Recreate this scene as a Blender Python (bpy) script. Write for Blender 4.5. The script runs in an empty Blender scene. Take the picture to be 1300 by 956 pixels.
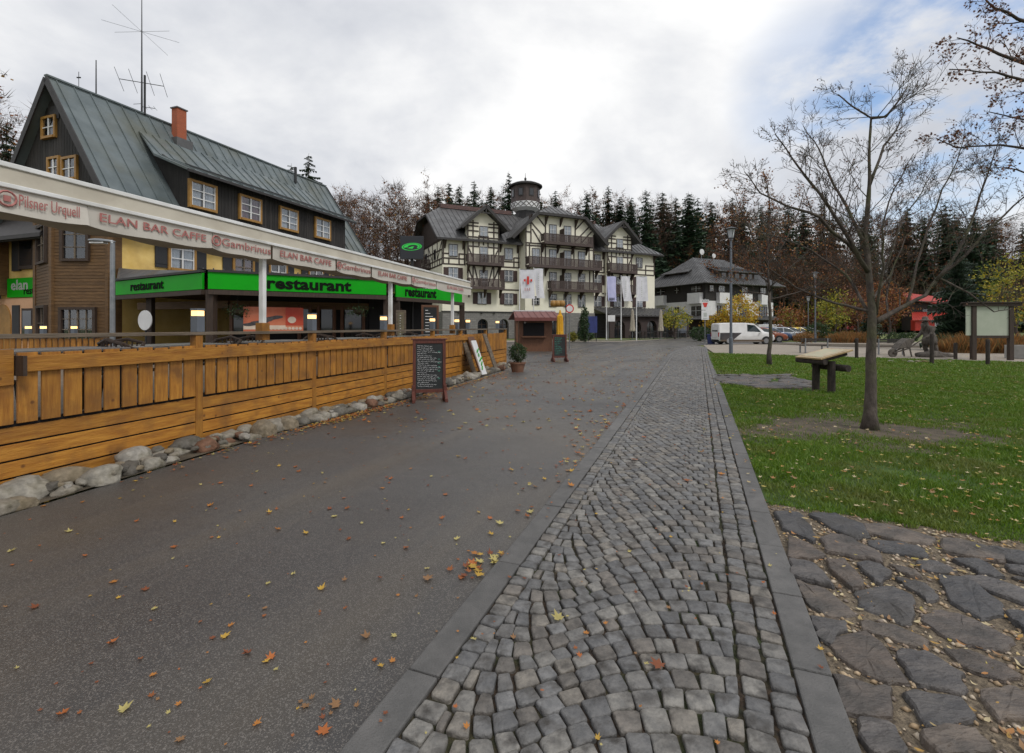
import bpy, math, random
import numpy as np
from mathutils import Vector, Matrix
C = bpy.context.scene
COL = C.collection
R = math.radians
rnd = random.Random(7)
# ---------------- camera, world, sun, exposure ----------------
F_PX, HOR, EYE = 610.0, 415.0, 1.5
cd = bpy.data.cameras.new('camera'); cam = bpy.data.objects.new('camera', cd); COL.objects.link(cam)
cam.location = (0, 0, EYE); cam.rotation_euler = (R(90), 0, 0)
cd.sensor_width = 36; cd.lens = 36*F_PX/1300; cd.shift_y = -(478-HOR)/1300
cd.clip_end = 3000; cd.clip_start = 0.05
C.camera = cam
C.view_settings.view_transform = 'Standard'; C.view_settings.look = 'None'
C.view_settings.exposure = 0.6; C.view_settings.gamma = 1; C.view_settings.use_curve_mapping = False
SUN_EL, SUN_AZ = 50, 135          # azimuth: degrees from +Y towards +X
sl = bpy.data.lights.new('sun', 'SUN'); sl.energy = 1.0; sl.angle = R(18); sl.color = (1, .965, .91)
so = bpy.data.objects.new('sun', sl); COL.objects.link(so)
so.rotation_euler = (R(90-SUN_EL), 0, R(180-SUN_AZ))
w = bpy.data.worlds.new('World'); C.world = w; w.use_nodes = True
nt = w.node_tree; nt.nodes.clear(); L = nt.links.new
def N(t, **k):
    n = nt.nodes.new(t)
    for a, b in k.items(): setattr(n, a, b)
    return n
out = N('ShaderNodeOutputWorld'); sky = N('ShaderNodeTexSky', sky_type='NISHITA', sun_disc=False)
sky.sun_elevation = R(SUN_EL); sky.sun_rotation = R(SUN_AZ)
bg1 = N('ShaderNodeBackground'); bg1.inputs[1].default_value = .13; L(sky.outputs[0], bg1.inputs[0])
tc = N('ShaderNodeTexCoord'); sep = N('ShaderNodeSeparateXYZ'); L(tc.outputs['Generated'], sep.inputs[0])
def M_(op, a, b=None, clamp=False):
    n = N('ShaderNodeMath', operation=op, use_clamp=clamp)
    for i, v in enumerate((a, b)):
        if v is None: continue
        if isinstance(v, (int, float)): n.inputs[i].default_value = v
        else: L(v, n.inputs[i])
    return n.outputs[0]
zc = M_('ADD', M_('MAXIMUM', sep.outputs[2], 0.0), .22)
cmb = N('ShaderNodeCombineXYZ'); L(M_('DIVIDE', sep.outputs[0], zc), cmb.inputs[0]); L(M_('DIVIDE', sep.outputs[1], zc), cmb.inputs[1])
n1 = N('ShaderNodeTexNoise'); n1.inputs['Scale'].default_value = .9; n1.inputs['Detail'].default_value = 8; n1.inputs['Roughness'].default_value = .55; n1.inputs['Distortion'].default_value = .4
L(cmb.outputs[0], n1.inputs['Vector'])
n2 = N('ShaderNodeTexNoise'); n2.inputs['Scale'].default_value = 2.1; n2.inputs['Detail'].default_value = 9; n2.inputs['Roughness'].default_value = .58
L(cmb.outputs[0], n2.inputs['Vector'])
def dirdot(v):
    v = Vector(v).normalized(); d = N('ShaderNodeVectorMath', operation='DOT_PRODUCT'); L(tc.outputs['Generated'], d.inputs[0]); d.inputs[1].default_value = v
    return d.outputs['Value']
def mr(x, a, b, c, d):
    n = N('ShaderNodeMapRange', interpolation_type='SMOOTHSTEP'); L(x, n.inputs[0])
    for i, v in enumerate((a, b, c, d)): n.inputs[i+1].default_value = v
    return n.outputs[0]
blue = mr(dirdot((.88, 1, .49)), .970, .999, 0, 1.0)
blue2 = mr(dirdot((.66, 1, .50)), .985, .999, 0, .45)
bsum = M_('MAXIMUM', blue, blue2)
gap = M_('MULTIPLY', bsum, mr(n2.outputs[0], .40, .58, 0.0, 1.1), clamp=True)
glow = mr(dirdot((.22, 1, .46)), .80, .995, 0, 1)
grey = M_('ADD', mr(n1.outputs[0], .34, .66, .58, .80), M_('MULTIPLY', mr(n2.outputs[0], .35, .65, -.5, .5), .07))
lum = M_('ADD', M_('MULTIPLY', grey, .98), M_('MULTIPLY', glow, .09))
ccol = N('ShaderNodeMixRGB'); ccol.inputs[1].default_value = (.83, .87, .96, 1); ccol.inputs[2].default_value = (1, 1, 1, 1); L(mr(lum, .5, .85, 0, 1), ccol.inputs[0])
bg2 = N('ShaderNodeBackground'); L(ccol.outputs[0], bg2.inputs[0]); L(M_('MULTIPLY', lum, .82), bg2.inputs[1])
blc = N('ShaderNodeMixShader'); L(gap, blc.inputs[0]); L(bg2.outputs[0], blc.inputs[1]); L(bg1.outputs[0], blc.inputs[2])
L(blc.outputs[0], out.inputs[0])
C.cycles.max_bounces = 6; C.cycles.transparent_max_bounces = 8

# ---------------- helpers ----------------
def tag(o, label=None, cat=None, group=None, kind=None):
    if label: o['label'] = label
    if cat: o['category'] = cat
    if group: o['group'] = group
    if kind: o['kind'] = kind
    return o
def empty(name, loc=(0, 0, 0), rz=0, label=None, cat=None, group=None):
    o = bpy.data.objects.new(name, None); COL.objects.link(o); o.empty_display_size = .2
    o.location = loc; o.rotation_euler = (0, 0, rz)
    return tag(o, label, cat, group)
def copy_tree(o, parent=None):
    c = o.copy(); COL.objects.link(c)
    if parent: c.parent = parent
    for ch in list(o.children): copy_tree(ch, c)
    return c
def G(px, py, z=0.0):
    D = (EYE-z)*F_PX/(py-HOR); return Vector(((px-650)/F_PX*D, D, z))
def at(px, py, D):
    return Vector(((px-650)/F_PX*D, D, EYE+(HOR-py)/F_PX*D))
class MB:
    def __init__(s): s.V = []; s.F = []; s.I = []; s.G = []
    def add(s, vs, fs, m=0):
        s.G.append((len(s.V), len(s.F))); b = len(s.V); s.V += [tuple(v) for v in vs]; s.F += [tuple(b+i for i in f) for f in fs]; s.I += [m]*len(fs); return s
    def box(s, x0, x1, y0, y1, z0, z1, m=0):
        return s.add([(x0,y0,z0),(x1,y0,z0),(x1,y1,z0),(x0,y1,z0),(x0,y0,z1),(x1,y0,z1),(x1,y1,z1),(x0,y1,z1)],
                     [(0,3,2,1),(4,5,6,7),(0,1,5,4),(1,2,6,5),(2,3,7,6),(3,0,4,7)], m)
    def cbox(s, c, sx, sy, sz, m=0, rot=None):
        vs = []
        for k in (-1, 1):
            for a, b in ((-1,-1),(1,-1),(1,1),(-1,1)):
                v = Vector((a*sx/2, b*sy/2, k*sz/2))
                if rot: v = rot @ v
                vs.append(Vector(c)+v)
        return s.add(vs, [(0,3,2,1),(4,5,6,7),(0,1,5,4),(1,2,6,5),(2,3,7,6),(3,0,4,7)], m)
    def beam(s, p, q, w_, h, m=0, up=(0,0,1)):
        p = Vector(p); q = Vector(q); d = (q-p); l = d.length
        if l < 1e-6: return s
        d /= l; up = Vector(up)
        if abs(d.dot(up)) > .99: up = Vector((0,1,0))
        x = d.cross(up).normalized(); z = x.cross(d)
        vs = []
        for e in (p, q):
            for a, b in ((-1,-1),(1,-1),(1,1),(-1,1)): vs.append(e+x*a*w_/2+z*b*h/2)
        return s.add(vs, [(0,3,2,1),(4,5,6,7),(0,1,5,4),(1,2,6,5),(2,3,7,6),(3,0,4,7)], m)
    def ext(s, pts, vec, m=0):
        n = len(pts); vec = Vector(vec); a = [Vector(p) for p in pts]
        nrm = Vector((0,0,0))
        for i in range(n): nrm += a[i].cross(a[(i+1) % n])
        if nrm.dot(vec) > 0: a = a[::-1]
        vs = a+[p+vec for p in a]
        return s.add(vs, [tuple(range(n)), tuple(range(2*n-1, n-1, -1))]+[(i, i+n, (i+1) % n+n, (i+1) % n) for i in range(n)], m)
    def tube(s, pts, rad, n=8, m=0, cap=True):
        pts = [Vector(p) for p in pts]
        if isinstance(rad, (int, float)): rad = [rad]*len(pts)
        vs = []; ref = None
        for i, p in enumerate(pts):
            d = (pts[min(i+1, len(pts)-1)]-pts[max(i-1, 0)])
            d = d.normalized() if d.length > 1e-9 else Vector((0,0,1))
            if ref is None: ref = Vector((1,0,0)) if abs(d.x) < .8 else Vector((0,1,0))
            x = (ref-d*ref.dot(d)).normalized(); y = d.cross(x); ref = x
            for k in range(n):
                t = 2*math.pi*k/n; vs.append(p+(x*math.cos(t)+y*math.sin(t))*rad[i])
        fs = []
        for i in range(len(pts)-1):
            for k in range(n): fs.append((i*n+k, i*n+(k+1) % n, (i+1)*n+(k+1) % n, (i+1)*n+k))
        if cap: fs.append(tuple(range(n-1, -1, -1))); fs.append(tuple(range((len(pts)-1)*n, len(pts)*n)))
        return s.add(vs, fs, m)
    def lathe(s, prof, c=(0,0,0), n=12, m=0, ph=0):
        c = Vector(c); vs = []; fs = []
        for r_, z in prof:
            for k in range(n):
                t = 2*math.pi*k/n+ph; vs.append(c+Vector((r_*math.cos(t), r_*math.sin(t), z)))
        for i in range(len(prof)-1):
            for k in range(n): fs.append((i*n+k, i*n+(k+1) % n, (i+1)*n+(k+1) % n, (i+1)*n+k))
        fs.append(tuple(range(n-1, -1, -1))); fs.append(tuple(range((len(prof)-1)*n, len(prof)*n)))
        return s.add(vs, fs, m)
    def sep(s, name, mats, parent=None, smooth=False, bevel=0):
        g = s.G+[(len(s.V), len(s.F))]; r = []
        for (v0, f0), (v1, f1) in zip(g[:-1], g[1:]):
            m = MB(); m.V = s.V[v0:v1]; m.F = [tuple(i-v0 for i in f) for f in s.F[f0:f1]]; m.I = s.I[f0:f1]; r.append(m.build(name, mats, parent, smooth, bevel))
        return r[0]
    def build(s, name, mats, parent=None, smooth=False, bevel=0, loc=None):
        me = bpy.data.meshes.new(name); me.from_pydata(s.V, [], s.F)
        if not isinstance(mats, (list, tuple)): mats = [mats]
        for mm in mats: me.materials.append(mm)
        if len(mats) > 1: me.polygons.foreach_set('material_index', s.I)
        if smooth: me.polygons.foreach_set('use_smooth', [True]*len(me.polygons))
        me.update()
        o = bpy.data.objects.new(name, me); COL.objects.link(o)
        if parent: o.parent = parent
        if loc: o.location = loc
        if bevel:
            b = o.modifiers.new('bevel', 'BEVEL'); b.width = bevel; b.segments = 2; b.limit_method = 'ANGLE'
        return o
def np_mesh(name, V, F, mat, parent=None, idx=None, smooth=False):
    """V (n,3), F (m,k) arrays, constant k"""
    me = bpy.data.meshes.new(name); V = np.asarray(V, np.float32); F = np.asarray(F, np.int32); k = F.shape[1]
    me.vertices.add(len(V)); me.vertices.foreach_set('co', V.ravel())
    me.loops.add(F.size); me.loops.foreach_set('vertex_index', F.ravel())
    me.polygons.add(len(F)); me.polygons.foreach_set('loop_start', np.arange(len(F), dtype=np.int32)*k)
    try: me.polygons.foreach_set('loop_total', np.full(len(F), k, np.int32))
    except Exception: pass
    for mm in (mat if isinstance(mat, (list, tuple)) else [mat]): me.materials.append(mm)
    if idx is not None: me.polygons.foreach_set('material_index', np.asarray(idx, np.int32))
    if smooth: me.polygons.foreach_set('use_smooth', np.ones(len(F), bool))
    me.update(calc_edges=True); me.validate()
    o = bpy.data.objects.new(name, me); COL.objects.link(o)
    if parent: o.parent = parent
    return o

# ---------------- materials ----------------
MATS = {}
def mat(name, c1, c2=None, sc=4.0, rough=.7, bump=0.0, bsc=None, metal=0.0, isl=0.0, st=(1,1,1), detail=6, spec=.5, pos=(.35,.65),
        dirt=None, dsc=1.0, emit=None, coat=0, ramp=None, rsc=None, bst=None):
    m = bpy.data.materials.new(name); m.use_nodes = True; t = m.node_tree; Lk = t.links.new
    b = t.nodes['Principled BSDF']; b.inputs['Roughness'].default_value = rough; b.inputs['Metallic'].default_value = metal
    b.inputs['Specular IOR Level'].default_value = spec; b.inputs['Coat Weight'].default_value = coat
    tcn = t.nodes.new('ShaderNodeTexCoord'); mp = t.nodes.new('ShaderNodeMapping'); mp.inputs['Scale'].default_value = st
    Lk(tcn.outputs['Object'], mp.inputs[0])
    c2 = c2 or c1
    def noise(scale, det=detail, v=mp):
        n = t.nodes.new('ShaderNodeTexNoise'); n.inputs['Scale'].default_value = scale; n.inputs['Detail'].default_value = det
        n.inputs['Roughness'].default_value = .6; Lk(v.outputs[0], n.inputs['Vector']); return n
    n = noise(sc); rp = t.nodes.new('ShaderNodeValToRGB')
    rp.color_ramp.elements[0].position = pos[0]; rp.color_ramp.elements[1].position = pos[1]
    rp.color_ramp.elements[0].color = (*c1, 1); rp.color_ramp.elements[1].color = (*c2, 1); Lk(n.outputs[0], rp.inputs[0])
    col = rp.outputs[0]
    if ramp:
        g = t.nodes.new('ShaderNodeNewGeometry'); r2 = t.nodes.new('ShaderNodeValToRGB'); r2.color_ramp.interpolation = 'CONSTANT' if len(ramp) > 3 else 'LINEAR'
        el = r2.color_ramp.elements
        while len(el) < len(ramp): el.new(.5)
        for i, c in enumerate(ramp): el[i].position = i/len(ramp) if len(ramp) > 3 else i/(len(ramp)-1); el[i].color = (*c, 1)
        Lk(g.outputs['Random Per Island'], r2.inputs[0])
        mx = t.nodes.new('ShaderNodeMixRGB'); mx.blend_type = 'MULTIPLY'; mx.inputs[0].default_value = 1; Lk(r2.outputs[0], mx.inputs[1]); Lk(col, mx.inputs[2]); col = mx.outputs[0]
    if isl:
        g = t.nodes.new('ShaderNodeNewGeometry'); mr_ = t.nodes.new('ShaderNodeMapRange'); Lk(g.outputs['Random Per Island'], mr_.inputs[0])
        mr_.inputs[3].default_value = 1-isl; mr_.inputs[4].default_value = 1+isl
        mx = t.nodes.new('ShaderNodeVectorMath'); mx.operation = 'SCALE'; Lk(col, mx.inputs[0]); Lk(mr_.outputs[0], mx.inputs['Scale']); col = mx.outputs[0]
    if dirt:
        dn = t.nodes.new('ShaderNodeTexNoise'); dn.inputs['Scale'].default_value = dsc; dn.inputs['Detail'].default_value = 8; Lk(tcn.outputs['Object'], dn.inputs['Vector'])
        dr = t.nodes.new('ShaderNodeMapRange'); dr.inputs[1].default_value = .48; dr.inputs[2].default_value = .72; Lk(dn.outputs[0], dr.inputs[0])
        mx = t.nodes.new('ShaderNodeMixRGB'); Lk(dr.outputs[0], mx.inputs[0]); Lk(col, mx.inputs[1]); mx.inputs[2].default_value = (*dirt, 1); col = mx.outputs[0]
    Lk(col, b.inputs['Base Color'])
    if bump:
        bn = t.nodes.new('ShaderNodeTexNoise'); bn.inputs['Scale'].default_value = bsc or sc*6; bn.inputs['Detail'].default_value = 8; Lk(mp.outputs[0], bn.inputs['Vector'])
        bp = t.nodes.new('ShaderNodeBump'); bp.inputs['Strength'].default_value = bump; bp.inputs['Distance'].default_value = .02
        Lk(bn.outputs[0], bp.inputs['Height']); Lk(bp.outputs[0], b.inputs['Normal'])
    if rsc:
        rn = t.nodes.new('ShaderNodeTexNoise'); rn.inputs['Scale'].default_value = rsc; rn.inputs['Detail'].default_value = 6; Lk(tcn.outputs['Object'], rn.inputs['Vector'])
        rr = t.nodes.new('ShaderNodeMapRange'); rr.inputs[1].default_value = .35; rr.inputs[2].default_value = .65; rr.inputs[3].default_value = max(0, rough-.18); rr.inputs[4].default_value = min(1, rough+.15)
        Lk(rn.outputs[0], rr.inputs[0]); Lk(rr.outputs[0], b.inputs['Roughness'])
    if emit:
        b.inputs['Emission Color'].default_value = (*emit[0], 1); b.inputs['Emission Strength'].default_value = emit[1]
    MATS[name] = m; return m
def brickmat(name, c1, c2, mortar, scale, rough=.85, bw=.5, rh=.25, ms=.02, vary=.3):
    m = mat(name, c1, c2, sc=3, rough=rough, bump=.2, bsc=20); t = m.node_tree; b = t.nodes['Principled BSDF']
    br = t.nodes.new('ShaderNodeTexBrick'); tcn = t.nodes.new('ShaderNodeTexCoord'); sp = t.nodes.new('ShaderNodeSeparateXYZ'); cb = t.nodes.new('ShaderNodeCombineXYZ')
    t.links.new(tcn.outputs['Object'], sp.inputs[0])
    ad = t.nodes.new('ShaderNodeMath'); ad.operation = 'ADD'; t.links.new(sp.outputs[0], ad.inputs[0]); t.links.new(sp.outputs[1], ad.inputs[1])
    t.links.new(ad.outputs[0], cb.inputs[0]); t.links.new(sp.outputs[2], cb.inputs[1]); t.links.new(cb.outputs[0], br.inputs['Vector'])
    br.inputs['Scale'].default_value = scale; br.inputs['Brick Width'].default_value = bw; br.inputs['Row Height'].default_value = rh; br.inputs['Mortar Size'].default_value = ms
    br.inputs['Color1'].default_value = (*c1, 1); br.inputs['Color2'].default_value = (*c2, 1); br.inputs['Mortar'].default_value = (*mortar, 1)
    t.links.new(br.outputs[0], b.inputs['Base Color']); return m
asphalt = mat('asphalt', (.043,.041,.041), (.070,.067,.065), sc=.55, rough=.44, bump=.3, bsc=240, dirt=(.098,.082,.062), dsc=.22, rsc=.6, pos=(.3,.7))
def streaks(m, c, ang, lo, hi, amt):
    t = m.node_tree; b = t.nodes['Principled BSDF']; lk = b.inputs['Base Color'].links[0].from_socket; tcn = t.nodes.new('ShaderNodeTexCoord')
    mp = t.nodes.new('ShaderNodeMapping'); mp.inputs['Rotation'].default_value = (0, 0, ang); mp2 = t.nodes.new('ShaderNodeMapping'); mp2.inputs['Scale'].default_value = (.09, 1.0, 1)
    t.links.new(tcn.outputs['Object'], mp.inputs[0]); t.links.new(mp.outputs[0], mp2.inputs[0]); n = t.nodes.new('ShaderNodeTexNoise'); n.inputs['Scale'].default_value = .9; n.inputs['Detail'].default_value = 7; t.links.new(mp2.outputs[0], n.inputs['Vector'])
    r_ = t.nodes.new('ShaderNodeMapRange'); r_.inputs[1].default_value = lo; r_.inputs[2].default_value = hi; r_.inputs[4].default_value = amt; t.links.new(n.outputs[0], r_.inputs[0])
    mx = t.nodes.new('ShaderNodeMixRGB'); t.links.new(r_.outputs[0], mx.inputs[0]); t.links.new(lk, mx.inputs[1]); mx.inputs[2].default_value = (*c, 1); t.links.new(mx.outputs[0], b.inputs['Base Color'])
streaks(asphalt, (.120,.100,.075), -1.21, .50, .68, .85); streaks(asphalt, (.026,.025,.026), -1.19, .52, .74, .7)
def speckle(m, scale, c, thr):
    t = m.node_tree; b = t.nodes['Principled BSDF']; lk = b.inputs['Base Color'].links[0].from_socket
    v = t.nodes.new('ShaderNodeTexVoronoi'); v.inputs['Scale'].default_value = scale; tcn = t.nodes.new('ShaderNodeTexCoord'); t.links.new(tcn.outputs['Object'], v.inputs['Vector'])
    sp = t.nodes.new('ShaderNodeSeparateColor'); t.links.new(v.outputs['Color'], sp.inputs[0])
    mr_ = t.nodes.new('ShaderNodeMapRange'); mr_.inputs[1].default_value = thr; mr_.inputs[2].default_value = 1; t.links.new(sp.outputs[0], mr_.inputs[0])
    mx = t.nodes.new('ShaderNodeMixRGB'); t.links.new(mr_.outputs[0], mx.inputs[0]); t.links.new(lk, mx.inputs[1]); mx.inputs[2].default_value = (*c, 1); t.links.new(mx.outputs[0], b.inputs['Base Color'])
speckle(asphalt, 210, (.17,.155,.14), .66)
parkmat = mat('parking_surface', (.15,.145,.14), (.22,.21,.20), sc=.5, rough=.6, bump=.3, bsc=50)
beige = brickmat('beige_paving', (.34,.29,.23), (.27,.235,.19), (.16,.14,.12), 1.0, bw=.6, rh=.3)
# paving lies flat: map x,y
def flatbrick(m):
    t = m.node_tree
    for n in t.nodes:
        if n.type == 'TEX_BRICK':
            tcn = t.nodes.new('ShaderNodeTexCoord'); t.links.new(tcn.outputs['Object'], n.inputs['Vector'])
flatbrick(beige)
soil = mat('soil', (.055,.043,.030), (.12,.095,.062), sc=6, rough=.95, bump=.8, bsc=60)
turf = mat('turf_ground', (.030,.060,.006), (.055,.110,.010), sc=5, rough=.95, bump=.8, bsc=80, dirt=(.045,.040,.020), dsc=.5)
gravel = mat('gravel', (.075,.058,.04), (.24,.19,.13), sc=45, rough=.9, bump=.9, bsc=90)
jointm = mat('joint_sand', (.018,.014,.010), (.060,.038,.022), sc=30, rough=.95, bump=.8, bsc=90, dirt=(.03,.055,.01), dsc=2.2)
kerbm = mat('kerb_stone', (.085,.083,.080), (.125,.12,.115), sc=9, rough=.6, bump=.35, bsc=120, isl=.15)
cobm = mat('cobble', (.95,.95,.95), (1.6,1.57,1.52), sc=25, rough=.55, bump=.45, bsc=70, dirt=(.045,.04,.035), dsc=14, ramp=[(.102,.101,.101),(.125,.121,.116),(.084,.084,.086),(.145,.133,.117),(.112,.111,.110),(.095,.087,.079),(.155,.149,.139),(.105,.102,.100),(.118,.107,.096),(.122,.122,.124),(.09,.090,.092),(.13,.125,.117)])
slabm = mat('flagstone', (.6,.60,.62), (1.15,1.1,1.05), sc=7, rough=.55, bump=.9, bsc=30, st=(1,2.2,1), dirt=(.05,.045,.04), dsc=5, ramp=[(.095,.091,.090),(.130,.110,.096),(.074,.073,.075),(.150,.125,.104),(.110,.103,.100),(.120,.098,.082)])
rockm = mat('boulder', (.55,.55,.55), (1.35,1.33,1.3), sc=5, rough=.8, bump=1.0, bsc=18, dirt=(.36,.34,.24), dsc=7)
def objrand(m, cols):
    t = m.node_tree; b = t.nodes['Principled BSDF']; lk = b.inputs['Base Color'].links[0].from_socket
    oi = t.nodes.new('ShaderNodeObjectInfo'); rp = t.nodes.new('ShaderNodeValToRGB'); rp.color_ramp.interpolation = 'CONSTANT'; el = rp.color_ramp.elements
    while len(el) < len(cols): el.new(.5)
    for i, c in enumerate(cols): el[i].position = i/len(cols); el[i].color = (*c, 1)
    t.links.new(oi.outputs['Random'], rp.inputs[0]); mx = t.nodes.new('ShaderNodeMixRGB'); mx.blend_type = 'MULTIPLY'; mx.inputs[0].default_value = 1
    t.links.new(rp.outputs[0], mx.inputs[1]); t.links.new(lk, mx.inputs[2]); t.links.new(mx.outputs[0], b.inputs['Base Color'])
objrand(rockm, [(.25,.225,.185),(.14,.130,.11),(.32,.30,.265),(.11,.10,.085),(.22,.18,.125),(.17,.085,.05),(.28,.26,.22)])
fencew = mat('fence_wood', (.31,.118,.013), (.48,.220,.030), sc=3, rough=.6, bump=.3, bsc=12, st=(1,9,9), isl=.22, dirt=(.23,.10,.022), dsc=3.7)
fencev = mat('fence_slat_wood', (.27,.103,.012), (.43,.195,.027), sc=3, rough=.6, bump=.3, bsc=12, st=(9,9,1), isl=.22, dirt=(.20,.085,.018), dsc=3.7)
def knots(m, sc):
    t = m.node_tree; b = t.nodes['Principled BSDF']; lk = b.inputs['Base Color'].links[0].from_socket
    v = t.nodes.new('ShaderNodeTexVoronoi'); v.inputs['Scale'].default_value = sc; tcn = t.nodes.new('ShaderNodeTexCoord'); t.links.new(tcn.outputs['Object'], v.inputs['Vector'])
    mr_ = t.nodes.new('ShaderNodeMapRange'); mr_.inputs[1].default_value = .05; mr_.inputs[2].default_value = .11; mr_.inputs[3].default_value = .75; mr_.inputs[4].default_value = 0; t.links.new(v.outputs['Distance'], mr_.inputs[0])
    mx = t.nodes.new('ShaderNodeMixRGB'); t.links.new(mr_.outputs[0], mx.inputs[0]); t.links.new(lk, mx.inputs[1]); mx.inputs[2].default_value = (.10,.035,.01,1); t.links.new(mx.outputs[0], b.inputs['Base Color'])
knots(fencew, 5); knots(fencev, 5)
greywood = mat('weathered_wood', (.10,.075,.05), (.19,.15,.11), sc=3, rough=.75, bump=.3, st=(1,9,9), isl=.15)
darkwood = mat('dark_wood', (.030,.018,.012), (.055,.034,.022), sc=4, rough=.65, bump=.3, st=(6,6,1), isl=.2)
redwood = mat('red_stained_wood', (.075,.020,.013), (.13,.036,.022), sc=4, rough=.45, bump=.15, st=(8,8,1))
logwood = mat('log_wood', (.022,.016,.013), (.055,.042,.034), sc=6, rough=.85, bump=.8, bsc=30, st=(3,3,1))
blackboards = mat('black_boards', (.016,.014,.013), (.034,.030,.027), sc=3, rough=.75, bump=.4, bsc=10, st=(5,5,.4), isl=.35)
baywood = mat('bay_cladding', (.090,.046,.016), (.165,.090,.034), sc=3, rough=.6, bump=.3, st=(1,1,10), isl=.15)
yellowwall = mat('yellow_render', (.68,.45,.12), (.80,.58,.21), sc=1.3, rough=.85, bump=.55, bsc=11, dirt=(.48,.31,.10), dsc=.7)
pinkwall = mat('apricot_render', (.62,.36,.20), (.70,.42,.25), sc=2, rough=.85, bump=.3)
greenroof = mat('green_grey_metal_roof', (.092,.115,.122), (.148,.176,.182), sc=.9, rough=.55, bump=.05, metal=.1, dirt=(.11,.12,.10), dsc=.6, isl=.06, rsc=1.5)
greyroof = mat('grey_metal_roof', (.085,.084,.085), (.13,.128,.128), sc=.8, rough=.48, bump=.05, metal=.25, isl=.06, rsc=1.2)
darkroof = mat('dark_trim', (.022,.020,.020), (.035,.031,.030), sc=3, rough=.6)
brickred = brickmat('chimney_brick', (.42,.095,.035), (.34,.075,.03), (.28,.15,.10), 3.0, bw=.3, rh=.1, ms=.01)
orangewood = mat('orange_trim', (.28,.145,.03), (.38,.20,.045), sc=5, rough=.5)
glass = mat('window_glass', (.015,.018,.022), rough=.06, spec=.8)
def clearglass():
    m = bpy.data.materials.new('clear_pane'); m.use_nodes = True; t = m.node_tree; t.nodes.clear()
    o = t.nodes.new('ShaderNodeOutputMaterial'); g = t.nodes.new('ShaderNodeBsdfGlossy'); g.inputs['Roughness'].default_value = .04; tr = t.nodes.new('ShaderNodeBsdfTransparent')
    tr.inputs[0].default_value = (.8,.83,.85,1); ge = t.nodes.new('ShaderNodeNewGeometry'); dp = t.nodes.new('ShaderNodeVectorMath'); dp.operation = 'DOT_PRODUCT'; t.links.new(ge.outputs['Normal'], dp.inputs[0]); t.links.new(ge.outputs['Incoming'], dp.inputs[1])
    def mth(op, a, b=None):
        n = t.nodes.new('ShaderNodeMath'); n.operation = op
        for i, v in enumerate((a, b)):
            if v is None: continue
            if isinstance(v, (int, float)): n.inputs[i].default_value = v
            else: t.links.new(v, n.inputs[i])
        return n.outputs[0]
    fv = mth('ADD', mth('MULTIPLY', mth('POWER', mth('SUBTRACT', 1.0, mth('ABSOLUTE', dp.outputs['Value'])), 4.0), .85), .10)
    mx = t.nodes.new('ShaderNodeMixShader')
    t.links.new(fv, mx.inputs[0]); t.links.new(tr.outputs[0], mx.inputs[1]); t.links.new(g.outputs[0], mx.inputs[2]); t.links.new(mx.outputs[0], o.inputs[0]); return m
pane = clearglass()
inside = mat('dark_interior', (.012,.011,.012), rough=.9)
curtain = mat('curtain', (.55,.54,.56), (.75,.74,.76), sc=2, rough=.9, st=(9,9,.3))
curtainr = mat('plum_curtain', (.16,.06,.08), (.26,.11,.13), sc=2, rough=.9, st=(9,9,.3))
whitepaint = mat('white_paint', (.62,.62,.62), (.72,.72,.71), sc=2, rough=.4)
awnwhite = mat('awning_profile', (.74,.74,.73), (.80,.80,.79), sc=3, rough=.35, dirt=(.55,.54,.50), dsc=2)
awnfab = mat('awning_fabric', (.42,.38,.31), (.50,.46,.38), sc=2.5, rough=.9, bump=.1)
valfab = mat('valance_fabric', (.50,.465,.41), (.60,.56,.50), sc=2, rough=.9, bump=.1)
redprint = mat('red_print', (.38,.13,.12), (.44,.18,.16), sc=30, rough=.8)
paleprint = mat('faded_print', (.48,.20,.19), (.55,.30,.28), sc=30, rough=.8)
green = mat('sign_green', (.002,.33,.004), (.003,.38,.006), sc=1.2, rough=.5, dirt=(.004,.28,.006), dsc=1.2, spec=.2)
blacktxt = mat('black_lettering', (.006,.010,.006), rough=.8, spec=.1)
greytxt = mat('grey_lettering', (.42,.44,.40), rough=.4)
cream = mat('cream_render', (.74,.71,.58), (.82,.79,.66), sc=.7, rough=.85, bump=.1, bsc=12)
timber = mat('timber_frame', (.035,.024,.020), (.055,.038,.032), sc=4, rough=.7)
balc = mat('balcony_wood', (.050,.034,.030), (.085,.060,.054), sc=6, rough=.7, isl=.2)
stonew = brickmat('stone_wall', (.17,.165,.16), (.23,.22,.21), (.11,.105,.10), 1.0, bw=.5, rh=.22, ms=.015)
shutm = mat('shutter_paint', (.040,.020,.018), (.06,.03,.026), sc=5, rough=.6)
blackshut = mat('black_shutter', (.018,.018,.020), (.03,.03,.033), sc=5, rough=.6, st=(8,8,1))
steel = mat('galvanised_steel', (.22,.235,.25), (.30,.31,.32), sc=6, rough=.4, metal=.7)
darkmetal = mat('dark_metal', (.025,.026,.028), (.04,.041,.043), sc=6, rough=.45, metal=.3)
lampgrey = mat('lamp_grey', (.11,.125,.15), (.13,.145,.17), sc=4, rough=.45)
lampglow = mat('lamp_glow', (.9,.6,.3), emit=((1,.58,.20), 1.5))
boardblack = mat('chalkboard', (.010,.012,.013), (.02,.024,.024), sc=5, rough=.5)
chalk = mat('chalk', (.70,.71,.72), (.8,.8,.8), sc=60, rough=.9)
chalkg = mat('green_chalk', (.10,.42,.30), (.14,.50,.36), sc=60, rough=.9)
rattan = mat('grey_table_top', (.20,.19,.18), (.28,.26,.25), sc=9, rough=.35)
flagw = mat('white_flag', (.60,.60,.63), (.72,.72,.75), sc=2, rough=.8)
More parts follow.
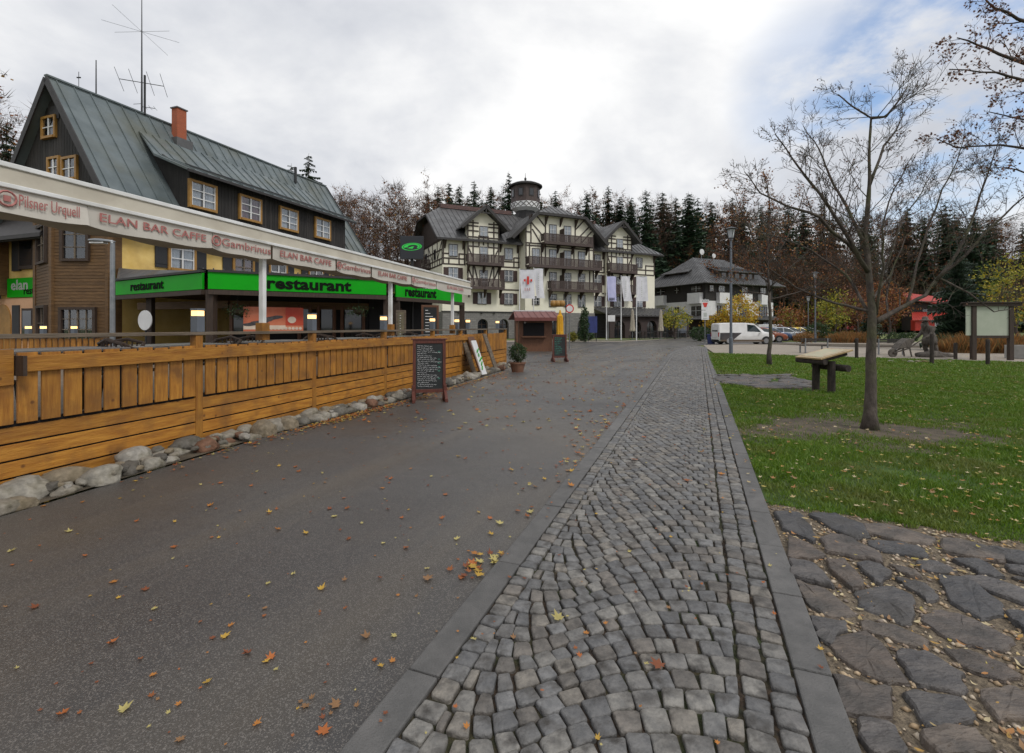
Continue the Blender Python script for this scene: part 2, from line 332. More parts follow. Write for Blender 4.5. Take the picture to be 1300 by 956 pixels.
flagb = mat('lilac_flag', (.42,.43,.66), (.52,.53,.75), sc=2, rough=.8)
redp = mat('red_paint', (.50,.035,.025), (.60,.05,.035), sc=3, rough=.45)
redroofm = mat('red_roof', (.34,.030,.020), (.42,.048,.034), sc=2, rough=.5)
kioskroof = mat('kiosk_roof', (.13,.038,.032), (.18,.055,.045), sc=4, rough=.55)
brownwood = mat('kiosk_wood', (.10,.042,.02), (.16,.068,.032), sc=4, rough=.6, st=(6,6,1), isl=.2)
bark = mat('tree_bark', (.045,.035,.029), (.105,.085,.070), sc=14, rough=.9, bump=.8, bsc=45, st=(1,1,.45), dirt=(.075,.08,.03), dsc=2.5)
twigm = mat('twig_bark', (.045,.034,.028), (.085,.066,.055), sc=10, rough=.9)
forestbark = mat('forest_bark', (.055,.033,.022), (.105,.064,.042), sc=3, rough=.95)
def leafm(name, ramp, rough=.6, tr=0.25):
    m = mat(name, (.8,.8,.8), (1.15,1.15,1.15), sc=8, rough=rough, ramp=ramp); b = m.node_tree.nodes['Principled BSDF']
    t = m.node_tree; o = t.nodes['Material Output']; tl = t.nodes.new('ShaderNodeBsdfTranslucent'); mx = t.nodes.new('ShaderNodeMixShader'); mx.inputs[0].default_value = tr
    t.links.new(b.inputs['Base Color'].links[0].from_socket, tl.inputs[0]); t.links.new(b.outputs[0], mx.inputs[1]); t.links.new(tl.outputs[0], mx.inputs[2]); t.links.new(mx.outputs[0], o.inputs[0]); return m
needles = leafm('spruce_needles', [(.012,.030,.014),(.022,.050,.020),(.034,.066,.026)], tr=.1)
needles2 = leafm('near_spruce_needles', [(.010,.026,.014),(.020,.042,.018),(.030,.056,.024)], tr=.1)
orangel = leafm('orange_leaves', [(.24,.08,.02),(.34,.13,.03),(.20,.06,.02),(.30,.17,.05),(.15,.05,.02)])
brownl = leafm('brown_leaves', [(.14,.05,.025),(.20,.075,.03),(.10,.035,.02),(.24,.10,.04)])
yellowl = leafm('yellow_leaves', [(.55,.34,.02),(.62,.42,.03),(.46,.24,.02),(.40,.36,.04)])
ygl = leafm('yellow_green_leaves', [(.34,.30,.03),(.22,.24,.03),(.42,.34,.03),(.14,.18,.03)])
fallen = leafm('fallen_leaf', [(.50,.20,.04),(.34,.11,.03),(.58,.36,.06),(.24,.075,.03),(.46,.14,.035),(.52,.44,.16),(.30,.16,.07)])
palel = leafm('pale_fallen_leaf', [(.55,.42,.20),(.60,.50,.30),(.46,.28,.08),(.42,.20,.07),(.50,.40,.10),(.34,.20,.10)])
grassm = leafm('grass_blade', [(.075,.165,.006),(.115,.215,.010),(.165,.235,.016)], rough=.5, tr=.3)
def patchy(m, c, sc, a, b_):
    t = m.node_tree; b = t.nodes['Principled BSDF']; lk = b.inputs['Base Color'].links[0].from_socket; n = t.nodes.new('ShaderNodeTexNoise'); n.inputs['Scale'].default_value = sc; n.inputs['Detail'].default_value = 5; tcn = t.nodes.new('ShaderNodeTexCoord'); t.links.new(tcn.outputs['Object'], n.inputs['Vector'])
    r_ = t.nodes.new('ShaderNodeMapRange'); r_.inputs[1].default_value = a; r_.inputs[2].default_value = b_; t.links.new(n.outputs[0], r_.inputs[0]); mx = t.nodes.new('ShaderNodeMixRGB'); t.links.new(r_.outputs[0], mx.inputs[0]); t.links.new(lk, mx.inputs[1]); mx.inputs[2].default_value = (*c, 1); t.links.new(mx.outputs[0], b.inputs['Base Color'])
    for n_ in t.nodes:
        if n_.type == 'BSDF_TRANSLUCENT': t.links.new(mx.outputs[0], n_.inputs[0])
patchy(grassm, (.17,.17,.04), 1.1, .50, .75); patchy(grassm, (.06,.125,.010), 2.7, .58, .80)
shrubm = leafm('dark_shrub_leaf', [(.018,.045,.012),(.03,.065,.018),(.05,.085,.02)])
tawny = leafm('tawny_grass', [(.36,.17,.045),(.26,.10,.025),(.22,.13,.05),(.16,.12,.04)])
litter = mat('forest_floor', (.06,.04,.022), (.13,.075,.03), sc=.5, rough=.95, bump=.5, dirt=(.05,.06,.02), dsc=.1)
meadow = mat('meadow', (.10,.13,.03), (.17,.19,.06), sc=.6, rough=.95, bump=.4)
hillg = mat('far_hill', (.055,.07,.05), (.10,.11,.08), sc=.05, rough=1)
deckm = mat('deck_boards', (.10,.07,.045), (.16,.115,.075), sc=2, rough=.7, st=(6,1,1))
statm = mat('carved_wood', (.060,.050,.042), (.13,.112,.095), sc=9, rough=.85, bump=1.0, bsc=30, st=(1,1,.4))
cardpal = {}
# ---------------- generic builders ----------------
def text(name, s, size, mtl, parent, loc, rot=(R(90),0,0), ext=.004, align='CENTER', sx=1.0, shear=0.0, bold=0.0):
    cu = bpy.data.curves.new(name, 'FONT'); cu.body = s; cu.size = size; cu.extrude = ext; cu.align_x = align; cu.align_y = 'CENTER'; cu.shear = shear; cu.offset = bold
    cu.resolution_u = 2
    tmp = bpy.data.objects.new('tmp', cu); COL.objects.link(tmp); dg = bpy.context.evaluated_depsgraph_get()
    me = bpy.data.meshes.new_from_object(tmp.evaluated_get(dg)); bpy.data.objects.remove(tmp)
    me.name = name; me.materials.clear(); me.materials.append(mtl)
    o = bpy.data.objects.new(name, me); COL.objects.link(o); o.parent = parent; o.location = loc; o.rotation_euler = rot; o.scale = (sx, 1, 1); return o
class Fr:
    """local frame of a building: origin (x,y), angle; local x along facade, y inward"""
    def __init__(s, x, y, ang): s.o = Vector((x, y)); s.a = ang; s.u = Vector((math.cos(ang), math.sin(ang))); s.v = Vector((-math.sin(ang), math.cos(ang)))
    def lx(s, px, y0=0.0):
        k = (px-650)/F_PX; return (k*(s.o.y+s.v.y*y0)-s.o.x-s.v.x*y0)/(s.u.x-k*s.u.y)
    def pt(s, px, py, y0=0.0):
        x = s.lx(px, y0); D = s.o.y+s.u.y*x+s.v.y*y0; return x, EYE+(HOR-py)/F_PX*D
def roof_poly(mb, pts, thick, sdir, spacing, rib=.05, m=0, ribw=.03):
    """sloping sheet (planar polygon) with standing seams running along sdir"""
    P = [Vector(p) for p in pts]; n = (P[1]-P[0]).cross(P[2]-P[0]).normalized()
    if n.z < 0: n = -n
    mb.ext([p-n*thick for p in P], n*thick, m)
    v = Vector(sdir); v = (v-n*v.dot(n)).normalized(); u = v.cross(n).normalized(); o = P[0]
    uv = [((p-o).dot(u), (p-o).dot(v)) for p in P]; lo = min(a for a, b in uv); hi = max(a for a, b in uv)
    k = lo+spacing*.5
    while k < hi:
        xs = []
        for i in range(len(uv)):
            a, b = uv[i], uv[(i+1) % len(uv)]
            if (a[0]-k)*(b[0]-k) < 0: t = (k-a[0])/(b[0]-a[0]); xs.append(a[1]+t*(b[1]-a[1]))
        xs.sort()
        for i in range(0, len(xs)-1, 2):
            if xs[i+1]-xs[i] > .15: mb.beam(o+u*k+v*xs[i]+n*rib/2, o+u*k+v*xs[i+1]+n*rib/2, ribw, rib, m, up=n)
        k += spacing
def window(par, x, z, w_, h, y, fm, cols=2, rows=2, fw=.09, shut=None, cur=None, mm=None, d=.12, shw=None, shlabel=None, sill=True):
    """frame + back box proud of the wall (facade faces -y)"""
    mm = mm or fm; b = MB()
    b.box(x-w_/2, x+w_/2, y-.02, y+.03, z, z+h, 1)
    b.box(x-w_/2-fw, x-w_/2, y-d, y+.02, z-fw, z+h+fw); b.box(x+w_/2, x+w_/2+fw, y-d, y+.02, z-fw, z+h+fw)
    b.box(x-w_/2, x+w_/2, y-d, y+.02, z+h, z+h+fw); b.box(x-w_/2, x+w_/2, y-d-(.04 if sill else 0), y+.02, z-fw, z)
    o = b.build('window', [fm, inside], par)
    c = MB(); t = .035 if w_ > .6 else .028
    for i in range(1, cols): xx = x-w_/2+w_*i/cols; c.box(xx-t, xx+t, y-d+.01, y-d+.045, z, z+h)
    for i in range(1, rows): zz = z+h*i/rows; c.box(x-w_/2, x+w_/2, y-d+.012, y-d+.043, zz-t*.6, zz+t*.6)
    for xx in (x-w_/2+t*.5, x+w_/2-t*.5): c.box(xx-t*.6, xx+t*.6, y-d+.014, y-d+.047, z, z+h)
    c.build('glazing_bar', mm, o)
    MB().box(x-w_/2, x+w_/2, y-d+.05, y-d+.056, z, z+h).build('pane', pane, o)
    if cur:
        q = MB(); n = 14
        for s_ in (-1, 1):
            for i in range(n//2):
                xa = x+s_*(w_/2-(i)*w_*.40/(n//2)); xb = x+s_*(w_/2-(i+1)*w_*.40/(n//2)); ya, yb = (y-.045, y-.03) if i % 2 else (y-.03, y-.045)
                q.add([(xa,ya,z),(xb,yb,z),(xb,yb,z+h),(xa,ya,z+h)], [(0,1,2,3)])
        q.build('curtain', cur, o)
    if shut:
        sw = shw or w_*.42
        for s_ in (-1, 1):
            q = MB(); xa = x+s_*(w_/2+fw+sw/2+.01); q.box(xa-sw/2, xa+sw/2, y-.07, y-.03, z-.04, z+h+.04)
            for zz in (z+.15, z+h-.15): q.box(xa-sw/2+.01, xa+sw/2-.01, y-.09, y-.071, zz-.04, zz+.04)
            q.build('shutter', shut, o)
    return o

# ---------------- ground, road, pavement ----------------
def sheet(name, pts, z, m, kind='structure', grid=None):
    b = MB(); b.add([(p[0], p[1], z) for p in pts], [tuple(range(len(pts)))]); o = b.build(name, m)
    if o.data.polygons[0].normal.z < 0: o.data.flip_normals()
    tag(o, kind=kind); return o
sheet('ground', [(-900,-300),(900,-300),(900,1200),(-900,1200)], -.03, meadow)
O2 = Vector((-.439, 2.03)); AL = Vector((.351,.936)).normalized(); AC = Vector((AL.y, -AL.x))
def ST(s, t): p = O2+AL*t+AC*s; return (p.x, p.y)
def sL(t): return 0.0 if t < 26 else 1.0*((t-26)/11.3)**1.6
def WD(t): return 1.662+.012*max(t, -2)
ts = [-5+i*1.0 for i in range(0, 45)]
left_edge = [(-6.9,-6),(-4.75,1.0),(-4.30,3.0),(-3.98,4.0),(-3.62,5.5),(-3.27,6.9),(-2.2,9.95),(-1.2,13.5),(-.3,16.6),(-1.2,18.5),(-4.5,21)]
road = left_edge+[(-9,30),(-10,44),(4,49),(11,48.5),(17.8,57),(27.6,70),(34,70),(40,66),(30,46),(20,41.6),(15.2,39.2)]+[ST(sL(t)+.05, t) for t in reversed(ts) if t <= 38]+[(-2.4,-6)]
sheet('road', road, 0.0, asphalt)
sheet('parking_lot', [(17.5,41.9),(30,45.9),(55,50),(90,70),(90,120),(50,130),(40,80),(27,56)], .004, parkmat)
sheet('pavement', [(11.2,26.5),(14.4,24.5),(18.6,22.1),(21.6,19.7),(60,14),(70,46),(40,47),(30,45.6),(20,41.2),(15.5,38.9),ST(WD(34)-.02,34)], .03, beige)
sheet('terrace_ground', [(-30,2),(-5.2,2),(-.9,18.3),(-5,22),(-9,30),(-10,44),(-40,44)], -.01, soil)
sheet('forecourt', [(4,49),(11,48.5),(17.8,57),(27.6,70),(34,70),(34,74),(25,76),(15,58.6),(0,53),(-10,50),(-10,44)], .006, beige)
sheet('verge', [(6.5,51.6),(12,52.2),(18,58.5),(27,70.2),(26,71),(16.5,60),(11,54),(6.5,53)], .02, turf)
# lawn
LW = [ST(WD(t)-.01, t) for t in (2.76,5,9,14,20,26)]+[(11.0,26.6),(14.2,24.7),(18.3,22.3),(21.2,19.9),(34,16),(34,-6),(12,-1.1),(7,1.5)]
lb_ = MB(); lb_.ext([(p[0], p[1], -.02) for p in LW], (0,0,.055)); lw_ = lb_.build('lawn', turf); tag(lw_, kind='structure')
sheet('gravel_bed', [ST(WD(-6)-.02,-6), ST(WD(2.7)-.02,2.7),(2.15,4.12),(7,1.62),(12,-.95),(12,-6)], .030, gravel)
# kerbs
def kerb(name, sfn, t0, t1, ln, wd=.145, z=.06, side=1):
    b = MB(); t = t0
    while t < t1:
        a = t+.004; c = min(t+ln, t1)-.004; s0, s1 = sfn(a), sfn(c); j = rnd.uniform(-.003,.003)
        pts = [ST(s0,a), ST(s0+side*wd,a), ST(s1+side*wd,c), ST(s1,c)]
        b.ext([(x, y, -.05) for x, y in pts], (0,0,.05+z+j)); t += ln
    o = b.build(name, kerbm, bevel=.008); tag(o, kind='structure'); return o
kerb('kerb', lambda t: sL(t), -5, 38, 1.0)
kerb('kerb', lambda t: WD(t), -5, 36, .62, side=-1)
# cobbled pavement: arcs between straight border rows
def cobbles():
    V = []; Fq = []; rr = random.Random(3)
    def stone(c4, z, big):
        cx = sum(p[0] for p in c4)/4; cy = sum(p[1] for p in c4)/4; gap = .0075
        out_ = []
        for i in range(4):
            p = c4[i]; d = math.hypot(p[0]-cx, p[1]-cy); k = 1-gap/max(d, .02)
            jx, jy = rr.uniform(-.008,.008), rr.uniform(-.008,.008)
            out_.append((cx+(p[0]-cx)*k+jx, cy+(p[1]-cy)*k+jy))
        ring = []
        for i in range(4):
            p = out_[i]; a = out_[i-1]; b_ = out_[(i+1) % 4]; r_ = rr.uniform(.05,.14)
            ring.append((p[0]+(a[0]-p[0])*r_, p[1]+(a[1]-p[1])*r_)); ring.append((p[0]+(b_[0]-p[0])*r_, p[1]+(b_[1]-p[1])*r_))
        b0 = len(V); tx, ty = rr.uniform(-.05,.05), rr.uniform(-.05,.05)
        for k, dz, in ((1.0,-.03),(1.0,-.007),(.955,-.0012),(.84,.0014)):
            for x, y in ring:
                xx = cx+(x-cx)*k; yy = cy+(y-cy)*k; V.append((xx, yy, z+dz+(xx-cx)*tx+(yy-cy)*ty))
        V.append((cx, cy, z+.0018))
        for lv in range(3):
            for i in range(8): a = b0+lv*8+i; b1 = b0+lv*8+(i+1) % 8; Fq.append((a, b1, b1+8)); Fq.append((a, b1+8, a+8))
        for i in range(8): Fq.append((b0+24+i, b0+24+(i+1) % 8, b0+32))
    def put(pts, t):
        q = [ST(*p) for p in pts]; stone(q, .058+rr.uniform(-.004,.004), t < 6)
    # border rows
    for side, nrow in ((0, 1), (1, 2)):
        for r_ in range(nrow):
            t = -5.0
            while t < 36:
                ln = rr.uniform(.085,.115); bw = .105
                if side == 0: s0 = sL(t)+.15+r_*bw; s1 = s0+bw
                else: s1 = WD(t)-.15-r_*bw; s0 = s1-bw
                if s1 > sL(t)+.2: put([(s0,t),(s1,t),(s1,t+ln),(s0,t+ln)], t)
                t += ln
    p = .112; k = -64
    UU = np.linspace(-1, 1, 401); SLP = np.interp(UU, [-1,-.8,-.55,-.3,-.05,.2,.5,1], [.02,.18,.70,.95,.78,.50,.28,.08]); FF = np.concatenate([[0], np.cumsum((SLP[1:]+SLP[:-1])/2*(UU[1:]-UU[:-1]))])*.62
    def f(u): return float(np.interp(u, UU, FF))
    def slp(u): return float(np.interp(u, UU, SLP))
    while True:
        t0 = -6.4+k*p
        if t0 > 37: break
        if t0 < -6.3: k += 1; continue
        a = sL(t0)+.15+.105; b_ = WD(t0)-.15-.21
        if b_-a < .2: k += 1; continue
        hw = (b_-a)/2; c = (a+b_)/2
        # arc-length param
        us = [-1+i*.01 for i in range(201)]; ls = [0]
        for i in range(1, 201): ls.append(ls[-1]+math.hypot((us[i]-us[i-1])*hw, f(us[i])-f(us[i-1])))
        n = max(4, round(ls[-1]/.098)); off = (k % 2)*.5
        cuts = [0]+[ls[-1]*min(1, max(0, (i+off+rr.uniform(-.1,.1))/n)) for i in range(0 if off else 1, n)]+[ls[-1]]
        cu = [float(np.interp(l, ls, us)) for l in cuts]
        for i in range(len(cu)-1):
            if cu[i+1]-cu[i] < .03: continue
            u0, u1 = cu[i], cu[i+1]
            def top(u, edge):
                s_ = slp(u); kk = p/(1+s_*s_)
                return (c+u*hw, t0+f(u)+p) if edge else (c+u*hw-s_*kk, t0+f(u)+kk)
            put([(c+u0*hw, t0+f(u0)), (c+u1*hw, t0+f(u1)), top(u1, u1 > .93), top(u0, u0 < -.93)], t0)
        k += 1
    o = np_mesh('cobbled_pavement', V, Fq, cobm); tag(o, kind='structure')
cobbles()
jt = [ST(sL(t)+.1, t) for t in ts if t < 37]; jt2 = [ST(WD(t)-.1, t) for t in ts if t < 37]
sheet('joint_bed', jt+jt2[::-1], .040, jointm)
# flagstones
FL = """270,165 370,170 430,240 430,280 310,230|415,170 520,170 640,215 655,260 590,265 480,215|630,210 720,215 925,265 915,290 800,280 660,245|325,260 400,290 485,345 400,350 325,345|470,270 500,250 560,260 680,320 720,375 640,350 490,325|655,275 780,280 870,300 900,345 780,330 690,310|960,275 1010,270 1180,320 1220,365 1090,345 970,320|1155,305 1330,335 1340,390 1190,345|340,355 440,375 515,465 430,445 335,420|490,360 560,355 640,455 590,480 500,400|610,370 690,365 750,405 710,460 630,400|750,375 860,400 880,430 790,410|855,360 940,365 1030,400 960,405 880,395|1010,355 1120,360 1230,430 1120,415|360,440 480,480 600,570 500,585 400,530 370,490|610,480 740,465 840,500 845,600 800,610 620,540|780,435 880,450 960,510 900,520 830,475|945,420 1080,430 1210,530 1215,580 1120,590 1010,530|1045,425 1130,420 1330,490 1320,540 1170,490|880,595 960,555 1080,590 1260,680 1200,720 1060,700 950,660|620,600 760,620 900,680 880,710 760,680 650,650|420,590 560,610 560,640 490,700 440,650|500,690 640,645 730,720 810,860 700,840 620,800 540,760|770,730 900,740 1040,820 1060,900 870,870 820,800|970,715 1080,725 1220,780 1280,830 1220,850 1080,810|1240,575 1390,585 1380,680 1260,620|1225,380 1350,390 1350,425 1250,405|1260,430 1380,440 1400,480|1240,755 1380,765 1400,850|520,830 600,860 760,890 740,1000 560,980|800,900 1040,920 1100,1020 900,1040|1100,880 1280,880 1400,1000 1200,1010|600,1020 740,1030 820,1150 680,1160|860,1070 1080,1050 1180,1150 960,1180"""
def blob_slab(b, poly, z0, th, seed, m=0, rings=3):
    rr = random.Random(seed); n = len(poly); P = []
    for i in range(n):
        a = Vector(poly[i]); c = Vector(poly[(i+1) % n])
        for k in range(4):
            q = a.lerp(c, k/4)+Vector((rr.uniform(-1,1), rr.uniform(-1,1)))*.014; P.append(q)
    P = [(P[i-1]+P[i]*6+P[(i+1) % len(P)])/8 for i in range(len(P))]
    cen = sum(P, Vector((0,0)))/len(P); P = [cen+(q-cen)*(1.10 if m == 0 and rings == 3 else 1.0) for q in P]; n = len(P); tx, ty = rr.uniform(-.03,.03), rr.uniform(-.03,.03)
    vs = []; lv = [(1.0,-.04),(.992,th*.40),(.955,th*.80),(.88,th*.97),(.45,th+.003)]
    for k, dz in lv:
        for q in P:
            x = cen.x+(q.x-cen.x)*k; y = cen.y+(q.y-cen.y)*k
            j = rr.uniform(-.004,.004) if k < .9 else rr.uniform(-.002,.002)
            vs.append((x, y, z0+dz+j+(x-cen.x)*tx+(y-cen.y)*ty))
    vs.append((cen.x, cen.y, z0+th)); fs = []
    for l_ in range(len(lv)-1):
        for i in range(n): fs.append((l_*n+i, l_*n+(i+1) % n, (l_+1)*n+(i+1) % n, (l_+1)*n+i))
    e = (len(lv)-1)*n
    for i in range(n): fs.append((e+i, e+(i+1) % n, len(vs)-1))
    b.add(vs, fs, m)
b = MB(); sd = 0
for sl_ in FL.split('|'):
    pts = []
    for w2 in sl_.split():
        x, y = map(float, w2.split(',')); g = G(900+x/3.25, 600+y/3.25, .05); pts.append((g.x, g.y))
    ar = sum(pts[i][0]*pts[(i+1) % len(pts)][1]-pts[(i+1) % len(pts)][0]*pts[i][1] for i in range(len(pts)))
    if ar < 0: pts = pts[::-1]
    sd += 1; blob_slab(b, pts, .022, rnd.uniform(.026,.046), sd)
rr = random.Random(44)
for i in range(16):
    for j in range(11):
        x = 1.5+i*.46+rr.uniform(-.05,.05)+(j % 2)*.2; y = -1.0+j*.40+rr.uniform(-.04,.04)
        if x < 1.16*max(y, 0)+(.55 if y > .95 else 1.6 if y > .5 else .9) or x < 1.337+.385*(y-2.03)+.3 or y > 3.98-(x-2.2)*.52-.28 or (y < 1.75 and x < 2.6): continue
        n = 6; a0 = rr.random()*6; sd += 1
        blob_slab(b, [(x+rr.uniform(.17,.25)*math.cos(a0+k*6.283/n)*1.1, y+rr.uniform(.15,.22)*math.sin(a0+k*6.283/n)) for k in range(n)], .022, rnd.uniform(.026,.046), sd)
o = b.build('flagstones', slabm, smooth=False); tag(o, kind='structure')
# strip of stones set in the lawn
b = MB(); rr = random.Random(5); A = [G(905,476), G(1003,482), G(1040,495), G(985,498), G(915,492)]
for i in range(150):
    px = rr.uniform(912,1030); py = rr.uniform(478,496)
    lo = 477+max(0, px-1000)*.35; hi = 490+(px-912)*.09
    if not (lo < py < hi): continue
    g = G(px, py); s_ = rr.uniform(.12,.26); a0 = rr.uniform(0, 6); n = 6
    blob_slab(b, [(g.x+s_*math.cos(a0+k*6.283/n)*rr.uniform(.7,1.2), g.y+s_*.8*math.sin(a0+k*6.283/n)*rr.uniform(.7,1.2)) for k in range(n)], .03, .05, 100+i)
o = b.build('stone_strip', slabm); tag(o, kind='structure')
# pebbles between flagstones
def pebbles():
    rr = np.random.RandomState(2); n = 9000; x = 1.2+rr.rand(n)*4.2; y = .6+rr.rand(n)*3.4
    keep = ((x-1.337-.385*(y-2.03)) > .02) & (y < 3.95-(x-2.2)*.52); x = x[keep]; y = y[keep]; n = len(x)
    r_ = .006+rr.rand(n)**2*.012; base = np.array([(1,0,0),(-1,0,0),(0,1,0),(0,-1,0),(0,0,1),(0,0,-1)], float); T = np.array([(0,2,4),(2,1,4),(1,3,4),(3,0,4),(2,0,5),(1,2,5),(3,1,5),(0,3,5)])
    ang = rr.rand(n)*6.28; sx = r_*(.8+rr.rand(n)*.9); sy = r_; sz = r_*.7
    V = np.zeros((n, 6, 3)); bx = base[None]*np.stack([sx, sy, sz], 1)[:, None]
    V[..., 0] = bx[..., 0]*np.cos(ang)[:, None]-bx[..., 1]*np.sin(ang)[:, None]+x[:, None]; V[..., 1] = bx[..., 0]*np.sin(ang)[:, None]+bx[..., 1]*np.cos(ang)[:, None]+y[:, None]; V[..., 2] = bx[..., 2]+.034
    Fz = T[None]+(np.arange(n)*6)[:, None, None]
    pm = leafm('pebble', [(.40,.30,.19),(.28,.21,.15),(.48,.40,.30),(.20,.16,.13),(.34,.24,.14)], tr=0); o = np_mesh('pebbles', V.reshape(-1,3), Fz.reshape(-1,3), pm, smooth=True)
    tag(o, 'small tan pebbles filling the joints between the flagstones', 'gravel', kind='stuff')
pebbles()
# leaf scatter
STAR = []
for i in range(14):
    a = math.pi*2*i/14; r_ = (1.0,.52,.93,.45,.72,.40,.50,.12,.50,.40,.72,.45,.93,.52)[i]; STAR.append((math.cos(a)*r_, math.sin(a)*r_))
def leaves(name, pos, size, mtl, label, curl=.42, shape='star', kind='stuff', parent=None, flat=True, seed=1, cat='fallen leaves'):
    rr = np.random.RandomState(seed); pos = np.asarray(pos, float); n = len(pos); size = np.asarray(size, float)*np.ones(n)
    base = np.array(STAR if shape == 'star' else [(1,0),(.35,.42),(-.5,.38),(-1,0),(-.5,-.38),(.35,-.42)], float); k = len(base)
    ang = rr.rand(n)*6.283; sy = .75+rr.rand(n)*.35
    if flat: tl = (rr.rand(n,2)-.5)*.5
    B = np.concatenate([base, [[0,0]]], 0); r2 = (B**2).sum(1)
    X = B[None,:,0]*size[:,None]; Y = B[None,:,1]*size[:,None]*sy[:,None]; Z = r2[None]*size[:,None]*curl*(rr.rand(n)*1.2+.1)[:,None]*(.4+np.abs(np.sin(np.arctan2(B[:,1],B[:,0])[None]*2+ang[:,None])))
    if flat:
        x = X*np.cos(ang)[:,None]-Y*np.sin(ang)[:,None]; y = X*np.sin(ang)[:,None]+Y*np.cos(ang)[:,None]; z = Z+np.abs(x*tl[:,:1]+y*tl[:,1:])*.6+.004
    else:
        # random orientation
        q = rr.randn(n,4); q /= np.linalg.norm(q,axis=1)[:,None]; a_,b_,c_,d_ = q.T
        Rm = np.stack([1-2*(c_*c_+d_*d_),2*(b_*c_-a_*d_),2*(b_*d_+a_*c_),2*(b_*c_+a_*d_),1-2*(b_*b_+d_*d_),2*(c_*d_-a_*b_),2*(b_*d_-a_*c_),2*(c_*d_+a_*b_),1-2*(b_*b_+c_*c_)],1).reshape(n,3,3)
        P = np.einsum('nij,nkj->nki', Rm, np.stack([X,Y,Z],2)); x, y, z = P[...,0], P[...,1], P[...,2]
    V = np.stack([x+pos[:,:1], y+pos[:,1:2], z+pos[:,2:3]], 2)
    T = np.array([(i,(i+1) % k,k) for i in range(k)]); Fz = T[None]+(np.arange(n)*(k+1))[:,None,None]
    o = np_mesh(name, V.reshape(-1,3), Fz.reshape(-1,3), mtl, parent)
    if parent is None: tag(o, label, cat, kind=kind)
    return o
def road_leaves():
    rr = random.Random(11); P = []; S = []
    for i in range(1700):
        D = 1.5+rr.random()**1.6*30; t = (D-2.03)/.936
        xl = np.interp(D, [1,3,5.5,6.9,9.95,16.6,30], [-4.7,-4.3,-3.6,-3.2,-2.1,0,2]); xr = ST(0, t)[0]
        u = rr.random()
        x = xl+(xr-xl)*(u if rr.random() < .55 else (u**.45 if rr.random() < .5 else u**2.2))
        if x > xr-.05: x = xr-.05-rr.random()*.2
        P.append((x, D, .002)); S.append(rr.choice([.008,.011,.014,.018,.024,.036]) if D < 7 else rr.uniform(.02,.06))
    for i in range(130):      # drift along the kerb
        D = rr.choice([rr.gauss(3.0,.12), rr.uniform(2,16), rr.uniform(3,16), rr.uniform(5,16), rr.gauss(6.3,.8)]); t = (D-2.03)/.936; x = ST(0,t)[0]-abs(rr.gauss(.04,.16))-.03; P.append((x, D, .003+rr.random()*.012)); S.append(rr.uniform(.02,.055))
    for i in range(900):      # drift along the boulders
        D = rr.choice([rr.gauss(7.6,.7), rr.gauss(8.6,.6), rr.uniform(5,16), rr.gauss(12,1.5)]); x = np.interp(D, [1,3,5.5,6.9,9.95,16.6,30], [-4.7,-4.3,-3.6,-3.2,-2.1,-.1,2])+abs(rr.gauss(0,.13))+.02; P.append((x, D, .003+rr.random()*.02)); S.append(rr.uniform(.018,.045))
    leaves('fallen_leaves', P, S, fallen, 'scattered orange and yellow maple leaves lying on the wet asphalt road')
    P = []; S = []
    for i in range(420):
        t = -1+rr.random()**1.5*26; s_ = rr.uniform(0, WD(t)); x, y = ST(s_, t); P.append((x, y, .064)); S.append(rr.choice([.008,.011,.014,.018,.05 if rr.random() < .3 else .02]))
    leaves('fallen_leaves', P, S, fallen, 'few small orange leaves lying on the cobbled pavement', seed=2)
    P = []; S = []
    for i in range(1500):
        x = rr.uniform(1.2,5.5); y = rr.uniform(.8,3.95)
        if x-1.337-.385*(y-2.03) < .05 or y > 3.9-(x-2.2)*.52: continue
        P.append((x, y, .036 if rr.random() < .85 else .075)); S.append(rr.uniform(.008,.026))
    leaves('fallen_leaves', P, S, palel, 'dry tan leaves caught between the flagstones at the lower right', seed=3, shape='oval')
    P = []; S = []
    for i in range(3300):
        D = 3+rr.random()**1.1*23; x = ST(WD(0),(D-2.03)/.936)[0]+.1+rr.random()*(D*1.07-0.2)
        if D < 3.95-(x-2.2)*.52+.1 or x > 1.12*D+.4: continue
        P.append((x, D, .065+rr.random()*.012)); S.append(rr.choice([.015,.02,.028,.038]))
    leaves('fallen_leaves', P, S, palel, 'pale yellow and tan leaves scattered over the green lawn', seed=4)
road_leaves()
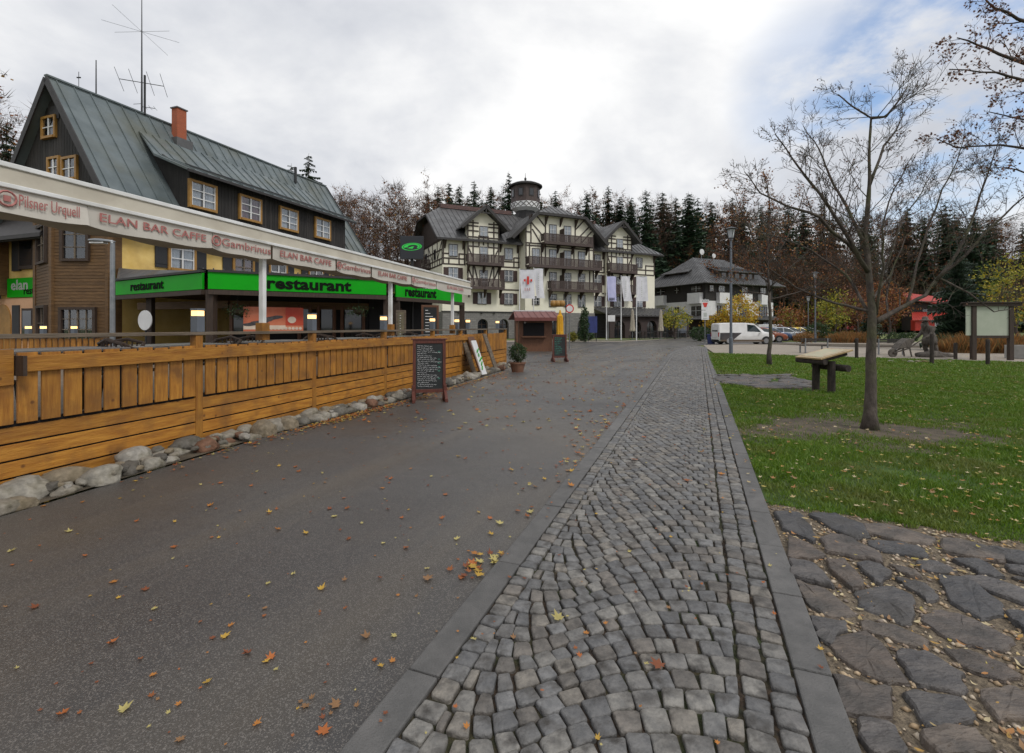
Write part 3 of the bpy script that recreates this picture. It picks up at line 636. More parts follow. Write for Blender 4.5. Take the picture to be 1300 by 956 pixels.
# grass blades
def grass():
    rr = np.random.RandomState(9)
    def gen(n, d0, d1, pw):
        D = d0+rr.rand(n)**pw*(d1-d0); x = 1.337+.385*(D-2.03)+.03+rr.rand(n)*(D*.80+2.6)
        k = (D > 3.90-(x-2.2)*.52+.05*np.sin(x*9)*np.sin(x*23+1)) & (x < 1.13*D+2.8) & (D < 26.6-(x-11)*.68)
        return x[k], D[k]
    xs = []; ys = []
    for a in ((230000,1.4,7.5,.9),(175000,7,14,1.0),(125000,13,27,1.0)):
        x, y = gen(*a); xs.append(x); ys.append(y)
    x = np.concatenate(xs); y = np.concatenate(ys)
    # thin where the soil shows round the tree and in worn patches
    def pn(x, y, s, o): return np.sin(x*s+o)*np.sin(y*s*1.3+o*2)+.5*np.sin(x*s*2.7+y*s*1.9+o)
    tx, ty = G(1103,548).x, G(1103,548).y
    d = np.sqrt(((x-tx+.15)/1.7)**2+((y-ty)/.75)**2); q = pn(x, y, 2.2, 1.3)*.35+pn(x,y,7.0,.4)*.25
    bare = np.clip(1.7-d*1.1+q, 0, 1)*.98; d2 = np.sqrt(((x-3.9)/1.3)**2+((y-4.7)/.7)**2); bare = np.maximum(bare, np.clip(1.0-d2+q, 0, 1)*.8)
    bare = np.maximum(bare, np.clip(pn(x,y,1.3,2.2)-.75+q*.4, 0, .45))
    px_ = 650+x/y*610; py_ = 415+915/y; strip = (px_ > 908) & (px_ < 1034) & (py_ > 477+np.maximum(0,px_-1000)*.35) & (py_ < 490+(px_-912)*.085); bare = np.where(strip, .97, bare)
    k = rr.rand(len(x)) > bare; x = x[k]; y = y[k]; n = len(x)
    sc = np.clip(y/6, 1, 3.2); h = (.022+rr.rand(n)*.03)*(1+.25*(sc-1)); h *= (1+.35*pn(x,y,3.1,.2)).clip(.5,1.6); wd = (.0022+rr.rand(n)*.0018)*sc**1.15
    a = rr.rand(n)*6.283; la = rr.rand(n)*6.283; ln = h*(.2+rr.rand(n)*.9)
    dx, dy = np.cos(a)*wd, np.sin(a)*wd; lx, ly = np.cos(la)*ln, np.sin(la)*ln; z0 = .033
    V = np.zeros((n,5,3)); V[:,0] = np.stack([x-dx,y-dy,np.full(n,z0)],1); V[:,1] = np.stack([x+dx,y+dy,np.full(n,z0)],1)
    V[:,2] = np.stack([x+dx*.8+lx*.35,y+dy*.8+ly*.35,z0+h*.6],1); V[:,3] = np.stack([x-dx*.8+lx*.35,y-dy*.8+ly*.35,z0+h*.6],1); V[:,4] = np.stack([x+lx,y+ly,z0+h],1)
    T = np.array([(0,1,2),(0,2,3),(3,2,4)]); Fz = T[None]+(np.arange(n)*5)[:,None,None]
    o = np_mesh('grass', V.reshape(-1,3), Fz.reshape(-1,3), grassm); tag(o, 'short green mown grass covering the lawn with worn earthy patches', 'grass', kind='stuff')
grass()
sheet('bare_soil', [(G(1103,548).x-.15+2.4*math.cos(a)*(1+.2*math.sin(3*a)), G(1103,548).y+1.15*math.sin(a)*(1+.2*math.cos(4*a))) for a in [i*.2618 for i in range(24)]], .039, soil)
# ---------------- boulders along the terrace fence ----------------
from mathutils import noise as mnoise
def ico(sub=2):
    import bmesh
    bm = bmesh.new(); bmesh.ops.create_icosphere(bm, subdivisions=sub, radius=1); V = [v.co.copy() for v in bm.verts]; Fx = [tuple(v.index for v in f.verts) for f in bm.faces]; bm.free(); return V, Fx
IV, IF = ico(3)
def rock(sx, sy, sz, seed, ang=.35, rough=.28):
    off = Vector((seed*3.7, seed*1.3, seed*.7)); b = MB(); vs = []
    for v in IV:
        d = 1+rough*1.3*mnoise.noise(v*1.1+off)+.16*mnoise.noise(v*2.6+off)+.05*mnoise.noise(v*7+off)
        p = v*d
        if ang > .3: p = Vector([math.copysign(abs(c)**.85, c) for c in p])
        vs.append((p.x*sx, p.y*sy, max(p.z, -.55)*sz))
    b.add(vs, IF); return b
REDGE = [(1.0,-4.75),(3.0,-4.30),(4.0,-3.98),(5.5,-3.62),(6.9,-3.27),(9.95,-2.2),(13.5,-1.2),(16.6,-.3),(18.6,.1)]
def xedge(D): return float(np.interp(D, [a for a, c in REDGE], [c for a, c in REDGE]))
special = {(62,606):('large rounded pale grey boulder in the stone border at far left, biggest of the row',.20,.16,.135,0),
 (133,605):('flat pale slab stone lying at the road edge right of the largest boulder',.24,.11,.05,1),
 (30,636):('rusty brown broken rock at the left edge of the picture beside the road',.24,.18,.13,5),
 (213,582):('long reddish brown flat rock in the boulder border below the second fence post',.34,.13,.07,5)}
rr = random.Random(21); placed = []
def put_rock(x, y, z, sx, sy, sz, label, grp, seed, rz):
    b = rock(sx, sy, sz, seed, ang=rr.random()); o = b.build('boulder', rockm, smooth=True); o.location = (x, y, z+sz*.5); o.rotation_euler = (rr.uniform(-.15,.15), rr.uniform(-.15,.15), rz)
    tag(o, label, 'boulder', grp); return o
for k_, (lb, sx, sy, sz, ci) in special.items():
    g = G(*k_); placed.append((g.x-.05, g.y, max(sx, .15)*.75)); put_rock(g.x-.06, g.y, -.01, sx, sy, sz, lb, 'boulders bordering the terrace fence', len(placed)*5+1, 1.25)
def blab(D, row):
    B_ = [(4.3,'cut by the left edge of the picture'),(6.16,'left of the nearest fence lamp'),(8.29,'between the first two fence lamps'),(10.55,'between second fence lamp and middle awning post'),(12.95,'just beyond the large chalkboard'),(15.0,'in front of the leaning boards'),(99,'by the potted shrub at the end of the fence')]
    t_ = next(t for d, t in B_ if D < d); r_ = 'road side boulder ' if row == 0 else 'stone against the fence planks '
    return r_+t_, 'stones '+('at the road edge ' if row == 0 else 'against the planks ')+t_
D = 2.6; k = 0
while D < 18.6:
    for row in range(2):
        s_ = rr.uniform(.07,.155) if row == 0 else rr.uniform(.05,.12)
        s_ *= 1.28 if D < 7.5 else 1.08
        x = xedge(D)-.12-row*.24+rr.uniform(-.04,.04); y = D+rr.uniform(-.05,.05)
        if any((x-a)**2+(y-c)**2 < (.66*(r_+s_))**2 for a, c, r_ in placed): continue
        placed.append((x, y, s_*.8)); k += 1
        near = D < 9
        put_rock(x, y, -.01+(.04 if row else 0), s_*rr.uniform(1.0,1.5), s_*.9, s_*rr.uniform(.55,.85), *blab(D, row), k*3+2, 1.2+rr.uniform(-.4,.4))
    D += rr.uniform(.13,.22)
# small filler stones
rr = random.Random(22)
for i in range(190):
    D = 2.8+15.7*rr.random()**1.6; x = xedge(D)-rr.uniform(.05,.45); s_ = rr.uniform(.03,.06)
    b = rock(s_*1.3, s_, s_*.8, i+200); o = b.build('stone', rockm, smooth=True); o.location = (x, D, .05+rr.uniform(0,.05)); o.rotation_euler[2] = rr.random()*3
    tag(o, 'fist sized stone filling a gap between the larger boulders under the fence', 'stone', 'small stones among the boulders')
b = MB(); pts = [(xedge(d)-.02, d) for d in (1,3,4,5.5,6.9,9.95,13.5,16.6,18.6)]
sheet('stone_bed', pts+[(x-.65, d) for x, d in reversed(pts)], .012, soil)

# ---------------- terrace fence ----------------
FA = math.atan2(.963, .2696); F0 = Vector((-4.546, 4.37))
def FD(D): return (D-4.37)/.963           # world depth -> length along the fence
fence = empty('wooden_fence', (F0.x, F0.y, 0), FA, 'long golden stained wooden terrace fence beside the road with slats over horizontal boards', 'fence')
# local: x along, -y towards road
posts = [FD(d) for d in (2.0, 3.95, 6.16, 8.29, 10.55, 12.95, 14.9, 17.2, 19.6)]
for i, l in enumerate(posts):
    MB().box(l-.05, l+.05, -.05, .05, .0, 1.39).build('post', fencev, fence, bevel=.004)
b = MB(); l = FD(1.0)
for a, c in zip(posts[:-1], posts[1:]): pass
MB().box(FD(1.0), posts[-1]+.1, -.06, .12, 1.395, 1.435).build('handrail', greywood, fence, bevel=.004)
MB().box(0.0, FD(16.0), -.115, -.075, 1.09, 1.235).build('top_board', fencew, fence, bevel=.004)
MB().box(-.03, .0, -.20, .02, 1.06, 1.24).build('board_end', darkwood, fence)
MB().box(-3.4, -.04, -.10, -.075, .98, 1.30).build('end_board', fencew, fence, bevel=.003)
for a, c in zip(posts[:-1], posts[1:]):
    sl2 = MB(); x = a+.06; rr = random.Random(int(a*100))
    n = max(1, round((c-a-.12)/.178)); st_ = (c-a-.12)/n
    for i in range(n):
        j = rr.uniform(-.004,.004); x0 = a+.06+i*st_+.014; sl2.box(x0, x0+st_-.030, -.074+j, -.052+j, .625, 1.262+rr.uniform(-.008,.008))
    sl2.build('slat_panel', fencev, fence, bevel=.003)
    h = MB(); z = .455
    while z > -.05:
        h.box(a+.052, c-.052, -.045+rr.uniform(-.003,.003), -.02, max(z, 0), z+.138); z -= .156
    h.build('board_panel', fencew, fence, bevel=.003)
    MB().box(a+.05, c-.05, -.015, .0, .0, .64).build('backing', inside, fence)
    MB().box(a+.05, c-.05, .0, .04, .60, .64).build('rail', darkwood, fence)
# box lamps on the handrail
def box_lamp(x, y, z, s, label, rz=FA, grp='glowing box lamps on the terrace rails'):
    o = empty('box_lamp', (x, y, z), rz, label, 'lamp', grp)
    MB().box(-.055*s, .055*s, -.055*s, .055*s, 0, .205*s).build('lamp_base', lampgrey, o, bevel=.003)
    MB().box(-.05*s, .05*s, -.05*s, .05*s, .206*s, .272*s).build('light', lampglow, o)
    MB().box(-.058*s, .058*s, -.058*s, .058*s, .273*s, .30*s).build('cap', lampgrey, o, bevel=.003)
def fpos(D, off=0): return (-4.546+.28*(D-4.37)-.963*off*0-off, D)
labs = ['nearest and largest lit box lamp on the handrail, left of the first white awning post', 'lit box lamp on the handrail right of the food poster', 'lit box lamp on the handrail just left of the middle awning post', 'lit box lamp on the handrail in front of the brown framed menu board', 'lit box lamp on the handrail right beside the last awning post','lit box lamp on the handrail above the leaning wooden boards', 'farthest lit box lamp at the end of the fence near the kiosk']
for px, lb in zip((251,396,487,549,580,594,640), labs):
    k = (px-650)/F_PX; D = 5.77/(.28-k); D = min(D, 18.6)
    box_lamp(-5.77+.28*D, D, 1.436, 1.0 if px < 400 else 1.05, lb)
# ---------------- awning ----------------
aw = empty('terrace_awning', (F0.x, F0.y, 0), FA, 'long beige terrace awning on white posts with printed scalloped valance above the fence', 'awning')
L0, L1 = FD(1.2), FD(15.6)
def fl(px): k = (px-650)/F_PX; return FD(5.77/(.28-k))
MB().box(L0, L1, -.06, .03, 2.93, 2.975).build('upper_profile', awnwhite, aw, bevel=.006)
MB().box(L0, L1+.02, -.11, -.05, 2.735, 2.775).build('lower_profile', awnwhite, aw, bevel=.006)
b = MB(); n = 60
for i in range(n):
    a, c = L0+(L1-L0)*i/n, L0+(L1-L0)*(i+1)/n; y0, y1 = (-.052+.008*math.sin(i*1.3)), (-.052+.008*math.sin((i+1)*1.3))
    b.add([(a,y0-.02,2.776),(c,y1-.02,2.776),(c,-.04,2.93),(a,-.04,2.93),(a,y0-.01,2.776),(c,y1-.01,2.776),(c,-.03,2.93),(a,-.03,2.93)], [(0,1,2,3),(7,6,5,4),(0,4,5,1),(3,2,6,7)])
b.build('front_band', awnfab, aw)
b = MB(); nx, ny = 80, 8; vs = []; fs = []
for j in range(ny+1):
    for i in range(nx+1):
        v = j/ny; x = L0+(L1-L0)*i/nx; z = 2.92-.10*v-.045*abs(math.sin(i*math.pi/6))*v-.02*math.sin(v*3.14); vs.append((x, .0+1.9*v, z))
for j in range(ny):
    for i in range(nx): q = j*(nx+1)+i; fs.append((q, q+1, q+nx+2, q+nx+1))
b.add(vs, fs); b.add([(x, y, z+.012) for x, y, z in vs], [f[::-1] for f in fs]); b.build('roof_fabric', awnfab, aw, smooth=True)
MB().box(L0, L1, 1.86, 1.92, 2.86, 2.92).build('back_profile', awnwhite, aw)
for x in [L0+.6+i*1.9 for i in range(9)]:
    if x < L1: MB().box(x-.015, x+.015, .0, 1.88, 2.93, 2.955).build('rafter', awnwhite, aw)
for px in (338, 499, 577):
    l = fl(px)
    p_ = MB().box(l-.037, l+.037, .03, .104, 1.56, 2.93).build('post', awnwhite, aw, bevel=.004)
    MB().box(l-.07, l+.07, .0, .135, 1.30, 1.56).build('post_foot', fencev, p_, bevel=.004)
# valance panels (text as in the photograph)
pan = [(fl(-190), fl(103), 'Pilsner Urquell', .155, redprint, .0), (fl(104), fl(263), 'ELAN BAR CAFFE', .125, redprint, .25), (fl(264), fl(338), 'Gambrinus', .15, redprint, 0),
       (fl(341), fl(421), 'ELAN BAR CAFFE', .135, redprint, 0), (fl(423), fl(466), 'Gambrinus', .15, redprint, 0), (fl(468), fl(518), 'ELAN BAR CAFFE', .135, redprint, 0), (fl(519), fl(550), 'Gambrinus', .14, paleprint, 0), (fl(551), L1, 'ELAN BAR CAFFE', .13, paleprint, 0)]
for a, c, s_, sz, pm_, sh in pan:
    v = MB(); n = 16; top = 2.735; w_ = c-a; vs = []
    for i in range(n+1):
        u = i/n; d = .20+.035*math.sin(u*math.pi)+(.01*math.sin(u*9)); y = -.075+.008*math.sin(u*11)+sh*0; tilt = -.035 if s_[0] == 'P' else .0
        vs += [(a+w_*u, -.08, top), (a+w_*u, y+tilt, top-d)]
    fs = [(2*i, 2*i+1, 2*i+3, 2*i+2) for i in range(n)]; v.add(vs, fs); m0 = len(vs); v.add([(x, y+.004, z) for x, y, z in vs], [f[::-1] for f in fs])
    o = v.build('valance', valfab, aw)
    cx = (a+c)/2 if s_[0] != 'P' else (fl(44))
    wid = min(w_*.86, 1.25) if s_[0] != 'P' else .48
    t = text('printed_text', s_, sz, pm_, o, (cx+(.06 if s_[0] in 'GP' else 0), -.115 if s_[0] == 'P' else -.093, 2.635), ext=.002, bold=.001 if s_[0] == 'E' else .0)
    bw = t.dimensions.x or 1; xs = max(v_.co.x for v_ in t.data.vertices)-min(v_.co.x for v_ in t.data.vertices); t.scale = (wid/xs, 1, 1)
    if s_[0] in 'GP':
        e = MB(); r_ = .065; ex = cx+.06-wid/2-.085
        e.tube([(ex+r_*math.cos(q*.5236), -.118 if s_[0] == 'P' else -.094, 2.635+r_*math.sin(q*.5236)) for q in range(13)], .010, 4); e.cbox((ex, -.118 if s_[0] == 'P' else -.094, 2.635), .05, .006, .05)
        e.build('printed_emblem', pm_, o)

# ---------------- terrace deck, tables, chairs ----------------
def flw(x, y): c, s_ = math.cos(FA), math.sin(FA); return (F0.x+c*x-s_*y, F0.y+s_*x+c*y)
q = [flw(-3.4,.03), flw(15.6,.03), flw(15.6,2.2), flw(9,6.0), flw(0,8.5), flw(-3.4,8.5)]
b = MB(); b.ext([(x, y, .30) for x, y in q], (0,0,.22)); o = b.build('terrace_deck', deckm); tag(o, kind='structure')
tl = []
def table(l, y, label, ln=1.25):
    x_, y_ = flw(l, y); o = empty('terrace_table', (x_, y_, .52), FA, label, 'table', 'tables on the terrace')
    MB().box(-ln/2, ln/2, -.38, .38, .71, .745).build('tabletop', rattan, o, bevel=.01)
    for sx in (-1,1):
        for sy in (-1,1): MB().box(sx*(ln/2-.08)-.02, sx*(ln/2-.08)+.02, sy*.3-.02, sy*.3+.02, 0, .71).build('leg', darkmetal, o)
def chair(l, y, rz, label):
    x_, y_ = flw(l, y); o = empty('terrace_chair', (x_, y_, .52), FA+rz, label, 'chair', 'chairs on the terrace')
    MB().box(-.22,.22,-.22,.22,.43,.46).build('seat', darkwood, o, bevel=.01)
    b = MB(); b.tube([(-.26,-.2,.62),(-.29,.05,.66),(-.24,.22,.78),(0,.27,.83),(.24,.22,.78),(.29,.05,.66),(.26,-.2,.62)], .022, 6)
    for i in range(-3,4): b.tube([(i*.07,.23,.46),(i*.07,.26-.005*i*i,.81-.006*i*i)], .010, 5)
    b.build('backrest', darkwood, o)
    for sx in (-1,1):
        for sy in (-1,1): MB().tube([(sx*.19,sy*.19,.44),(sx*.24,sy*.22,0)], .015, 5).build('leg', darkmetal, o)
tlabs = ['grey topped terrace table behind the fence at the left edge','grey topped terrace table behind the fence left of the nearest box lamp','grey topped terrace table behind the fence below the food poster','grey topped terrace table behind the fence between the second and third box lamps','grey topped terrace table behind the chalkboard end of the fence','grey topped terrace table near the far end of the terrace']
for l, lb in zip((.6, 2.0, 3.9, 6.0, 8.2, 10.6), tlabs): table(l, .62 if l < 9 else .8, lb)
for l, lb in zip((.05, 1.2, 1.45, 2.65, 3.1, 4.7, 5.3, 6.8, 7.4, 9.0), ['first','second','third','fourth','fifth','sixth','seventh','eighth','ninth','tenth']):
    chair(l, .55, rnd.uniform(1.2,1.9)*(1 if rnd.random() < .5 else -1), 'dark curved back terrace chair behind the fence, %s from the left' % lb)
# inner rail at the left
ir = empty('inner_railing', (-16.2, 14.0, .3), 0, 'short wooden inner terrace railing in front of the brown oriel', 'railing')
MB().box(0,4.6,-.08,.08,.90,.945).build('handrail', greywood, ir); b = MB()
for i in range(26): b.box(i*.176+.02, i*.176+.15, -.02, .0, .2, .86)
b.build('slat_panel', fencev, ir)
for px, lb in zip((36,55,94), ['leftmost small lit box lamp on the inner railing by the green wall sign','small lit box lamp on the inner railing at the narrow side of the oriel','small lit box lamp on the inner railing below the wide oriel window']):
    box_lamp((px-650)/F_PX*14, 14.0, 1.245, 1.0, lb, 0)

# ---------------- restaurant building ----------------
RA = math.atan2(.944, .33); rx, ry = -15.32, 18.88
# local frame: x along the long front (away from the camera), -y towards the road
fr = Fr(rx, ry, RA); rb = empty('restaurant_building', (rx, ry, 0), RA, 'large yellow and black timbered restaurant with steep grey green metal roof and long dormer', 'building')
LN, DP = 15.8, 8.0
MB().box(0, LN, 0, DP, -.3, 6.0).build('wall', yellowwall, rb)
# black gable (near end) and far gable
for xx, xt in ((-.03, .25), (LN-.2, LN+.03)):
    b = MB(); b.ext([(xx, -.02, 5.7), (xx, DP, 5.7), (xx, DP, 6.0), (xx, 4.0, 11.55), (xx, -.02, 6.0)], (xt-xx, 0, 0))
    g_ = b.build('gable', blackboards, rb)
b = MB()
for i in range(44):
    y = .05+i*.18; zt = 6.0+(min(y, 8-y))*1.38
    if zt > 6.2: b.box(-.055, -.031, y, y+.165, 5.75, zt)
b.build('gable_boards', blackboards, rb)
# main roof
zr = 11.75; ov = .55; sl_ = (zr-6.0)/4.0
roof = MB(); roof_poly(roof, [(-.4,-ov,6.0-sl_*ov+.12),(LN+.35,-ov,6.0-sl_*ov+.12),(LN+.35,4.0,zr+.12),(-.4,4.0,zr+.12)], .12, (0,4,zr-6), .62, .045)
roof_poly(roof, [(-.4,DP+ov,6.0-sl_*ov+.12),(LN+.35,DP+ov,6.0-sl_*ov+.12),(LN+.35,4.0,zr+.12),(-.4,4.0,zr+.12)], .12, (0,-4,zr-6), .62, .045)
ro = roof.build('roof', greenroof, rb)
b = MB(); b.box(-.42, LN+.37, 3.9, 4.1, zr+.10, zr+.17)
b.build('ridge_cap', greenroof, ro)
b = MB()
for s_ in (0, 1):
    ya, yb = (-ov, 4.0) if s_ == 0 else (DP+ov, 4.0)
    b.beam((-.42, ya, 6.0-sl_*ov), (-.42, yb, zr), .05, .26); b.beam((LN+.38, ya, 6.0-sl_*ov), (LN+.38, yb, zr), .05, .26)
b.sep('bargeboard', darkroof, ro)
# chimney, flue
b = MB(); b.box(-.24,.24,-.2,.2,-1.3,1.0); ch = b.build('chimney', brickred, ro); ch.location = (4.75, 3.4, zr-.2)
b = MB(); b.box(-.29,.29,-.25,.25,1.0,1.06); b.build('chimney_cap', greyroof, ch); MB().box(-.42,.42,-.42,.3,-1.35,-.55).build('flashing', greyroof, ch)
MB().tube([(12.6,3.4,zr-.7),(12.6,3.4,zr+.35)], .09, 8).build('flue', darkmetal, ro)
# long dormer
d0, d1 = 2.7, 13.3
b = MB(); b.ext([(d0,-.02,6.3),(d0,3.0,9.9),(d0,2.6,9.95),(d0,-.02,8.42)], (.1,0,0)); b.ext([(d1-.1,-.02,6.3),(d1-.1,3.0,9.9),(d1-.1,2.6,9.95),(d1-.1,-.02,8.42)], (.1,0,0))
b.box(d0+.1, d1-.1, -.02, .1, 5.6, 8.42)
dm = b.build('dormer', blackboards, rb)
b = MB()
for i in range(60):
    x = d0+i*.178
    if x < d1-.1: b.box(x, x+.165, -.045, -.021, 5.9, 8.42)
b.build('dormer_boards', blackboards, dm)
b = MB()
roof_poly(b, [(d0-.45,-.55,8.40),(d1+.45,-.55,8.40),(d1+.45,1.55,9.28),(d0-.45,1.55,9.28)], .09, (0,2.1,.9), .62, .045)
roof_poly(b, [(d0-.45,1.55,9.28),(d1+.45,1.55,9.28),(d1+.1,3.05,10.62),(d0-.1,3.05,10.62)], .06, (0,1.5,1.3), .62, .045)
b.build('dormer_roof', greenroof, dm)
MB().box(d0-.45, d1+.45, -.60, -.54, 8.26, 8.38).build('gutter', darkroof, dm)
b = MB()
for zz in (8.50, 8.62): b.tube([(d0-.3,-.45+(zz-8.5)*2,zz+.05),(d1+.3,-.45+(zz-8.5)*2,zz+.05)], .018, 4)
b.sep('snow_guard', darkmetal, dm)
for px, c_ in ((256,1),(316,2),(365,0),(408,0)):
    x = fr.lx(px); window(rb, x, 6.95, 1.15, 1.05, -.04, orangewood, 2, 3, cur=(curtain if c_ != 2 else curtainr), mm=whitepaint, fw=.11)
b = MB(); b.box(-.05,LN+.05,-.03,.0,5.55,5.95); b.build('fascia', blackboards, rb)
# first floor windows with black shutters on the yellow wall
for px in (230, 308, 352, 400, 440):
    x = fr.lx(px); window(rb, x, 4.05, 1.05, 1.25, 0, orangewood, 2, 3, cur=(curtainr if px == 308 else curtain if px == 230 else None), mm=whitepaint if px != 308 else greywood, shut=blackshut, shw=.5, fw=.11)
# gable windows
def gwin(px, py, w_, h, nm='window'):
    # gable plane faces the camera: local x=-.06, y from pixel
    k = (px-650)/F_PX; nx, ny = fr.v.x, fr.v.y; y = (k*fr.o.y-fr.o.x)/(nx-k*ny); D = fr.o.y+ny*y; z = EYE+(HOR-py)/F_PX*D
    e = bpy.data.objects.new('window_unit', None)
    b = MB(); d = .10; xx = -.06
    b.box(xx-.01, xx+.01, y-w_/2, y+w_/2, z, z+h, 1); fw = .1
    b.box(xx-d, xx, y-w_/2-fw, y-w_/2, z-fw, z+h+fw); b.box(xx-d, xx, y+w_/2, y+w_/2+fw, z-fw, z+h+fw); b.box(xx-d, xx, y-w_/2, y+w_/2, z+h, z+h+fw); b.box(xx-d-.03, xx, y-w_/2, y+w_/2, z-fw, z)
    o = b.build('window', [orangewood, inside], rb)
    c = MB(); c.box(xx-d+.02, xx-d+.05, y-.03, y+.03, z, z+h); c.box(xx-d+.022, xx-d+.048, y-w_/2, y+w_/2, z+h*.5-.02, z+h*.5+.02); c.build('glazing_bar', whitepaint, o)
    MB().box(xx-d+.055, xx-d+.06, y-w_/2, y+w_/2, z, z+h).build('pane', pane, o)
gwin(66, 174, .75, .75); gwin(92, 227, .8, .8); gwin(72, 224, .6, .7)
b = MB(); b.box(-.10,-.04,3.75,4.35,10.2,10.75); b.build('vent', darkroof, rb)
# lower black roof band on gable side + neighbouring bay
b = MB(); b.ext([(-1.0, 3.2, 5.25), (-1.0, 10.5, 5.25), (.1, 10.5, 6.3), (.1, 3.2, 6.3)], (0,0,-.16)); b.build('lean_to_roof', darkroof, rb)
MB().box(-.9,-.75,3.2,10.5,5.05,5.25).build('eave_board', blackboards, rb)
# oriel (brown cladding)
def wl(x, y, z=0): p = fr.o+fr.u*x+fr.v*y; return (p.x, p.y, z)
def loc(X, D): d = Vector((X, D))-fr.o; return (d.dot(fr.u), d.dot(fr.v))
A_ = loc(-15.40,18.35); B_ = loc(-17.55,18.35); C_ = loc(-19.75,19.95); E_ = (.0, C_[1]); H_ = (.0, .0)
b = MB(); b.ext([(p[0], p[1], -.2) for p in (A_, B_, C_, E_, H_)], (0,0,6.1)); ori = b.build('oriel', baywood, rb)
b = MB()
def clad(P, Q, z0, z1, st_=.125):
    P = Vector((*P, 0)); Q = Vector((*Q, 0)); d = (Q-P).normalized(); n = Vector((d.y, -d.x, 0))
    if n.x > 0: n = -n
    z = z0
    while z < z1:
        b.beam(P+n*.012+Vector((0,0,z+.055)), Q+n*.012+Vector((0,0,z+.055)), .022, st_-.018); z += st_
    return n
n1_ = clad(A_, B_, .1, 5.8); n2_ = clad(B_, C_, .1, 5.8); b.build('cladding', baywood, ori)
b = MB()
for P in (A_, B_, C_): b.box(P[0]-.08, P[0]+.08, P[1]-.08, P[1]+.08, 0, 5.85)
b.sep('corner_post', baywood, ori)
def owin(P, Q, n, u0, u1, z0, z1, cols, rows, m=darkwood, bars=whitepaint):
    P = Vector((*P, 0)); Q = Vector((*Q, 0)); a = P.lerp(Q, u0)+n*.03; c = P.lerp(Q, u1)+n*.03; d = (c-a).normalized(); w_ = (c-a).length
    b = MB(); up = Vector((0,0,1)); f = .07
    b.beam(a+up*(z0+z1)/2, c+up*(z0+z1)/2, .02, z1-z0, 1)
    for p in (a, c): b.beam(p+n*.05+up*z0, p+n*.05+up*z1, .11, .11, 0, up=n)
    for z in (z0, z1): b.beam(a+n*.05+up*z-d*.05, c+n*.05+up*z+d*.05, .12, .10, 0)
    o = b.build('window', [m, inside], ori); c2 = MB()
    for i in range(1, cols): q = a+d*w_*i/cols+n*.05; c2.beam(q+up*z0, q+up*z1, .05 if i*2 == cols else .03, .03, 0, up=n)
    for i in range(1, rows): zz = z0+(z1-z0)*i/rows; c2.beam(a+n*.05+up*zz, c+n*.05+up*zz, .03, .028, 0)
    c2.build('glazing_bar', bars, o); q = MB(); q.beam(a+n*.03+up*(z0+z1)/2, c+n*.03+up*(z0+z1)/2, .006, z1-z0); q.build('pane', pane, o)
owin(A_, B_, n1_, .34, .80, 4.05, 5.5, 2, 3, bars=greywood); owin(A_, B_, n1_, .22, .82, 1.0, 2.2, 4, 3, bars=greywood)
owin(B_, C_, n2_, .25, .75, 4.05, 5.5, 2, 2, bars=greywood); owin(B_, C_, n2_, .25, .75, 1.0, 2.3, 2, 2, bars=greywood)
# green sign on the gable wall + gable ground floor features
def gpt(px, py, x=-.02):
    k = (px-650)/F_PX; ox = fr.o.x+fr.u.x*x; oy = fr.o.y+fr.u.y*x; y = (k*oy-ox)/(fr.v.x-k*fr.v.y); D = oy+fr.v.y*y; return y, EYE+(HOR-py)/F_PX*D
ya, za = gpt(12, 378); yb, zb = gpt(47, 377); yc, zc_ = gpt(12, 354)
sg = MB().box(-.10,-.05, yb-.5, ya, za, zc_).build('sign', green, rb)
t = text('lettering', 'elan', .62, greytxt, sg, (-.108, (gpt(28,0)[0]), zc_-.32), rot=(R(90),0,R(-90)), bold=.012, sx=1.25)
t = text('lettering', 'restaurant', .46, blacktxt, sg, (-.108, gpt(33,0)[0], za+.26), rot=(R(90),0,R(-90)), align='LEFT', bold=.008)
yw, zw = gpt(36, 345); b = MB(); b.box(-.12,-.02,yw-.55,yw+.55,4.0,5.35,0); o = b.build('window', [darkwood], rb); MB().box(-.13,-.121,yw-.42,yw+.42,4.15,5.2).build('pane', glass, o)
yw2 = gpt(22,0)[0]; MB().box(-.09,-.02,yw2-.28,yw2+.28,3.95,5.35).build('shutter', blackshut, rb)
MB().box(-.10,-.02,gpt(27,0)[0],gpt(18,0)[0],.2,2.45).build('shutter', blackshut, rb)
MB().box(-.06,-.021,gpt(46,0)[0],gpt(-30,0)[0],-.2,2.75).build('plinth_render', pinkwall, rb)
yd = gpt(38,0)[0]; o = MB().box(-.12,-.06,yd-.4,yd+.4,.9,2.3).build('window', darkwood, rb); MB().box(-.13,-.121,yd-.3,yd+.3,1.0,2.2).build('pane', glass, o)
yd = gpt(6,0)[0]; b = MB(); pts = [(-.10, yd-.6, 0), (-.10, yd+.6, 0)]+[(-.10, yd+.6*math.cos(a), 1.75+.75*math.sin(a)) for a in [i*math.pi/10 for i in range(11)]]; b.ext(pts, (.05,0,0)); b.build('arched_door', orangewood, rb)
MB().box(-1.2,-.02,gpt(11,0)[0],gpt(-120,0)[0],2.9,5.2).build('side_bay', baywood, rb)
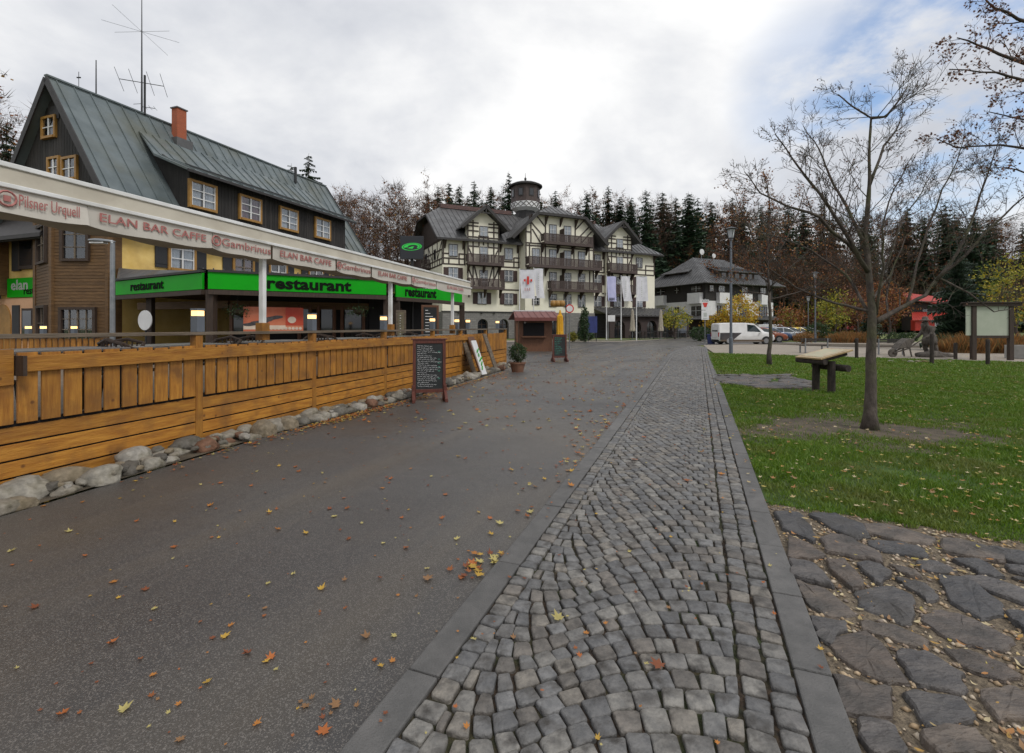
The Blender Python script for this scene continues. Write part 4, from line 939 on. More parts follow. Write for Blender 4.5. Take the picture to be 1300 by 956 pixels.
# left extension behind
ex = empty('dark_roof_house', (-24.5, 27, 0), R(60), 'dark low roofed house behind the restaurant at the left edge', 'house')
MB().box(-6,4,0,6,0,7.2).build('wall', blackboards, ex); b = MB(); roof_poly(b, [(-6.5,-.6,7.0),(4.5,-.6,7.0),(4.5,3,9.2),(-6.5,3,9.2)], .12, (0,3,2), .6); roof_poly(b, [(-6.5,6.6,7.0),(4.5,6.6,7.0),(4.5,3,9.2),(-6.5,3,9.2)], .12, (0,-3,2), .6); b.build('roof', greyroof, ex)
b = MB(); b.ext([(-6,0,7),(-6,6,7),(-6,3,9.1)], (.1,0,0)); b.ext([(3.9,0,7),(3.9,6,7),(3.9,3,9.1)], (.1,0,0)); b.build('gable', blackboards, ex)
# porch with green fascia
P1 = at(148,370,17.0); P2 = at(258,361,14.25); P2b = at(264,361,14.15); P3 = at(490,369,16.9); P4 = at(502,368,17.6); P5 = at(556,375,19.6); P6 = at(586,380,21.6)
po = empty('restaurant_porch', (-9.0, 14.2, 0), 0, 'dark polygonal porch with bright green fascia boards lettered restaurant', 'porch')
def pl(p, z): return (p.x+9.0, p.y-14.2, z)
ZB, ZT = 2.62, 3.12
def fasc(p, q, z0, z1, nm='fascia', m=green, th=.06):
    b = MB(); a = Vector(pl(p, 0)); c = Vector(pl(q, 0)); b.beam(a+Vector((0,0,(z0+z1)/2)), c+Vector((0,0,(z0+z1)/2)), th, z1-z0); return b.build(nm, m, po)
def ftext(par, p, q, u, s_, size, z, m, off=.045, sx=1.0, width=None, bold=.01):
    a = Vector((p.x+9, p.y-14.2)); c = Vector((q.x+9, q.y-14.2)); d = (c-a).normalized(); n = Vector((d.y, -d.x)); o = a.lerp(c, u)+n*off
    t = text('lettering', s_, size, m, par, (o.x, o.y, z), rot=(R(90), 0, math.atan2(d.y, d.x)), bold=bold)
    if width: xs = max(v_.co.x for v_ in t.data.vertices)-min(v_.co.x for v_ in t.data.vertices); t.scale = (width/xs, 1, 1)
f1 = fasc(P1, P2, ZB, ZT-.02); ftext(f1, P1, P2, .40, 'restaurant', .42, 2.86, blacktxt, width=2.2)
f2 = fasc(P2b, P3, ZB, ZT); ftext(f2, P2b, P3, .53, 'restaurant', .50, 2.86, blacktxt, width=2.55, bold=.016)
f3 = fasc(P4, P5, 2.60, 3.35); ftext(f3, P4, P5, .56, 'restaurant', .50, 2.82, blacktxt, width=1.75, bold=.016); ftext(f3, P4, P5, .60, 'elan', .60, 3.20, greytxt, width=1.2)
f4 = fasc(P5, P6, 2.60, 3.35)
for p, q in ((P1,P2),(P2b,P3),(P4,P5),(P5,P6)):
    fasc(p, q, ZT+.0 if q is not P5 and q is not P6 else 3.36, (ZT+.07) if q is not P5 and q is not P6 else 3.43, 'roof_edge', darkroof, .16)
    fasc(p, q, 2.46, 2.60, 'beam', darkwood, .12)
# porch roof up to the building wall
wallp = [loc(0,0)]
def wpt(px): x = fr.lx(px, -.02); p = fr.o+fr.u*x; return Vector((p.x, p.y, 0))
W1, W2, W3, W4 = Vector((-15.3,18.7,0)), wpt(262), wpt(455), wpt(470)
b = MB()
def tri(pts): b.add([pl(p, z) for p, z in pts]+[pl(p, z+.05) for p, z in pts], [tuple(range(len(pts)-1,-1,-1)), tuple(range(len(pts), 2*len(pts)))])
tri([(P1,3.14),(P2,3.16),(W2,3.75),(W1,3.75)]); tri([(P2,3.16),(P3,3.16),(W3,3.75),(W2,3.75)]); tri([(P3,3.17),(P4,3.4),(P5,3.42),(P6,3.42),(W4,3.8),(W3,3.8)])
b.build('roof', greyroof, po)
b = MB()
for i in range(22):
    u = i/21; a = Vector(pl(P2.lerp(P3, u), 3.24)); c = Vector(pl(W2.lerp(W3, u), 3.82)); b.beam(a, c, .03, .04)
b.sep('roof_seam', greyroof, po)
# ceiling & back wall
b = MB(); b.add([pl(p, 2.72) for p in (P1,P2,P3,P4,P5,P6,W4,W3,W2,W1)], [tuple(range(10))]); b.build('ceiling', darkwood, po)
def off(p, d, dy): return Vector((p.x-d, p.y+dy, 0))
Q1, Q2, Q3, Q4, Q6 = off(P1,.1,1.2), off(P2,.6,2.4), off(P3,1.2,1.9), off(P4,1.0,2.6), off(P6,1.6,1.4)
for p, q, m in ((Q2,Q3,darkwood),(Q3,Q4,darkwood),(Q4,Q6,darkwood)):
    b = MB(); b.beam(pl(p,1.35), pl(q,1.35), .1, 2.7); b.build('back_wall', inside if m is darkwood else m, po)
for p in (P2b, P3, P4.lerp(P5,.0), P6):
    pp = pl(p, 0); MB().box(pp[0]-.11, pp[0]+.11, pp[1]+.06, pp[1]+.28, 0, 2.6).build('post', darkwood, po)
pp = pl(P1.lerp(P2,.33), 0); MB().box(pp[0]-.09, pp[0]+.09, pp[1]+.3, pp[1]+.48, 0, 2.6).build('post', darkwood, po)
# lighter inner beam, door frames and glazed fronts behind
b = MB(); b.beam(pl(Q2,2.28), pl(Q3,2.28), .25, .26); b.beam(pl(Q1,2.28), pl(Q2,2.28), .2, .26); b.sep('inner_beam', baywood, po)
b = MB()
for p, q, us in ((Q2,Q3,(.02,.13,.2,.48,.56,.62,.74,.8,.97)),(Q4,Q6,(.1,.3,.55))):
    for u in us: c = Vector(pl(p.lerp(q,u),0)); b.box(c.x-.05,c.x+.05,c.y-.16,c.y-.06,0,2.3)
b.sep('door_frame', brownwood, po)
b = MB()
for p, q, u0, u1 in ((Q2,Q3,.03,.12),(Q2,Q3,.50,.55),(Q2,Q3,.64,.73),(Q2,Q3,.82,.95),(Q4,Q6,.12,.28)):
    b.beam(Vector(pl(p.lerp(q,u0),1.4))+Vector((0,-.09,0)), Vector(pl(p.lerp(q,u1),1.4))+Vector((0,-.09,0)), .02, 1.6)
b.sep('pane', glass, po)
# poster on the back wall
def poster():
    pa = at(309, 0, 15.0); pb = at(385, 0, 16.0); d = (pb-pa); d.z = 0; w_ = d.length; a = math.atan2(d.y, d.x)
    zt, zb2 = EYE+(415-390)*15.5/610, EYE+(415-422)*15.5/610
    o = empty('food_poster', (pa.x, pa.y, zb2), a, 'orange red advertising poster of dark plates and food under the porch', 'poster'); h = zt-zb2
    om = mat('poster_orange', (.50,.09,.035), (.62,.22,.12), sc=1.1, rough=.4); dm_ = mat('poster_dark', (.035,.03,.035), (.10,.09,.09), sc=6, rough=.4); cm = mat('poster_cream', (.62,.50,.40), (.70,.58,.46), sc=6, rough=.4)
    MB().box(0,w_,0,.03,0,h).build('print_sheet', om, o); b = MB()
    MB().box(w_*.0,w_*.69,-.004,-.001,h*.12,h*.28).build('print_band', cm, o)
    rr = random.Random(4)
    for i in range(9):
        x = w_*(.08+.06*i); z = h*(.32+.035*i+rr.uniform(-.03,.03)); b.ext([(x+.16*math.cos(t), -.008-.0004*i, z+.05*math.sin(t)) for t in [k*.628 for k in range(10)]], (0,.002,0))
    b.build('printed_plates', dm_, o); c = MB()
    for i in range(9): x = w_*(.45+.062*i); c.ext([(x+.05*math.cos(t), -.012, h*.16+.05*math.sin(t)) for t in [k*.785 for k in range(8)]], (0,.002,0))
    c.ext([(w_*.80+.13*math.cos(t), -.012, h*.5+.11*math.sin(t)) for t in [k*.628 for k in range(10)]], (0,.002,0)); c.build('printed_rings', cm, o)
    MB().box(w_*.69,w_,-.006,-.003,h*.28,h).build('print_panel', mat('poster_red',(.45,.04,.02),(.52,.07,.03),sc=2,rough=.4), o)
poster()
# white round sign behind porch post and standing frames under the porch
o = empty('round_sign', (at(184,0,15.9).x, 15.9, 1.72), R(-20), 'round pale disc sign standing behind the porch post', 'sign'); b = MB(); b.tube([(0,-.01,0),(0,.02,0)], .33, 24); b.build('disc', whitepaint, o)
MB().tube([(0,.03,-1.35),(0,.03,0)], .03, 8).build('stand', darkmetal, o)
def menu_case(px, D, z0, z1, w_, fm, lab, inner=boardblack):
    x = (px-650)/F_PX*D; o = empty('menu_case', (x, D, 0), R(12), lab, 'menu board', None)
    MB().box(-w_/2,w_/2,-.04,.04,z0,z1).build('frame', fm, o, bevel=.01); MB().box(-w_/2+.08,w_/2-.08,-.05,-.041,z0+.08,z1-.08).build('panel', inner, o)
    b = MB(); rr = random.Random(px)
    for k in range(9): zz = z1-.2-k*(z1-z0-.35)/9; xx = -w_/2+.14; b.box(xx, xx+rr.uniform(.3,.9)*(w_-.3), -.054, -.0505, zz, zz+.02)
    b.build('writing', chalk, o)
    MB().box(-w_/2,-w_/2+.06,-.03,.03,0,z0).build('leg', fm, o); MB().box(w_/2-.06,w_/2,-.03,.03,0,z0).build('leg', fm, o)
menu_case(546, 17.2, .95, 2.28, .62, brownwood, 'tall brown framed black menu board standing under the right end of the porch')
menu_case(509, 17.3, .9, 2.1, .36, greywood, 'narrow pale framed menu case beside the middle awning post', mat('case_inner',(.10,.09,.06),(.2,.17,.1),sc=6))
# hanging baskets
def basket(px, py, D, lab):
    p = at(px, py, D); o = empty('hanging_basket', p, 0, lab, 'hanging basket', 'hanging baskets under the porch')
    MB().lathe([(.05,-.16),(.16,-.08),(.19,.02)], (0,0,0), 12).build('pot', darkwood, o); MB().tube([(0,0,.0),(0,0,2.6-p.z)], .006, 4).build('chain', darkmetal, o)
    rr = np.random.RandomState(px); q = rr.randn(420,3)*[.17,.17,.10]; leaves('foliage', q, .028, shrubm, '', parent=o, flat=False, shape='oval', seed=px)
basket(302, 394, 14.9, 'green hanging basket at the left of the food poster'); basket(455, 394, 16.6, 'green hanging basket near the right end of the long fascia')
# ellipse sign board on a mast behind the awning
o = empty('pole_sign', (at(523,0,21).x, 21.0, 0), R(8), 'square black sign with green ellipse emblem above the end of the awning', 'sign')
w2_ = .50; zb2, zt2 = EYE+(415-329)*21/610, EYE+(415-300)*21/610
MB().box(-w2_,w2_,-.08,.08,zb2,zt2).build('panel', mat('sign_black',(.012,.014,.018),rough=.3), o, bevel=.01); b = MB(); zc2 = (zb2+zt2)/2+.03
for k in range(28):
    a0, a1 = k*6.2832/28, (k+1)*6.2832/28; e = lambda a, r_, s_=.0: (r_*.43*math.cos(a)+s_, -.09, zc2+r_*.165*math.sin(a)+.03*math.cos(a)*r_)
    b.add([e(a0,1), e(a1,1), e(a1,.86), e(a0,.86)], [(0,1,2,3)])
    if k < 15 or k > 24: b.add([e(a0,.80), e(a1,.80), e(a1,.50,.04), e(a0,.50,.04)], [(0,1,2,3)])
b.add([(-.20,-.091,zc2-.07),(.02,-.091,zc2-.09),(.10,-.091,zc2+.02),(-.02,-.091,zc2+.0)], [(0,1,2,3)])
b.build('emblem', mat('emblem_green',(.03,.60,.07),(.04,.66,.10),sc=2), o); MB().tube([(0,.15,0),(0,.15,zb2+.4)], .06, 8).build('pole', darkmetal, o)
# street lamp behind fence
def near_lamp():
    p = at(143,0,12.0); zt = EYE+(415-306)*12/610; o = empty('street_lamp', (p.x, 12.0, 0), R(0), 'galvanised post lamp with flat grey head in front of the oriel', 'street lamp')
    MB().tube([(0,0,0),(0,0,1.2),(0,0,zt-.05),(-.04,0,zt)], [.065,.06,.05,.045], 10).build('post', steel, o)
    b = MB(); vs = []; fs = []
    prof = [(.06,.03,.02),(-.06,.07,.05),(-.25,.11,.065),(-.42,.12,.065),(-.55,.09,.045),(-.60,.04,.02)]
    for x, hw, hh in prof:
        for k in range(10): a = k*.6283; vs.append((x, hw*math.cos(a), zt-.02+hh*math.sin(a)*(1 if math.sin(a) > 0 else .45)+(-x*.05)))
    for i in range(5):
        for k in range(10): fs.append((i*10+k, i*10+(k+1) % 10, (i+1)*10+(k+1) % 10, (i+1)*10+k))
    fs += [tuple(range(9,-1,-1)), tuple(range(50,60))]; b.add(vs, fs); b.build('lamp_head', steel, o, smooth=True)
    MB().box(-.52,-.18,-.08,.08,zt-.065,zt-.03).build('lens', whitepaint, o)
near_lamp()
# aerials on the roof: stand on the ridge
def rpt(px): x = fr.lx(px, 4.0); p = fr.o+fr.u*x+fr.v*4.0; return Vector((p.x, p.y, zr+.1))
def aerial():
    p = rpt(180); o = empty('roof_aerial', p, R(20), 'tall television aerial mast with radiating rods on the restaurant ridge', 'aerial'); H = 6.1
    MB().tube([(0,0,0),(0,0,3.0),(0,0,H)], [.045,.03,.015], 6).build('mast', darkmetal, o)
    b = MB(); z = 4.0
    for k in range(4): a = k*.785+.3; b.tube([(-1.5*math.cos(a), -1.5*math.sin(a), z+.35*math.sin(k*2)), (1.5*math.cos(a), 1.5*math.sin(a), z-.35*math.sin(k*2))], .008, 4)
    b.build('rods', steel, o)
    b = MB(); b.tube([(-.9,0,1.55),(.9,0,1.5)], .018, 4)
    for x in (-.9,-.35,.35,.9): b.tube([(x,-.55,1.55+.30),(x,.55,1.55-.35)], .010, 4)
    b.tube([(0,0,.35),(.55,0,.35)], .015, 4)
    for x in (.15,.35,.55): b.tube([(x,-.25,.35),(x,.25,.35)], .008, 4); b.tube([(-.4,.2,.5),(.0,0,.5)], .012, 4)
    b.build('antenna', darkmetal, o)
    MB().tube([(.12,0,.0),(.12,0,1.9)], .05, 6).build('bracket', darkmetal, o)
aerial()
p = rpt(122); o = empty('roof_rod', p, 0, 'thin plain metal rod on the restaurant ridge left of the tall aerial', 'aerial'); MB().tube([(0,0,0),(0,0,1.6)], [.03,.02], 6).build('rod', darkmetal, o)
p = rpt(100); o = empty('weather_vane', p, 0, 'tiny weather vane near the front end of the ridge', 'weather vane'); MB().tube([(0,0,0),(0,0,.75)], .012, 5).build('rod', darkmetal, o); MB().tube([(-.08,0,.5),(.08,0,.5)], .03, 5).build('vane', darkmetal, o)
# ---------------- hotel ----------------
HA = math.atan2(13, 28.4); hf = Fr(-8.4, 58, HA)
ho = empty('timbered_hotel', (-8.4, 58, 0), HA, 'large cream half timbered hotel with brown balconies, grey roofs and round tower', 'hotel')
W = 32.6
MB().box(0, W, 0, 13, 3.35, 12.3).build('wall', cream, ho)
# stone ground floor with arches
def arch_wall(name, par, x0, x1, y0, y1, z1, arches, m, inm, aw=1.4, ah=2.5, depth=.5):
    b = MB(); xs = x0
    for ax in sorted(arches):
        b.box(xs, ax-aw/2, y0, y1, 0, z1); n = 10; r_ = aw/2; zc = ah-r_
        for i in range(n):
            a0, a1 = math.pi-i*math.pi/n, math.pi-(i+1)*math.pi/n; xa, xb = ax+r_*math.cos(a0), ax+r_*math.cos(a1); za, zb = zc+r_*math.sin(a0), zc+r_*math.sin(a1)
            b.ext([(xa,y0,za),(xb,y0,zb),(xb,y0,z1),(xa,y0,z1)], (0,y1-y0,0))
        xs = ax+aw/2
    b.box(xs, x1, y0, y1, 0, z1); o = b.build(name, m, par)
    for ax in arches:
        q = MB().box(ax-aw/2-.02, ax+aw/2+.02, y1-.08, y1-.02, 0, ah); w_ = q.build('arch_door', inm, o)
        c = MB(); c.box(ax-.03,ax+.03,y1-.14,y1-.09,0,ah-.1); c.box(ax-aw/2,ax+aw/2,y1-.135,y1-.095,ah-aw/2-.03,ah-aw/2+.03)
        for s_ in (-1,1): c.box(ax+s_*(aw/2-.05)-.05, ax+s_*(aw/2-.05)+.05, y1-.14,y1-.09,0,ah-.3)
        c.build('door_frame', darkwood, w_)
    return o
arch_wall('stone_base', ho, 0, 10.3, -.06, .5, 3.35, [2.42, 5.2, 8.05], stonew, glass)
arch_wall('stone_base', ho, 10.3, 20.9, -1.56, -.9, 3.35, [12.2, 15.0, 18.9], stonew, glass, aw=1.5)
MB().box(0, W, .5, 13, 0, 3.35).build('ground_floor', stonew, ho)
MB().box(-.15, 10.3, -.16, .0, 3.3, 3.45).build('string_course', darkroof, ho)
# central block
b = MB(); b.box(10.4, 20.8, -1.5, .2, 3.35, 12.3)
b.ext([(10.4,-1.5,12.3),(20.8,-1.5,12.3),(20.8,-1.5,14.2),(19.0,-1.5,15.9),(11.8,-1.5,15.9),(10.4,-1.5,14.6)], (0,1.7,0)); b.build('wall', cream, ho)
# gable bays
b = MB(); b.box(2.95,7.2,-.6,.2,6.3,13.6); b.ext([(2.95,-.6,13.6),(7.2,-.6,13.6),(7.2,-.6,14.2),(5.08,-.6,15.9),(2.95,-.6,14.2)], (0,.8,0)); b.build('gable_bay', cream, ho)
b = MB(); b.box(23.6,27.9,-.6,.2,6.3,13.6); b.ext([(23.6,-.6,13.6),(27.9,-.6,13.6),(27.9,-.6,14.2),(25.75,-.6,16.0),(23.6,-.6,14.2)], (0,.8,0)); b.build('gable_bay', cream, ho)
# roofs
RB = MB(); E = 12.15; RZ = 17.6; k_ = (RZ-E)/7.4
roof_poly(RB, [(-.9,-.9,E),(33.5,-.9,E),(26.5,6.5,RZ),(1.6,6.5,RZ),(-.9,4.2,E+k_*5.1)], .15, (0,7.4,RZ-E), .7, .06)
roof_poly(RB, [(-.9,13.9,E),(33.5,13.9,E),(26.5,6.5,RZ),(1.6,6.5,RZ),(-.9,8.8,E+k_*5.1)], .15, (0,-7.4,RZ-E), .7, .06)
roof_poly(RB, [(33.5,-.9,E),(33.5,13.9,E),(26.5,6.5,RZ)], .15, (-7,0,RZ-E), .7, .06)
roof_poly(RB, [(-.9,4.2,E+k_*5.1),(-.9,8.8,E+k_*5.1),(1.6,6.5,RZ)], .15, (2.5,0,1.6), .7, .06)
rf = RB.build('roof', greyroof, ho)
b = MB(); b.ext([(-.1,0,12.2),(-.1,13,12.2),(-.1,8.6,15.4),(-.1,4.4,15.4)], (.3,0,0)); b.build('side_gable', timber, ho)
MB().box(1.6, 12.0, 6.2, 6.8, RZ-.1, RZ+.45).build('ridge_parapet', brickmat('ridge_brick',(.14,.08,.07),(.11,.065,.06),(.05,.04,.04),1.0,bw=.5,rh=.3), rf)
MB().box(18.0, 26.3, 6.2, 6.8, RZ-.1, RZ+.3).build('ridge_parapet', MATS['ridge_brick'], rf)
b = MB()
for (p, q) in (((-.95,-.95,E-.12),(33.55,-.95,E-.12)),((33.55,-.95,E-.12),(33.55,13.9,E-.12)),((-.98,-.95,E-.1),(-.98,4.2,E+k_*5.1-.1)),((-.98,4.2,E+k_*5.1-.1),(-.98,8.8,E+k_*5.1-.1)),((-.98,8.8,E+k_*5.1-.1),(-.98,13.9,E-.1))): b.beam(p, q, .08, .24)
b.sep('fascia', darkroof, rf)
def gable_roof(cx, hw, ze, za, y0, yb, trim=.22, m=greyroof):
    b = MB()
    for s_ in (-1, 1): roof_poly(b, [(cx+s_*hw,y0,ze),(cx,y0,za),(cx,yb,za),(cx+s_*hw,yb,ze)], .12, (-s_*hw,0,za-ze), .7, .05)
    o = b.build('gable_roof', m, rf); b = MB()
    for s_ in (-1, 1): b.beam((cx+s_*(hw+.05),y0-.06,ze-.12),(cx,y0-.06,za-.08), .10, .36)
    b.beam((cx-hw*.35,y0+.02,za-.9),(cx+hw*.35,y0+.02,za-.9), .1, .14); b.beam((cx,y0+.02,za-.95),(cx,y0+.02,za-.1), .12, .1)
    b.sep('bargeboard', darkroof, o); return o
gable_roof(5.08, 3.1, 13.55, 16.35, -1.5, 5.0)
gable_roof(25.75, 3.1, 13.5, 16.4, -1.5, 5.0)
# gambrel gable of the central block
b = MB(); kz = 16.05
for s_ in (-1, 1):
    X = lambda v: 15.4+s_*v
    roof_poly(b, [(X(7.1),-2.3,12.7),(X(3.6),-2.3,kz),(X(3.6),6,kz),(X(7.1),6,12.7)], .14, (-s_*3.5,0,kz-12.7), .7, .06)
    roof_poly(b, [(X(3.6),-2.3,kz),(X(0),.8,17.9),(X(0),6.4,17.9),(X(3.6),6.4,kz)], .12, (-s_*3.6,0,1.85), .7, .06)
roof_poly(b, [(11.8,-2.3,kz),(19.0,-2.3,kz),(15.4,.8,17.9)], .12, (0,3.1,1.85), .7, .06)
gr = b.build('gable_roof', greyroof, rf); b = MB()
for s_ in (-1, 1): b.beam((15.4+s_*7.15,-2.36,12.55),(15.4+s_*3.55,-2.36,kz-.1), .12, .42)
b.beam((11.8,-2.36,kz-.12),(19.0,-2.36,kz-.12), .12, .34); b.sep('bargeboard', darkroof, gr)
# tower
cx, cy = 14.4, 6.6; tw = empty('tower', (cx, cy, -.7)); tw.parent = ho
MB().lathe([(1.38,14),(1.38,19.2)], (0,0,0), 8, ph=R(22.5)).build('shaft', darkroof, tw)
b = MB(); b.lathe([(1.5,18.9),(2.15,19.3),(2.15,20.1)], (0,0,0), 8, ph=R(22.5)); b.build('lattice_band', whitepaint, tw)
b = MB()
for k in range(8):
    a0, a1 = R(22.5+45*k), R(67.5+45*k); p = Vector((2.17*math.cos(a0),2.17*math.sin(a0),0)); q = Vector((2.17*math.cos(a1),2.17*math.sin(a1),0))
    for u in (0,.5): 
        p0, p1 = p.lerp(q,u), p.lerp(q,u+.5); b.beam(p0+Vector((0,0,19.35)), p1+Vector((0,0,20.05)), .06, .07); b.beam(p0+Vector((0,0,20.05)), p1+Vector((0,0,19.35)), .06, .07)
b.build('lattice', timber, tw)
MB().lathe([(2.1,20.1),(2.1,22.5)], (0,0,0), 8, ph=R(22.5)).build('lantern', balc, tw)
b = MB(); b.lathe([(2.45,22.45),(2.5,22.65),(1.8,22.98),(.25,23.15),(.12,23.6),(.2,23.75),(.04,24.0),(.02,24.6)], (0,0,0), 16); b.build('dome', darkroof, tw, smooth=False)
for k in range(8):
    a = R(45*k); c = Vector((1.96*math.cos(a),1.96*math.sin(a),21.4)); q = MB(); q.cbox((c.x,c.y,21.4),.08,.75,1.15,0,Matrix.Rotation(a,3,'Z')); o = q.build('window', darkroof, tw)
    q = MB(); q.cbox((c.x*1.025,c.y*1.025,21.4),.03,.5,.9,0,Matrix.Rotation(a,3,'Z')); q.build('pane', glass, o)
# windows
hw_ = dict(fw=.08, d=.1)
blk = mat('hotel_window_frame', (.05,.045,.05), (.08,.07,.075), sc=5)
for x, rows in ((1.35,(10.15,)),(8.75,(10.15,))):
    for z in rows: window(ho, x, z, 1.0, 1.35, 0, blk, 2, 2, mm=whitepaint, cur=curtain, **hw_)
for x, z in ((1.35,7.35),(8.75,7.35),(8.75,4.4),(5.1,4.4),(29.7,4.4),(25.75,4.4),(22.4,4.4),(22.4,7.4)):
    window(ho, x, z, 1.15, 1.35, 0, blk, 2, 2, shut=shutm, shw=.55, mm=whitepaint, cur=curtain if x in (1.35,5.1,29.7) else None, **hw_)
window(ho, 29.7, 10.2, 1.0, 1.35, 0, blk, 2, 2, mm=whitepaint, **hw_); window(ho, 22.4, 10.2, .9, 1.35, 0, blk, 2, 2, mm=whitepaint, **hw_); window(ho, 29.7, 7.4, 1.1, 1.35, 0, blk, 2, 2, mm=whitepaint, shut=shutm, shw=.5, **hw_)
for x in (5.1, 25.75):
    window(ho, x, 12.75, .95, 1.15, -.6, blk, 2, 2, mm=whitepaint, cur=curtain, **hw_); window(ho, x, 9.4, .95, 1.95, -.6, blk, 2, 3, mm=whitepaint, cur=curtain, **hw_)
    window(ho, x, 6.45, .95, 2.0, -.6, blk, 2, 3, mm=whitepaint, **hw_)
for x in (14.4, 16.6): window(ho, x, 12.4, .95, 2.35, -1.5, blk, 2, 4, mm=whitepaint, cur=curtain, **hw_)
for x in (11.9, 14.4, 16.6, 18.8):
    window(ho, x, 9.4, .95, 2.1, -1.5, blk, 2, 3, mm=whitepaint, cur=curtain, **hw_)
for x in (14.4, 16.6, 18.8): window(ho, x, 6.45, .95, 2.1, -1.5, blk, 2, 3, mm=whitepaint, **hw_); window(ho, x, 4.2, 1.0, 1.5, -1.5, blk, 2, 2, mm=whitepaint, **hw_)
window(ho, 11.9, 4.4, .9, .95, -1.5, blk, 2, 2, mm=whitepaint, **hw_)
# balconies
def balcony(x0, x1, yw_, dp, z, nm='balcony'):
    b = MB(); b.box(x0, x1, yw_-dp, yw_, z-.22, z); b.box(x0-.04, x1+.04, yw_-dp-.08, yw_-dp, z-.28, z+.10)
    o = b.build(nm, balc, ho); r_ = MB(); yy = yw_-dp
    r_.box(x0-.06, x1+.06, yy-.07, yy+.05, z+.98, z+1.06)
    n = int((x1-x0)/.16)
    for i in range(n):
        xx = x0+(x1-x0)*i/n; r_.box(xx+.015, xx+.135, yy-.035, yy-.01, z+.12, z+.98)
    for s_ in (x0, x1): 
        r_.box(s_-.05, s_+.03, yy, yw_, z+.98, z+1.06)
        for j in range(int(dp/.17)): r_.box(s_-.02, s_, yy+.03+j*.17, yy+.03+j*.17+.13, z+.12, z+.98)
    for i in range(int((x1-x0)/2)+2):
        xx = x0+(x1-x0)*i/(int((x1-x0)/2)+1); r_.box(xx-.06, xx+.06, yy-.06, yy+.03, z, z+1.1)
    r_.build('railing', balc, o); k = MB(); m_ = max(2, int((x1-x0)/2.3)+1)
    for i in range(m_):
        xx = x0+.25+(x1-x0-.5)*i/(m_-1); k.ext([(xx-.09,yw_,z-.22),(xx-.09,yw_-dp+.1,z-.22),(xx-.09,yw_-.35,z-.75),(xx-.09,yw_,z-1.25)], (.18,0,0))
    k.sep('bracket', darkwood, o); return o
balcony(12.6,19.8,-1.5,1.1,12.35); balcony(10.4,21.3,-1.5,1.1,9.3); balcony(13.6,21.3,-1.5,1.1,6.35)
balcony(2.75,7.4,-.6,.9,9.3); balcony(2.9,7.5,-.6,.9,6.35); balcony(23.5,28.1,-.6,.9,9.3); balcony(23.5,28.1,-.6,.9,6.35)
# side balcony on the left flank
b = MB(); b.box(-1.3,0,5.5,11.5,9.1,9.3); o = b.build('balcony', balc, ho); r_ = MB()
for i in range(36): r_.box(-1.32,-1.29,5.5+i*.167,5.5+i*.167+.13,9.35,10.25)
for i in range(8): r_.box(-1.3+i*.16,-1.3+i*.16+.12,5.48,5.51,9.35,10.25)
r_.box(-1.36,-1.26,5.4,11.6,10.25,10.33); r_.box(-1.3,0,5.44,5.54,10.25,10.33); r_.build('railing', balc, o)
# plants / partition screens on the balconies
for x, z in ((15.5,12.35),(15.5,9.3),(15.5,6.35)): MB().box(x-.04,x+.04,-2.55,-1.5,z,z+1.9).build('partition', darkwood, ho)
# timber framing
def beams(y, segs, t=.16, pr=.05, x=None):
    b = MB()
    for i, (x0,z0,x1,z1) in enumerate(segs):
        e = .0025*(i % 7)
        if x is None: b.beam((x0,y-pr/2-e,z0),(x1,y-pr/2-e,z1), .05, t)if abs(x1-x0) > abs(z1-z0)*.2 else b.box(min(x0,x1)-t/2,max(x0,x1)+t/2,y-pr-e,y,min(z0,z1),max(z0,z1))
        else: b.beam((x-pr/2-e,x0,z0),(x-pr/2-e,x1,z1), .05, t, up=(0,0,1)) if abs(x1-x0) > abs(z1-z0)*.2 else b.box(x-pr-e,x,min(x0,x1)-t/2,max(x0,x1)+t/2,min(z0,z1),max(z0,z1))
    return b.build('timber_framing', timber, ho)
S = [(0,9.15,2.9,9.15),(0,9.85,2.9,9.85),(.1,9.15,.1,12.2),(2.8,9.15,2.8,12.2),(.8,9.2,.8,9.8),(2.1,9.2,2.1,10.5),(2.1,10.45,2.9,10.45),(0,10.4,.8,10.4),
     (7.3,9.15,10.3,9.15),(7.3,9.85,10.3,9.85),(7.35,9.15,7.35,12.2),(10.2,9.15,10.2,12.2),(8.0,9.2,8.0,9.8),(9.5,9.2,9.5,10.4),(9.5,10.4,10.3,10.4),(7.3,10.4,8.0,10.4),(7.4,6.25,10.3,6.25),
     (20.9,9.15,23.6,9.15),(20.9,9.85,23.6,9.85),(21.0,9.15,21.0,12.2),(23.5,9.15,23.5,12.2),(23.2,6.2,23.5,6.2),(28.0,9.15,32.5,9.15),(28.0,9.85,32.5,9.85),(32.5,9.15,32.5,12.2),(28.8,9.2,28.8,10.6),(30.9,9.2,30.9,10.6),(28,10.5,28.8,10.5),(30.9,10.5,32.5,10.5),(28.0,6.2,28.6,6.2)]
beams(0, S)
